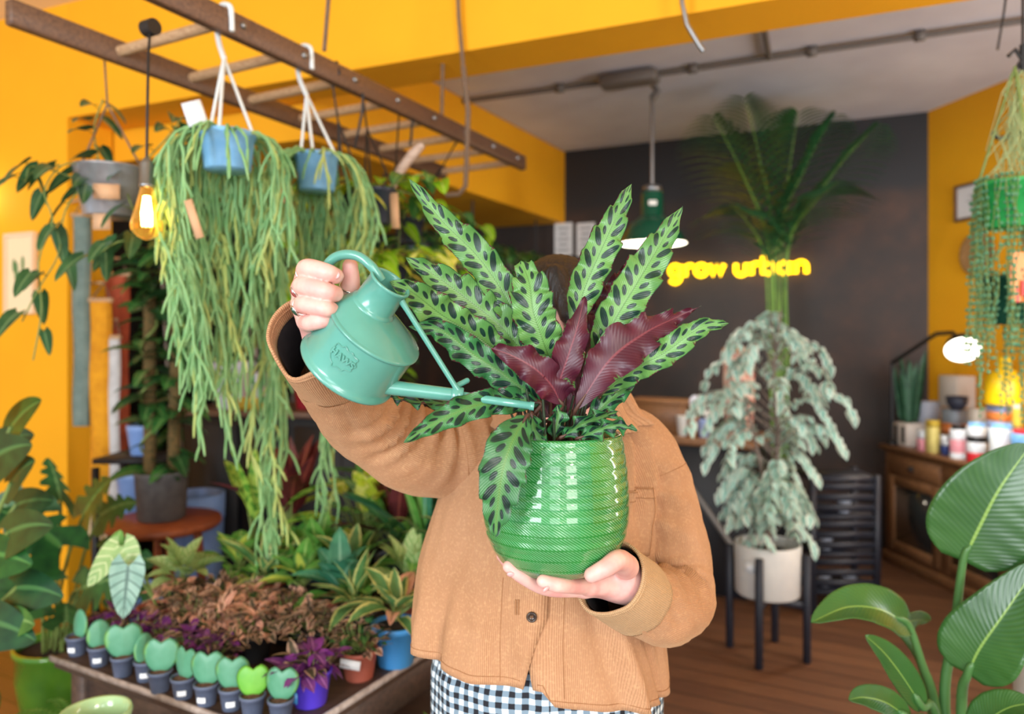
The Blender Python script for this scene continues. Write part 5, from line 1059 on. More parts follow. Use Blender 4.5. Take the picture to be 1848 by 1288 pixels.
floor_pot_plant('monstera with glossy split leaves in a bright green glazed floor pot left of the table', cm, .16, .29, 'green_pot', [(150, 930, 2.65, 0.273, 30, .2, 0), (110, 985, 2.55, 0.284, -20, .0, 0), (60, 930, 2.60, 0.294, -60, .2, 1), (190, 1000, 2.75, 0.231, 80, .1, 0), (150, 1060, 2.60, 0.252, 40, -.1, 1), (75, 1060, 2.55, 0.273, -50, -.1, 0), (120, 1120, 2.55, 0.210, 10, -.2, 1), (180, 930, 2.80, 0.210, 60, .3, 1), (110, 900, 2.75, 0.231, 0, .3, 1), (35, 1010, 2.55, 0.252, -60, 0, 0), (205, 1060, 2.75, 0.189, 60, -.1, 1)], ['monstera_leaf', 'deep_leaf'], 31)
floor_pot_plant('large dark leafy plant in a green glazed pot at the left picture edge', Vector((-1.72, 2.18, 0)), .17, .36, 'green_pot', [(20, 770, 2.15, 0.187, 40, .2, 1), (-20, 830, 2.1, 0.203, 50, .1, 0), (20, 870, 2.1, 0.172, 30, 0, 0), (-30, 720, 2.1, 0.172, 20, .3, 1), (15, 960, 2.0, 0.187, 50, 0, 0), (-40, 1000, 2.0, 0.203, 60, -.1, 1), (30, 1060, 2.0, 0.172, 60, -.1, 0), (-30, 1120, 1.95, 0.187, 60, -.2, 0), (0, 800, 2.3, 0.156, 70, .3, 0), (30, 910, 2.2, 0.156, 70, .2, 0), (20, 1120, 1.95, 0.125, 30, -.3, 2)], ['black_green_leaf', 'monstera_leaf', 'pothos'], 32, 'philodendron', 0)
# framed print on the bright wall
nf = -W_
def on_front(px, py, off=.0): return onwall(px, py, wl, R_)+nf*off
M['pale_frame'] = mat('pale_pink_frame', (240, 214, 180), .5); M['print_paper'] = mat('cream_print_paper', (244, 226, 186), .8); M['print_green'] = mat('green_print', (96, 134, 80), .8); M['print_red'] = mat('red_print', (186, 84, 60), .8)
def framed(name, label, c, w_, h, ax_, nrm, fm, pm, art):
    root = thing(name, label, 'picture', (c.x, c.y, c.z-h/2)); u = Vector((0, 0, 1)); mb = MB(); f = .018
    for s_ in (-1, 1): mb.box(c+ax_*s_*(w_/2-f/2), (f, .024, h), ax_, nrm, u); mb.box(c+u*s_*(h/2-f/2), (w_-2*f, .024, f), ax_, nrm, u)
    mb.build('frame', M[fm], root, smooth=False); mb = MB(); mb.box(c-nrm*.004, (w_-2*f, .008, h-2*f), ax_, nrm, u); mb.build('print', M[pm], root, smooth=False)
    for m_, blobs in art.items():
        mb = MB()
        for (x, z, a, b) in blobs: mb.ball(c+ax_*x*w_+u*z*h+nrm*.002, 1, 10, M=Matrix((ax_*a*w_, u*b*h, nrm*.003)).transposed())
        mb.build('artwork', M[m_], root)
c = on_front(43, 494, .02); framed('framed_print', 'small botanical print in a pale frame on the bright yellow wall', c, .235, .43, R_, nf, 'pale_frame', 'print_paper', {'print_green': [(-.12, .02, .06, .14), (.05, -.05, .10, .09), (-.2, .1, .05, .09), (.1, .12, .05, .1)], 'print_red': [(-.05, -.16, .08, .05), (.05, -.1, .05, .06), (-.12, -.08, .04, .04)]})
M['globe'] = mat('lit_opal_globe', (255, 250, 240), emit=(255, 246, 230), es=3); c = on_front(-22, 355, .10); root = thing('wall_lamp', 'round white glowing wall lamp at the left edge', 'lamp', tuple(c)); mb = MB(); mb.ball(c, .085, 20); mb.build('globe', M['globe'], root); mb = MB(); mb.tube([c, c-nf*.10], .02, 10); mb.build('bracket', M['brass'], root)
# long textiles and tubes hanging in the reveal of the opening
def hanging(name, label, px, y0, y1, wpx, m_, fringe=None, off=.06, cat='textile', rod='rung', sh=(0, 0)):
    d = 3.70; c0 = P(px, y0, d)+Vector((sh[0], sh[1], 0)); c1 = P(px, y1, d)+Vector((sh[0], sh[1], 0)); w_ = wpx/F*d; root = thing(name, label, cat, (c0.x, c0.y, c1.z), 'long pieces hanging in the opening'); mb = MB(); rows = []; uvs = []
    for i in range(25):
        z = c0.z+(c1.z-c0.z)*i/24; r = []; uv = []
        for j in range(29):
            a = 2*pi*j/28; k = 1+.05*math.sin(a*7+i*.2); r.append(Vector((c0.x+w_/2*k*math.cos(a)+.004*math.sin(i*.5), c0.y+w_*.32*k*math.sin(a), z))); uv.append((z, a*w_/2))
        rows.append(r); uvs.append(uv)
    mb.grid(rows, uvs, flip=True); mb.fan(rows[-1][:-1]); mb.fan(rows[0][:-1]); mb.build('cloth', M[m_], root)
    mb = MB(); mb.tube([c0+Vector((-w_*.6, 0, .01)), c0+Vector((w_*.6, 0, .01))], .012, 8); mb.build('hanging_rod', M[rod], root); mb = MB(); mb.tube([c0+Vector((-w_*.5, 0, .01)), c0+Vector((0, .03, .10)), c0+Vector((w_*.5, 0, .01))], .004, 5); mb.build('hanging_cord', M['rope'], root)
    mb = MB(); k = max(.03, (c0.y-wl.y)/.923+.04) if c0.y > 3.85 else .03; tg = wl+W_*k-R_*.06; tg.z = c0.z+.10; mb.tube([c0+Vector((0, .03, .10)), tg], .007, 7); mb.build('wall_peg', M['rung'], root)
    if fringe:
        mb = MB(); rg = random.Random(5)
        for j in range(22): x = c0.x-w_*.55+w_*1.1*j/21; mb.tube([Vector((x, c0.y-.02+.03*(j % 2), c1.z+.02)), Vector((x+rg.uniform(-.006, .006), c0.y-.02+.03*(j % 2), c1.z-.08)), Vector((x+rg.uniform(-.012, .012), c0.y-.02+.03*(j % 2), c1.z-.155))], .009, 5)
        mb.build('fringe', M[fringe], root)
def cloth(n, c, c2): t = NT(n); u, v = t.uv(); s = t.math('SINE', t.math('MULTIPLY', u, 500.0)); t.col(t.mix(t.ramp(t.noise(20), .3, .7), lin(c), lin(c2))); t.bump(t.math('ADD', s, t.noise(90)), .4, .003); t.set(Roughness=.9); M[n] = t.m
cloth('grey_green_weave', (124, 142, 134), (100, 120, 114)); cloth('mustard_weave', (232, 162, 26), (206, 136, 16)); cloth('oatmeal_weave', (204, 204, 204), (182, 180, 180)); cloth('terracotta_weave', (186, 88, 56), (158, 70, 46)); M['cream_wool'] = mat('cream_wool_fringe', (226, 202, 166), .95, c2=(206, 178, 140), scale=60, bump=.5)
hanging('woven_hanging', 'long grey-green woven hanging, leftmost of the four in the opening', 148, 392, 768, 30, 'grey_green_weave'); hanging('woven_hanging', 'mustard woven hanging with a cream fringe in the opening', 182, 545, 915, 36, 'mustard_weave', 'cream_wool'); hanging('woven_hanging', 'pale grey woven hanging right of the mustard one', 206, 612, 960, 20, 'oatmeal_weave')
hanging('woven_hanging', 'terracotta woven hanging behind the mustard one', 205, 492, 900, 44, 'terracotta_weave', sh=(-.10, .22))
# ------------------------------------------------------------------ alcove behind the table: stool, moss poles, counter
M['rustwood'] = wood('red_brown_wood', (164, 84, 44), (120, 58, 32), (4, 20, 20)); M['soft_blue'] = mat('powder_blue_ceramic', (126, 158, 214), .35, c2=(110, 144, 202), scale=10); M['grey_fibre'] = mat('dark_grey_fibrestone', (98, 96, 96), .8, c2=(82, 80, 82), scale=30); M['blackpaint'] = mat('black_painted_wood', (22, 22, 26), .55, c2=(16, 16, 20), scale=6); M['moss'] = mat('moss_pole', (112, 86, 48), .95, c2=(74, 66, 34), scale=80, bump=1)
sz = .60; sc0 = P(296, 930, 3.15); sc0.z = 0; zt_ = CZ-(936-HZ)/F*3.15
root = thing('plant_stool', 'round red-brown wooden plant stool behind the table', 'stool', tuple(sc0)); mb = MB(); mb.lathe([(.001, zt_-.035), (.22, zt_-.035), (.232, zt_-.02), (.225, zt_), (.001, zt_)], 40, sc0); mb.build('seat', M['rustwood'], root)
for k in range(4): a = .6+k*pi/2; mb = MB(); mb.tube([sc0+Vector((.13*math.cos(a), .13*math.sin(a), zt_-.03)), sc0+Vector((.19*math.cos(a), .19*math.sin(a), 0))], .018, 8); mb.build('leg', M['rustwood'], root)
c = sc0+Vector((-.01, 0, zt_)); root = thing('moss_pole_plant', 'climbing plant on a tall moss pole in a dark grey fibre pot', 'potted plant', tuple(c)); mb = MB(); mb.lathe([(.001, 0), (.085, 0), (.095, .01), (.105, .19), (.11, .195), (.11, .205), (.1, .205), (.098, .18)], 36, c); mb.build('pot', M['grey_fibre'], root); soil_mesh(c, .099, .18).build('soil', M['soil'], root)
for dx in (-.05, .05): mb = MB(); mb.tube([c+Vector((dx, 0, .18)), c+Vector((dx*1.2, .02, .95))], .026, 10); mb.build('moss_pole', M['moss'], root)
rg = random.Random(8); ml = MB(); sm = MB()
for k in range(120):
    z = .2+1.0*rg.random()**.9; a = rg.uniform(0, 2*pi); b = c+Vector((rg.choice((-.05, .05))+.03*math.cos(a), .03*math.sin(a), z)); d = Vector((math.cos(a), math.sin(a)-.3, rg.uniform(-.2, .5))); q = rg.uniform(.09, .17); leaf(ml, b, d, q, q*.6, 'heart', .8, .1, 6, rg.randrange(3), rg.uniform(-.5, .5))
ml.build('foliage', [M['deep_leaf'], M['darkleaf'], M['pothos']], root); sm.tube([c+Vector((-.055+.032*math.cos(k*.6), .032*math.sin(k*.6), .19+k*.02)) for k in range(38)], .005, 6); sm.build('climbing_stem', M['vine'], root)
def ceramic(label, c, rt_, rb, h, m_, grp='powder blue pots behind the table', fol=None, seed=0):
    c = Vector(c); root = thing('blue_pot' if fol is None else 'potted_plant', label, 'pot', tuple(c), grp); mb = MB(); mb.lathe([(.001, 0), (rb*.95, 0), (rb, .006), (rt_*1.0, h*.82), (rt_*1.03, h*.84), (rt_*1.05, h), (rt_*.95, h), (rt_*.9, h*.8), (rb*.8, .05)], 32, c); mb.build('vessel', M[m_], root)
    if fol: m2 = MB(); rosette(m2, c, h*.9, 18, fol[1], .4, 'ovate', random.Random(seed), (.2, 1.4), .8, 1); m2.build('foliage', M[fol[0]], root)
    return root
zc_ = lambda py, d: CZ-(py-HZ)/F*d
root = thing('crate_stand', 'low dark wooden shelf unit holding blue pots beside the stool', 'shelf', (-1.72, 3.5, 0)); x0 = P(243, 900, 3.4)
mb = MB(); 
for z in (.12, zc_(925, 3.4), zc_(820, 3.45)): mb2 = MB(); mb2.box((x0.x, 3.45, z-.012), (.30, .26, .024)); mb2.build('board', M['blackpaint'], root)
for sx in (-.14, .14):
    for sy in (-.12, .12): mb2 = MB(); mb2.box((x0.x+sx, 3.45+sy, .44), (.025, .025, .88)); mb2.build('post', M['blackpaint'], root)
ceramic('powder blue pot on the middle board of the dark shelf unit', (x0.x, 3.42, zc_(925, 3.4)), .085, .07, .19, 'soft_blue'); ceramic('bluish white pot on the top board of the dark shelf unit', (x0.x+.01, 3.45, zc_(820, 3.45)), .065, .05, .14, 'soft_blue', fol=('black_green_leaf', .09), seed=3)
ceramic('powder blue pot standing on the lowest board of the dark shelf unit', (x0.x, 3.42, .12), .085, .07, .2, 'soft_blue'); ceramic('powder blue pot on the floor right of the red-brown stool', (P(352, 900, 3.55).x, 3.55, 0), .13, .11, .72, 'soft_blue'); ceramic('tall bright blue pot on the floor just behind the lime bumpy plant', (P(300, 960, 2.75).x-.02, 2.78, 0), .10, .085, .46, 'soft_blue')
# black counter in the dark behind the plants
q0 = P(330, 740, 3.75); q1 = P(640, 740, 3.55); zc0 = zc_(742, 3.65); ctr = (q0+q1)/2; dr_ = Vector((q1.x-q0.x, q1.y-q0.y, 0)).normalized(); dn_ = Vector((-dr_.y, dr_.x, 0))
root = thing('black_counter', 'black painted counter in the dark alcove behind the hanging stems', 'counter', (ctr.x, ctr.y, 0)); mb = MB(); mb.box(Vector((ctr.x, ctr.y, zc0/2))+dn_*.25, ((q1-q0).length, .5, zc0-.03), dr_, dn_, Vector((0, 0, 1)), .005); mb.build('carcass', M['blackpaint'], root); mb = MB(); mb.box(Vector((ctr.x, ctr.y, zc0-.015))+dn_*.25, ((q1-q0).length+.05, .54, .03), dr_, dn_, Vector((0, 0, 1)), .004); mb.build('worktop', M['ladder'], root)
for k in range(3): mb = MB(); mb.box(Vector((ctr.x, ctr.y, zc0*.5))+dr_*((k-1)*.28)-dn_*.006, (.25, .012, zc0-.14), dr_, dn_, Vector((0, 0, 1)), .003); mb.build('door', M['blackpaint'], root)
def onctr(px, b=.12): k = (px-330)/310; p = q0.lerp(q1, k)+dn_*b; return Vector((p.x, p.y, zc0))
M['white_ceramic'] = mat('white_ceramic', (214, 220, 236), .35); M['yellow_box'] = mat('yellow_card', (206, 176, 60), .7); M['pink_pack'] = mat('dusty_pink_paper', (196, 168, 160), .8); M['red_pack'] = mat('crimson_plastic', (150, 24, 40), .4)
ceramic('large white ceramic pot on the black counter', onctr(398, .14), .10, .085, .24, 'white_ceramic', 'things on the black counter'); ceramic('small red pot on the black counter nearest the cuff', onctr(525, .16), .05, .04, .13, 'red_pack', 'things on the black counter')
root = thing('cardboard_box', 'yellow tray of pale packets on the black counter', 'box', tuple(onctr(455))); mb = MB(); c = onctr(455); mb.box(c+Vector((0, 0, .03)), (.2, .14, .06), dr_, dn_, Vector((0, 0, 1)), .004); mb.build('tray', M['yellow_box'], root)
for k in range(4): mb = MB(); mb.box(c+dr_*(-.07+.046*k)+Vector((0, 0, .12)), (.04, .09, .13), dr_, dn_, Vector((0, 0, 1)), .006); mb.build('packet', M[('pink_pack', 'white_ceramic')[k % 2]], root)
# climbing plant and bush filling the alcove behind
for i, (px, py, d, n, R, H, lab, ms_) in enumerate(((350, 620, 4.55, 150, .26, 1.6, 'dense climbing plant filling the back of the alcove left of the rhipsalis', ['darkleaf', 'deep_leaf', 'fresh_leaf']), (490, 620, 4.85, 120, .30, 1.3, 'dark bush in the back of the alcove behind the rhipsalis', ['darkleaf', 'black_green_leaf', 'deep_leaf']), (650, 640, 4.75, 120, .30, 1.4, 'tall mixed bush in the back of the alcove behind the watering can', ['darkleaf', 'deep_leaf', 'lime']))):
    c = P(px, 900, d); c.z = 0; root = thing('alcove_plant', lab, 'potted plant', tuple(c), 'tall plants at the back of the alcove'); pot_mesh(c, .16, .13, .34, .01).build('pot', M['black_pot'], root); soil_mesh(c, .148, .31).build('soil', M['soil'], root); rg = random.Random(200+i); ml = MB(); sm = MB()
    for k in range(7): a = k*.9; sm.tube([c+Vector((.04*math.cos(a), .04*math.sin(a), .3)), c+Vector((R*.5*math.cos(a), R*.5*math.sin(a), .9)), c+Vector((R*.7*math.cos(a), R*.7*math.sin(a), .5+H*.9))], .009, 6)
    for k in range(n*2): a = rg.uniform(0, 2*pi); r = R*math.sqrt(rg.random()); b = c+Vector((r*math.cos(a), r*math.sin(a), .45+H*rg.random())); q = rg.uniform(.09, .17); leaf(ml, b, (math.cos(a), math.sin(a)-.3, rg.uniform(-.3, .5)), q, q*.6, rg.choice(('heart', 'ovate')), .8, .1, 5, rg.choice((0, 0, 0, 1, 1, 2)), rg.uniform(-.5, .5))
    sm.build('stems', M['driftwood'], root); ml.build('foliage', [M[q] for q in ms_], root)
# ------------------------------------------------------------------ desk, basket and small things behind the person
dz = zc_(792, 4.2); d0 = P(1090, 800, 4.55); d1 = P(1345, 800, 4.1); dd_ = Vector((d1.x-d0.x, d1.y-d0.y, 0)); DL = dd_.length; dd_.normalize(); dn = Vector((-dd_.y, dd_.x, 0)); dc = (d0+d1)/2
root = thing('shop_counter', 'sales counter with a wooden top and black front behind the person', 'counter', (dc.x, dc.y, 0)); mb = MB(); mb.box(Vector((dc.x, dc.y, dz-.02))+dn*.24, (DL+.1, .56, .04), dd_, dn, Vector((0, 0, 1)), .004); mb.build('worktop', M['deskwood'], root); mb = MB(); mb.box(Vector((dc.x, dc.y, (dz-.04)/2))+dn*.26, (DL, .46, dz-.04), dd_, dn, Vector((0, 0, 1)), .004); mb.build('front_panel', M['blackpaint'], root)
mb = MB(); a = Vector((d0.x, d0.y, .05))-dn*.0+dd_*.45; b = a+dd_*.5+Vector((0, 0, dz-.16)); mb.tube([Vector((d0.x, d0.y, dz-.1))+dd_*.40+dn*.01, Vector((d0.x, d0.y, .08))+dd_*.95+dn*.01], .018, 6); mb.build('diagonal_brace', M['conduit'], root)
def ondesk(px, b=.1): k = ((px-CX)/F*d0.y-d0.x)/(dd_.x-(px-CX)/F*dd_.y); p = d0+dd_*k+dn*b; return Vector((p.x, p.y, dz))
c = ondesk(1175, .2); root = thing('wooden_tray', 'long low wooden box on the counter beside the shoulder', 'box', tuple(c)); zt2 = zc_(722, c.y); mb = MB(); mb.box(c+Vector((0, 0, (zt2-dz)/2)), (.36, .2, zt2-dz), dd_, dn, Vector((0, 0, 1)), .006); mb.build('box', M['deskwood'], root); mb = MB(); mb.box(c+Vector((0, 0, zt2-dz-.004)), (.40, .23, .025), dd_, dn, Vector((0, 0, 1)), .004); mb.build('lid', M['deskwood'], root)
M['kraftcup'] = mat('kraft_paper_cup', (176, 120, 80), .8); M['pale_blue'] = mat('pale_blue_paper', (160, 180, 226), .7); M['blackgloss'] = mat('black_gloss_plastic', (14, 14, 16), .3)
for px, m_, lab, rt_, h in ((1226, 'enamel_in', 'white paper cup on the counter right of the wooden box', .038, .115), (1245, 'kraftcup', 'brown paper cup on the counter between two pale cups', .036, .12), (1264, 'pale_blue', 'pale blue paper cup on the counter beside the brown cup', .036, .10)):
    c = ondesk(px, .06); root = thing('paper_cup', lab, 'cup', tuple(c), 'cups on the counter'); mb = MB(); mb.lathe([(.001, 0), (rt_*.72, 0), (rt_, h), (rt_*1.05, h+.002), (rt_*.95, h), (rt_*.7, .01), (.001, .008)], 24, c); mb.build('cup', M[m_], root)
c = ondesk(1255, .18); root = thing('desk_fan', 'black desk gadget with a round pale dial and white shade on the counter', 'gadget', tuple(c)); mb = MB(); mb.lathe([(.001, 0), (.05, 0), (.05, .012), (.012, .02), (.012, .12)], 20, c); mb.build('base', M['blackgloss'], root); mb = MB(); mb.ball(c+Vector((0, 0, .17)), .055, 16, sc=(1.2, .7, .8)); mb.build('head', M['blackgloss'], root); mb = MB(); mb.ball(c+Vector((.005, -.045, .125)), .026, 14, sc=(1, .3, 1)); mb.build('dial', M['enamel_in'], root); mb = MB(); mb.ball(c+Vector((-.065, -.02, .19)), .036, 14, sc=(1, .8, 1.3)); mb.build('shade', M['white_ceramic'], root)
t = NT('red_white_wicker'); v = t.n('TexChecker', {'Vector': t.obj(), 'Scale': 26.0, 'Color1': lin((230, 204, 190)), 'Color2': lin((176, 70, 60))}); t.col(t.mix(t.ramp(t.noise(30), .4, .6), v.outputs[0], lin((222, 190, 170)))); t.bump(t.noise(90), .6, .004); t.set(Roughness=.85); M['basket'] = t.m
c = ondesk(1325, .1); root = thing('patterned_basket', 'red and cream patterned basket with a tan rim on the counter end', 'basket', tuple(c)); hb = zc_(632, c.y)-dz; mb = MB(); mb.lathe([(.001, 0), (.07, 0), (.085, hb*.4), (.085, hb*.85), (.08, hb), (.072, hb*.98), (.07, hb*.5)], 32, c); mb.build('weave', M['basket'], root); mb = MB(); mb.tube([c+Vector((.08*math.cos(a), .08*math.sin(a), hb)) for a in np.linspace(0, 2*pi, 33)], .014, 8, cap=False); mb.build('rim', M['kraftcup'], root)
# ------------------------------------------------------------------ variegated ficus on a black stand, palm behind
fc = P(1385, 1100, 3.42); fc.z = zc_(1086, 3.30); root = thing('plant_stand', 'black wooden plant stand carrying the white pot', 'plant stand', (fc.x, fc.y, 0)); M['stand'] = mat('blue_black_wood', (28, 32, 44), .5)
zr = fc.z; 
for k in range(4): a = pi/4+k*pi/2+.25; mb = MB(); q = Vector((fc.x+.172*math.cos(a), fc.y+.172*math.sin(a), 0)); mb.box(q+Vector((0, 0, (zr+.2)/2)), (.032, .032, zr+.2), (math.cos(a), math.sin(a), 0), (-math.sin(a), math.cos(a), 0), Vector((0, 0, 1)), .004); mb.build('leg', M['stand'], root)
for k in range(2): a = pi/4+k*pi/2+.25; mb = MB(); mb.box((fc.x, fc.y, zr-.016-.012*k), (.32, .028, .03), (math.cos(a), math.sin(a), 0), (-math.sin(a), math.cos(a), 0), Vector((0, 0, 1))); mb.build('cross_bar', M['stand'], root)
M['white_pot'] = mat('off_white_pot', (214, 214, 210), .45, c2=(202, 202, 200), scale=8); hp_ = zc_(978, 3.42)-zr
root = thing('variegated_ficus', 'variegated weeping fig in a white cylinder pot on the black stand', 'potted plant', tuple(fc)); mb = MB(); mb.lathe([(.001, 0), (.135, 0), (.144, .008), (.148, hp_-.006), (.146, hp_), (.136, hp_), (.134, hp_-.05)], 44, fc); mb.build('pot', M['white_pot'], root); soil_mesh(fc, .135, hp_-.05).build('soil', M['soil'], root)
mb = MB(); mb.box(fc+Vector((-.11, -.105, hp_*.62)), (.05, .004, .055), (.75, -.66, 0)); mb.build('price_label', M['pale_tag'], root)
M['twig'] = mat('grey_fig_bark', (138, 122, 112), .85, c2=(104, 92, 84), scale=60); rg = random.Random(77); sm = MB(); ml = MB(); top = fc+Vector((0, 0, hp_-.05)); br_ = []
trunk_ = [top, top+Vector((.01, 0, .25)), top+Vector((.05, .0, .5)), top+Vector((.03, 0, .8)), top+Vector((.06, 0, 1.12))]
sm.tube([Vector(q) for q in spline([tuple(q) for q in trunk_], 20)], [.014-.0005*k for k in range(20)], 8); sm.tube([top+Vector((.02, .01, 0)), top+Vector((-.03, .0, .4)), top+Vector((-.10, 0, .7))], [.012, .009, .005], 8)
def figR(z): return .10+.20*math.exp(-((z-.72)/.27)**2)+.04*math.exp(-((z-.3)/.18)**2)
for k in range(78):
    z = rg.uniform(.10, 1.12); a = rg.uniform(0, 2*pi); R = figR(z)*rg.uniform(.6, 1.15); b = top+Vector((.03 if z > .4 else .0, 0, max(.05, z-.12))); e = top+Vector((.02-.05*math.exp(-((z-.75)/.2)**2)+R*math.cos(a), R*math.sin(a), z)); pts = [Vector(q) for q in spline([tuple(b), tuple(b.lerp(e, .55)+Vector((0, 0, .05))), tuple(e), tuple(e+Vector((.06*math.cos(a), .06*math.sin(a), -.09)))], 12)]; sm.tube(pts, [.004-.00025*i for i in range(12)], 5, cap=False)
    for i in range(3, 12):
        for s_ in (-1, 1):
            if rg.random() < .82: d = (pts[i]-pts[i-1]).normalized(); x = frame(d)[0]*s_; q = rg.uniform(.05, .078); leaf(ml, pts[i], x*.8+d*.5+Vector((rg.gauss(0, .2), rg.gauss(0, .2)-.15, -.35)), q, q*.56, 'ovate', .7, .1, 4, 0, rg.uniform(-.6, .6), nv=2)
sm.build('branches', M['twig'], root); ml.build('foliage', M['ficus_leaf'], root)
LM('palm_leaf', (56, 112, 64), (34, 82, 50), trans=.12); M['palm_stem'] = mat('bright_palm_stalk', (112, 154, 56), .5, c2=(84, 128, 44), scale=20)
pb = P(1408, 1000, 4.75); pb.z = 0; root = thing('kentia_palm', 'tall kentia palm with arching dark fronds in front of the neon sign', 'palm', tuple(pb)); mb = MB(); mb.lathe([(.001, 0), (.14, 0), (.17, .3), (.175, .34), (.16, .34), (.155, .3)], 32, pb); mb.build('pot', M['black_pot'], root); soil_mesh(pb, .155, .3).build('soil', M['soil'], root); rg = random.Random(9)
for (kx, ky, tx, ty, dd1, L0) in ((1385, 440, 1290, 215, 4.3, .6), (1395, 420, 1345, 182, 4.35, .55), (1412, 420, 1440, 208, 4.5, .5), (1425, 440, 1575, 232, 4.4, .6), (1420, 450, 1510, 330, 4.2, .55), (1380, 470, 1318, 370, 4.3, .5), (1405, 430, 1500, 215, 4.5, .5), (1390, 460, 1345, 300, 5.0, .5)):
    b = pb+Vector((rg.uniform(-.03, .03), rg.uniform(-.03, .03), .3)); k1 = P(kx, ky, 4.72); tp_ = P(tx, ty, dd1); sp = [Vector(q) for q in spline([tuple(b), tuple(b.lerp(k1, .55)), tuple(k1), tuple(k1.lerp(tp_, .55)+Vector((0, 0, .06))), tuple(tp_)], 40)]; fr_ = MB(); mb = MB(); mb.tube(sp, [.010-.0002*i for i in range(40)], 7); o = mb.build('frond_stalk', M['palm_stem'], root)
    for i in range(19, 40):
        d = (sp[i]-sp[i-1]).normalized(); x = frame(d)[0]
        for s_ in (-1, 1): q = .42*math.sin(pi*(.18+.8*(i-18)/22))**.7; leaf(fr_, sp[i], x*s_*.75+d*.75+Vector((0, -.1, .12)), q, .034, 'lance', 1.0, .1, 6, 0, nv=1)
    fr_.build('leaflets', M['palm_leaf'], o)
# black crate rack with small pots behind the fig
c0 = P(1505, 960, 4.05); c0.z = 0; root = thing('crate_rack', 'tall blue-black slatted rack in shadow right of the white pot', 'rack', tuple(c0)); zt3 = zc_(850, 4.05)
for sx in (-.17, .17):
    for sy in (-.13, .13): mb = MB(); mb.box((c0.x+sx, c0.y+sy, zt3/2), (.03, .03, zt3)); mb.build('post', M['stand'], root)
for k in range(4): mb = MB(); z = .12+(zt3-.14)*k/3; mb.box((c0.x, c0.y, z), (.36, .28, .02)); mb.build('shelf', M['stand'], root); 
for k in range(3):
    for j in range(3): mb = MB(); z = .12+(zt3-.14)*k/3; mb.box((c0.x, c0.y-.135, z+.05+.055*j), (.34, .012, .035)); mb.build('slat', M['stand'], root)
zs_ = [.12+(zt3-.14)*k/3+.01 for k in range(4)]
for i, (k, sx, lab) in enumerate(((0, -.08, 'small pale pot on the lowest shelf of the dark rack, left one'), (0, .06, 'small pale pot on the lowest shelf of the dark rack, right one'), (1, -.07, 'small pale pot on the second shelf of the dark rack'), (2, .03, 'small pale pot on the third shelf of the dark rack'))):
    c = Vector((c0.x+sx, c0.y-.05, zs_[k])); mb = pot_mesh(c, .042, .032, .075); tag(mb.build('small_pot', M['white_ceramic']), lab, 'pot', 'small pots on the dark rack')
# ------------------------------------------------------------------ right side: cabinet and everything on it
M['cabwood'] = wood('old_pine_cabinet', (132, 92, 58), (96, 64, 40), (2, 22, 22), .5); M['glass'] = NT('dark_cabinet_glass'); t = M['glass']; t.col((.02, .022, .022)); t.set(Roughness=.06); M['glass'] = t.m
g0 = Vector((2.47, 4.90, 0)); g1 = Vector((2.66, 3.30, 0)); gd = (g1-g0); GLn = gd.length; gd.normalize(); gn = Vector((-gd.y, gd.x, 0)); gn = gn if gn.x > 0 else -gn; U = Vector((0, 0, 1)); ch = .765
def G(a, b, z): q = g0+gd*a+gn*b; q.z = z; return q
root = thing('cabinet', 'old wooden cabinet with drawers and glazed doors against the right wall', 'cabinet', tuple(G(GLn/2, .2, 0)))
mb = MB(); mb.box(G(GLn/2, .18, ch-.015), (GLn+.08, .40, .03), gd, gn, U, .005); mb.build('top', M['cabwood'], root)
mb = MB(); mb.box(G(GLn/2, .185, ch/2), (GLn, .36, ch-.03), gd, gn, U, .003); mb.build('carcass', M['cabwood'], root); mb = MB(); mb.box(G(GLn/2, .18, .035), (GLn+.03, .38, .07), gd, gn, U, .004); mb.build('plinth', M['cabwood'], root)
nd = 3; wdt = (GLn-.06)/nd
for k in range(nd):
    a = .03+wdt*(k+.5); mb = MB(); mb.box(G(a, .004, ch-.115), (wdt-.03, .022, .13), gd, gn, U, .005); dw = mb.build('drawer', M['cabwood'], root); mb = MB(); mb.ball(G(a, -.018, ch-.115), .018, 12); mb.build('knob', M['black'], dw)
    mb = MB(); zc2 = .34
    for s_ in (-1, 1): mb.box(G(a+s_*(wdt/2-.05), .004, zc2), (.06, .024, .48), gd, gn, U, .003); mb.box(G(a, .004, zc2+s_*.21), (wdt-.15, .024, .06), gd, gn, U, .003)
    dr = mb.build('door', M['cabwood'], root); mb = MB(); mb.box(G(a, .006, zc2), (wdt-.15, .008, .37), gd, gn, U); mb.build('pane', M['glass'], dr); mb = MB(); mb.ball(G(a+wdt/2-.05, -.016, zc2+.02), .012, 10); mb.build('knob', M['black'], dr)
def cabpos(px, b, z): 
    k = (px-CX)/F; p0 = G(0, b, 0); t_ = (k*p0.y-p0.x)/(gd.x-k*gd.y); q = p0+gd*t_; q.z = z; return q
C_ = lambda n, c, r=.5: M.__setitem__(n, mat(n, c, r))
C_('pink_card', (222, 150, 164)); C_('pale_yellow_card', (226, 212, 130)); C_('navy_card', (40, 60, 120)); C_('white_label', (222, 230, 240)); C_('red_band', (200, 36, 48)); C_('blue_band', (24, 78, 190)); C_('orange_band', (236, 140, 72)); C_('grey_card', (150, 160, 172)); C_('dark_bowl', (44, 48, 64)); C_('cream_card', (216, 206, 196)); C_('leaf_green_card', (50, 110, 70)); C_('sky_card', (120, 178, 236)); C_('brown_card', (110, 70, 52)); C_('snake_pot_black', (40, 40, 44))
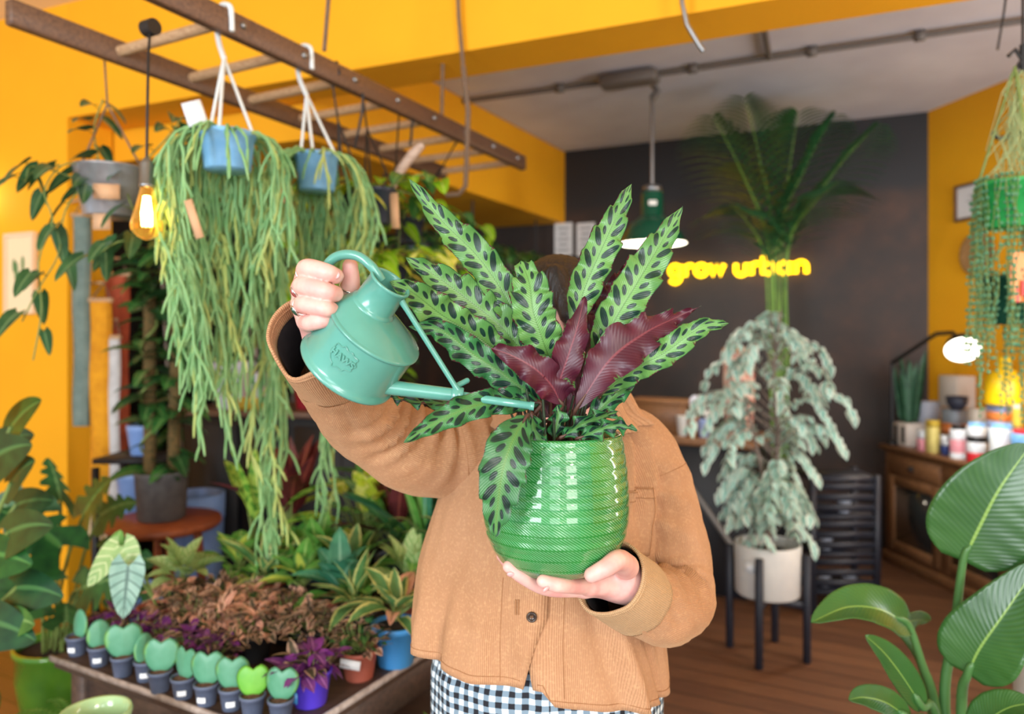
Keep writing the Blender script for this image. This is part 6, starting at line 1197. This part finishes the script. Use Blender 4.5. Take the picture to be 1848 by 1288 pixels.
def jar(label, c, r, h, bands, lid=None, cat='jar', name='jar', grp='jars and packets on the cabinet', sq=False):
    c = Vector(c); root = thing(name, label, cat, tuple(c), grp); 
    def seg(z0, z1, rr):
        mb = MB()
        if sq: mb.box(c+U*(z0+z1)/2, (rr*2, rr*1.5, z1-z0), -gd*.55+gn*.83 if False else gd, gn, U, .004)
        else: mb.lathe([(.001, z0), (rr*.97, z0), (rr, z0+.004), (rr, z1-.004), (rr*.97, z1), (.001, z1)], 24, c)
        return mb
    z = 0
    for i, (m_, f) in enumerate(bands): seg(z*h, (z+f)*h, r*(1+.006*(i % 2))).build('body' if i == 0 else 'label_band', M[m_], root); z += f
    if lid: seg(h, h+.022, r*.85).build('lid', M[lid], root)
    return root
ct = ch
jar('pink packet beside the black and white planter on the cabinet', cabpos(1664, .05, ct), .028, .13, [('pink_card', .6), ('white_label', .4)], cat='packet', name='packet', sq=True)
jar('pale yellow seed packet leaning at the front of the cabinet', cabpos(1683, .06, ct), .034, .20, [('pale_yellow_card', .8), ('yellow_box', .2)], cat='packet', name='packet', sq=True)
jar('navy and white packet right of the yellow packet', cabpos(1706, .07, ct), .024, .12, [('navy_card', .5), ('white_label', .5)], cat='packet', name='packet', sq=True)
jar('white jar with a pink label and black lid on the cabinet', cabpos(1730, .07, ct), .046, .17, [('white_label', .2), ('pink_card', .45), ('white_label', .35)], 'blackgloss')
jar('white jar with red and black bands on the cabinet', cabpos(1763, .08, ct), .052, .20, [('red_band', .27), ('white_label', .3), ('blackgloss', .16), ('white_label', .27)], 'sky_card')
jar('large white jar with a blue base band on the cabinet', cabpos(1808, .08, ct), .058, .21, [('blue_band', .22), ('white_label', .78)], 'sky_card'); jar('white jar with an orange band at the right picture edge', cabpos(1847, .09, ct), .055, .20, [('white_label', .4), ('orange_band', .3), ('sky_card', .3)], 'red_band')
rz_ = ct+.11; ra, rb_ = 0.25, GLn-.1
root = thing('display_riser', 'low wooden step riser on the cabinet behind the jars', 'riser', tuple(G((ra+rb_)/2, .3, ct))); mb = MB(); mb.box(G((ra+rb_)/2, .30, rz_-.01), (rb_-ra, .2, .02), gd, gn, U, .002); mb.build('board', M['cabwood'], root)
for a in (ra+.02, (ra+rb_)/2, rb_-.02): mb = MB(); mb.box(G(a, .30, (ct+rz_-.02)/2), (.02, .19, rz_-.02-ct), gd, gn, U); mb.build('support', M['cabwood'], root)
c = cabpos(1674, .27, rz_); root = thing('white_planter', 'plain white tapered planter on the riser above the packets', 'planter', tuple(c)); mb = MB(); mb.lathe([(.001, 0), (.06, 0), (.082, .17), (.085, .175), (.078, .175), (.06, .02)], 30, c); mb.build('vessel', M['white_ceramic'], root)
jar('grey and orange box on the riser behind the pink labelled jar', cabpos(1722, .26, rz_), .06, .15, [('orange_band', .4), ('grey_card', .6)], cat='box', name='box', sq=True); jar('brown and white carton on the riser left of the blue box', cabpos(1765, .26, rz_), .045, .17, [('brown_card', .4), ('cream_card', .6)], cat='box', name='box', sq=True)
jar('pale blue box with orange panels on the riser', cabpos(1806, .26, rz_), .06, .21, [('sky_card', .3), ('pale_blue', .25), ('orange_band', .25), ('pale_blue', .2)], cat='box', name='box', sq=True); jar('slim olive bottle on the riser at the right edge', cabpos(1836, .25, rz_), .025, .2, [('leaf_green_card', .5), ('yellow_box', .5)], 'cream_card', cat='bottle', name='bottle')
c = cabpos(1727, .33, rz_+.155); root = thing('cream_box', 'cream box with a dark bowl shape stacked on the grey and orange box', 'box', tuple(c)); mb = MB(); mb.box(c+U*.1, (.17, .13, .2), gd, gn, U, .006); mb.build('carton', M['cream_card'], root)
c = cabpos(1727, .2, rz_+.152); mb = MB(); mb.lathe([(.001, 0), (.03, 0), (.055, .04), (.062, .085), (.056, .085), (.05, .04), (.001, .02)], 28, c); tag(mb.build('bowl', M['dark_bowl']), 'dark slate bowl standing in front of the cream box', 'bowl')
M['yellow_jug'] = mat('bright_yellow_plastic', (250, 204, 20), .35, emit=(250, 190, 10), es=.0); c = cabpos(1812, .26, rz_+.212); root = thing('yellow_bottle', 'big yellow plastic bottle brightly lit by the desk lamp', 'bottle', tuple(c)); mb = MB(); mb.lathe([(.001, 0), (.095, 0), (.10, .01), (.10, .13), (.085, .17), (.04, .2), (.032, .25), (.001, .25)], 30, c); mb.build('body', M['yellow_jug'], root); mb = MB(); mb.lathe([(.035, .245), (.035, .27), (.001, .27)], 20, c); mb.build('cap', M['yellow_jug'], root)  # one even yellow over bottle and cap
# snake plant in a black and white planter
c = cabpos(1643, .14, ct); root = thing('snake_plant', 'snake plant in a square black and white planter on the cabinet corner', 'potted plant', tuple(c)); mb = MB(); mb.box(c+U*.075, (.15, .15, .15), gd, gn, U, .006); mb.build('pot', M['cream_card'], root)
mb = MB(); 
for s_ in (-.035, .035): mb.box(c+U*.075-gn*.076+gd*s_, (.028, .004, .11), gd, gn, U); mb.box(c+U*.075-gd*.076+gn*s_, (.004, .028, .11), gd, gn, U)
mb.build('black_stripe', M['snake_pot_black'], root, smooth=False); mb = MB(); rg = random.Random(3); LM('snake_leaf', (60, 104, 74), (38, 76, 54), trans=.05)
for k in range(13): a = k*2.4; r = .05*math.sqrt(k/13); leaf(mb, c+Vector((r*math.cos(a), r*math.sin(a), .14)), (math.cos(a)*.12, math.sin(a)*.12, 1), rg.uniform(.28, .50), .045, 'strap', .03, .25, 8, 0, rg.uniform(0, 3))
mb.build('foliage', M['snake_leaf'], root)
# desk lamp
hd_ = P(1738, 632, 3.95); bs = G(.03, .03, ct); j1 = P(1690, 602, 4.35); root = thing('desk_lamp', 'black angled desk lamp with a glowing round head on the cabinet', 'lamp', tuple(bs)); mb = MB(); mb.lathe([(.001, 0), (.032, 0), (.032, .015), (.014, .03), (.001, .03)], 24, bs); mb.build('base', M['black'], root)
el1 = P(1612, 657, 4.8); el1 = Vector((bs.x, bs.y, CZ-(655-HZ)/F*bs.y)); mb = MB(); mb.tube([bs+U*.02, el1], .010, 8); mb.tube([el1, j1], .012, 8); mb.tube([j1, j1+Vector((.05, -.08, .005)), hd_+Vector((.0, .05, .06))], .012, 8); mb.build('arm', M['black'], root)
ln = Vector((-.25, -.62, -.55)).normalized(); x_, y_ = frame(ln); Mx = Matrix((x_, y_, -ln)).transposed() if x_.cross(y_).dot(-ln) > 0 else Matrix((y_, x_, -ln)).transposed()
mb = MB(); mb.lathe([(.088, 0), (.09, .004), (.078, .05), (.045, .085), (.02, .1), (.001, .1)], 28, hd_, Mx); mb.build('lamp_head', M['black'], root); mb = MB(); mb.lathe([(.086, .008), (.001, .004)], 28, hd_, Mx); M['led'] = mat('lit_diffuser', (255, 250, 235), emit=(255, 244, 220), es=5); mb.build('diffuser', M['led'], root)
l = bpy.data.lights.new('desk_lamp_light', 'SPOT'); l.energy = 26; l.color = (1, .92, .78); l.spot_size = 2.6; l.spot_blend = .5; l.shadow_soft_size = .07; lo_ = bpy.data.objects.new('desk_lamp_light', l); C.objects.link(lo_); q = hd_+ln*.03; lo_.location = q-bs; lo_.rotation_euler = Vector((.25, -.2, -.9)).to_track_quat('-Z', 'Y').to_euler(); lo_.parent = root
# frames on the right wall
def onright(px, py, off=.0): q = onwall(px, py, B, D); n_ = Vector((-D.y, D.x, 0)); n_ = n_ if n_.x < 0 else -n_; return q+n_*off, n_
c, rn = onright(1768, 360, .015); framed('certificate_frame', 'dark framed white certificate on the ochre right wall', c, .36, .235, D, rn, 'ladder', 'paper', {'ink': [(0, .15, .22, .02), (0, 0, .26, .02), (0, -.15, .2, .02)]})
c, rn = onright(1772, 458, .02); M['wicker'] = mat('pale_wicker', (176, 134, 82), .85, c2=(140, 100, 56), scale=80, bump=.6); root = thing('wicker_plate', 'round pale wicker plate on the ochre right wall', 'plate', tuple(c)); Mx = Matrix((D, U, rn)).transposed(); mb = MB(); mb.lathe([(.001, .0), (.08, .002), (.13, .02), (.138, .02), (.13, .008), (.001, -.012)], 36, c, Mx); mb.build('dish', M['wicker'], root)
# shelf at the far right with bottles
c = Vector((2.52, 2.95, 0)); root = thing('bottle_shelf', 'low wooden shelf of plastic bottles behind the large leaves', 'shelf', tuple(c))
for z in (.02, .30, .58): mb = MB(); mb.box(c+U*z, (.36, .6, .025)); mb.build('board', M['cabwood'], root)
for sx in (-.17, .17):
    for sy in (-.29, .29): mb = MB(); mb.box(c+Vector((sx, sy, .30)), (.025, .025, .60)); mb.build('post', M['cabwood'], root)
for i, (sy, z, m_, lid, lab) in enumerate(((.2, .3125, 'grey_card', 'white_label', 'grey bottle on the middle board of the low shelf, farthest back'), (.02, .3125, 'sky_card', 'white_label', 'blue bottle on the middle board of the low shelf'), (-.18, .3125, 'white_label', 'blue_band', 'white bottle with a blue cap on the middle board of the low shelf'), (.16, .0325, 'pale_blue', 'grey_card', 'pale blue bottle on the bottom board of the low shelf'), (-.08, .0325, 'white_label', 'orange_band', 'white bottle with an orange cap on the bottom board of the low shelf'), (.18, .5925, 'white_label', 'orange_band', 'white and orange bottle on top of the low shelf'), (-.05, .5925, 'sky_card', 'grey_card', 'sky blue bottle on top of the low shelf'))):
    jar(lab, c+Vector((-.08, sy, z)), .055, .17, [(m_, .6), ('white_label', .4)], lid, 'bottle', 'bottle', 'bottles on the low shelf')
# ------------------------------------------------------------------ hanging green pots at the right edge
M['kelly'] = mat('kelly_green_plastic', (52, 172, 88), .4, c2=(40, 152, 74), scale=20); M['forest'] = mat('forest_green_plastic', (20, 84, 66), .45); LM('pearl_green', (112, 172, 130), (76, 138, 100), trans=.15)
def trailer(label, px, py, d, rt_, h, potm, strands, drop, seed, top_py, lab=True):
    c = P(px, py, d); root = thing('hanging_planter', label, 'hanging plant', tuple(c), 'green hanging pots at the right edge'); pot_mesh(c, rt_, rt_*.82, h).build('pot', M[potm], root); soil_mesh(c, rt_*.93, h-.012).build('soil', M['soil'], root); tp_ = P(px+6, top_py, d)
    for k in range(3): a = 2.6+k*2*pi/3; mb = MB(); mb.tube([tp_, c+Vector((rt_*math.cos(a), rt_*math.sin(a), h))], .004, 5); mb.build('hanger_strap', M['vine'], root)
    mb = MB(); mb.tube([tp_+Vector((0, 0, -.01)), tp_+Vector((.02, 0, .02)), tp_+Vector((0, 0, .05)), tp_+Vector((-.02, 0, .03))], .006, 6); mb.build('hanger_hook', M['black'], root)
    rg = random.Random(seed); st_ = MB(); bd_ = MB()
    for k in range(strands):
        a = rg.uniform(0, 2*pi); p = c+Vector((rt_*.8*math.cos(a), rt_*.8*math.sin(a), h+.005)); pts = [p, c+Vector((rt_*1.06*math.cos(a), rt_*1.06*math.sin(a), h+.010))]; L = rg.uniform(.25, 1)*drop; n = max(3, int(L/.02)); q = pts[-1].copy(); sw = Vector((rg.gauss(0, .1), rg.gauss(0, .1), 0))
        for i in range(n): q = q+Vector((math.cos(a)*.0002, math.sin(a)*.0002, -.02))+sw*.02*.12+Vector((rg.gauss(0, .0022), rg.gauss(0, .0022), 0)); pts.append(q.copy())
        st_.tube(pts, .0014, 4, cap=False)
        for i in range(1, len(pts)): bd_.ball(pts[i]+Vector((rg.gauss(0, .004), rg.gauss(0, .004), 0)), rg.uniform(.0042, .0062), 6)
    st_.build('trailing_stems', M['vine'], root); bd_.build('beads', M['pearl_green'], root)
    if lab: mb = MB(); mb.box(c+Vector((.028, -rt_*.98, h*.5)), (.06, .003, .05), (.98, .18, 0)); mb.build('price_label', M['pale_blue'], root)
    return root
trailer('bright green hanging pot with a trailing string plant at the right edge', 1826, 412, 2.15, .083, .135, 'kelly', 60, .62, 301, 120); trailer('dark green hanging pot below the bright green one at the right edge', 1836, 585, 2.45, .105, .16, 'forest', 50, .5, 302, 400, False)
c = P(1846, 500, 2.3); root = thing('seed_packet', 'orange and red printed packet hanging between the green pots', 'packet', (c.x, c.y, c.z-.09)); mb = MB(); mb.box(c, (.11, .01, .16), (.95, .3, 0)); mb.build('card', M['orange_band'], root, smooth=False); mb = MB(); 
for k in range(4): mb.box(c+Vector((-.025+.016*k, -.012, -.055+.02*(k % 2))), (.009, .004, .05), (.95, .3, 0))
mb.build('print', M['red_band'], root, smooth=False); mb = MB(); mb.tube([c+U*.08, c+U*.18], .002, 5); mb.build('string', M['rope'], root)
mb = MB(); mb.tube([P(1794, 236, 2.6), P(1796, 246, 2.6), P(1806, 250, 2.6), P(1850, 240, 2.6), P(1960, 225, 2.6)], .009, 8); tag(mb.build('wall_hook', M['black']), 'dark metal hook arm reaching in above the bright green pot', 'hook')
mb = MB(); q = P(1846, 118, 2.15); mb.tube([q+U*.06, q, q+Vector((0, 0, -.02))], .009, 8); mb.tube([q+U*.06, q+U*1.0], .004, 6); tag(mb.build('hanging_hook', M['black']), 'black hook holding the bright green pot at the top right', 'hook'); mb = MB(); mb.tube([P(1800, 90, 2.6), P(1812, 20, 2.6), P(1822, -60, 2.6)], .004, 5); tag(mb.build('hanging_wire', M['black']), 'thin curved wire hanging from the ceiling at the top right', 'wire')
rg = random.Random(14); mb = MB(); c = P(1843, 200, 2.15); root = thing('air_plant', 'wispy pale air plant hanging at the right edge above the green pot', 'plant', tuple(c+Vector((0, 0, -.25)))); M['wisp'] = mat('pale_tillandsia', (170, 184, 128), .8)
for k in range(90): a = rg.uniform(0, 2*pi); r = rg.uniform(0, .035); p = c+Vector((r*math.cos(a), r*math.sin(a), rg.uniform(-.05, .12))); mb.tube([p, p+Vector((rg.gauss(0, .03), rg.gauss(0, .03), -.06)), p+Vector((rg.gauss(0, .04), rg.gauss(0, .04), -rg.uniform(.12, .26)))], .0014, 4, cap=False)
mb.build('strands', M['wisp'], root)
# ------------------------------------------------------------------ bird of paradise in the right foreground
t = NT('bird_of_paradise_leaf'); u, v = t.uv(); a = t.math('ABSOLUTE', t.math('SUBTRACT', t.math('MULTIPLY', v, 2.0), 1.0)); s = t.math('SINE', t.math('SUBTRACT', t.math('MULTIPLY', u, 150.0), t.math('MULTIPLY', a, 30.0))); c = t.mix(t.ramp(t.noise(5), .3, .7), lin((58, 104, 44)), lin((40, 82, 40))); c = t.mix(t.math('MULTIPLY', t.ramp(s, -.2, 1), .10), c, lin((92, 140, 62))); c = t.mix(t.ramp(a, .04, .02), c, lin((128, 164, 78))); t.col(c); t.set(Roughness=.3); t.bump(s, .12, .001); M['strel'] = t.m; M['strel_stalk'] = mat('green_leaf_stalk', (72, 116, 62), .4)
pb = Vector((.96, 1.56, 0)); root = thing('bird_of_paradise', 'bird of paradise plant with large paddle leaves in the right foreground', 'potted plant', tuple(pb)); mb = MB(); mb.lathe([(.001, 0), (.14, 0), (.17, .3), (.178, .32), (.178, .34), (.163, .34), (.158, .28)], 40, pb); mb.build('pot', M['black_pot'], root); soil_mesh(pb, .158, .29).build('soil', M['soil'], root)
def paddle(pts, hw, stalk, roll=0.0, fold=.16, up=None):
    sp = [Vector(q) for q in spline([tuple(P(*q)) for q in pts], 26)]; mb = MB(); rows = []; uvs = []
    for i, p in enumerate(sp):
        u = i/25; d = (sp[min(i+1, 25)]-sp[max(i-1, 0)]).normalized(); nz = up or (Vector((0, 0, CZ))-p).normalized(); x = d.cross(nz).normalized(); nz = x.cross(d)
        if roll: q = Matrix.Rotation(roll, 3, d); x = q @ x; nz = q @ nz
        w_ = math.sin(pi*min(1, (u*.97+.03))**.72)**.62*hw if u < .995 else .001; rows.append([p+x*v*w_+nz*(fold*w_*abs(v)**1.3+.012*hw*math.sin(u*40+v*3)*abs(v)) for v in np.linspace(-1, 1, 17)]); uvs.append([(u, v*.5+.5) for v in np.linspace(-1, 1, 17)])
    mb.grid(rows, uvs); o = mb.build('leaf', M['strel'], root); so = o.modifiers.new('thickness', 'SOLIDIFY'); so.thickness = .0012; st_ = [Vector(q) for q in spline([tuple(pb+Vector((0, 0, .29)))]+[tuple(P(*q)) for q in stalk]+[tuple(sp[0]), tuple(sp[4])], 24)]; mb = MB(); mb.tube(st_, [.0125-.0003*i for i in range(22)]+[.004, .002], 10); mb.build('leaf_stalk', M['strel_stalk'], o)
paddle([(1738, 1012, 1.5), (1768, 950, 1.48), (1805, 880, 1.46), (1862, 800, 1.44)], .095, [(1705, 1285, 1.55), (1722, 1140, 1.53)], .15)
paddle([(1746, 1216, 1.46), (1768, 1170, 1.44), (1810, 1110, 1.42), (1880, 1010, 1.4)], .072, [(1735, 1286, 1.5)], -.1)
paddle([(1640, 1128, 1.52), (1590, 1100, 1.48), (1530, 1095, 1.45), (1464, 1122, 1.42)], .045, [(1690, 1286, 1.55), (1664, 1200, 1.53)], .55, .3)
paddle([(1618, 1130, 1.58), (1640, 1122, 1.6), (1660, 1118, 1.62), (1676, 1122, 1.64)], .028, [(1684, 1288, 1.57), (1660, 1190, 1.56)], .8, .2)
paddle([(1664, 1275, 1.46), (1632, 1225, 1.44), (1598, 1180, 1.43), (1562, 1146, 1.42)], .030, [(1690, 1300, 1.52)], .5, .25)
paddle([(1640, 1296, 1.40), (1600, 1268, 1.38), (1560, 1258, 1.37), (1532, 1262, 1.36)], .026, [(1690, 1330, 1.5)], .4, .25)
paddle([(1760, 1330, 1.42), (1790, 1295, 1.40), (1825, 1275, 1.38), (1870, 1268, 1.36)], .040, [(1740, 1360, 1.5)], -.5, .25)
c = Vector((1.315, 1.72, 0)); mb = MB(); mb.lathe([(.001, 0), (.10, 0), (.12, .03), (.125, .6), (.13, .86), (.122, .865), (.112, .6)], 36, c); tag(mb.build('white_planter', M['white_pot']), 'tall white planter cut off by the right picture edge', 'planter')
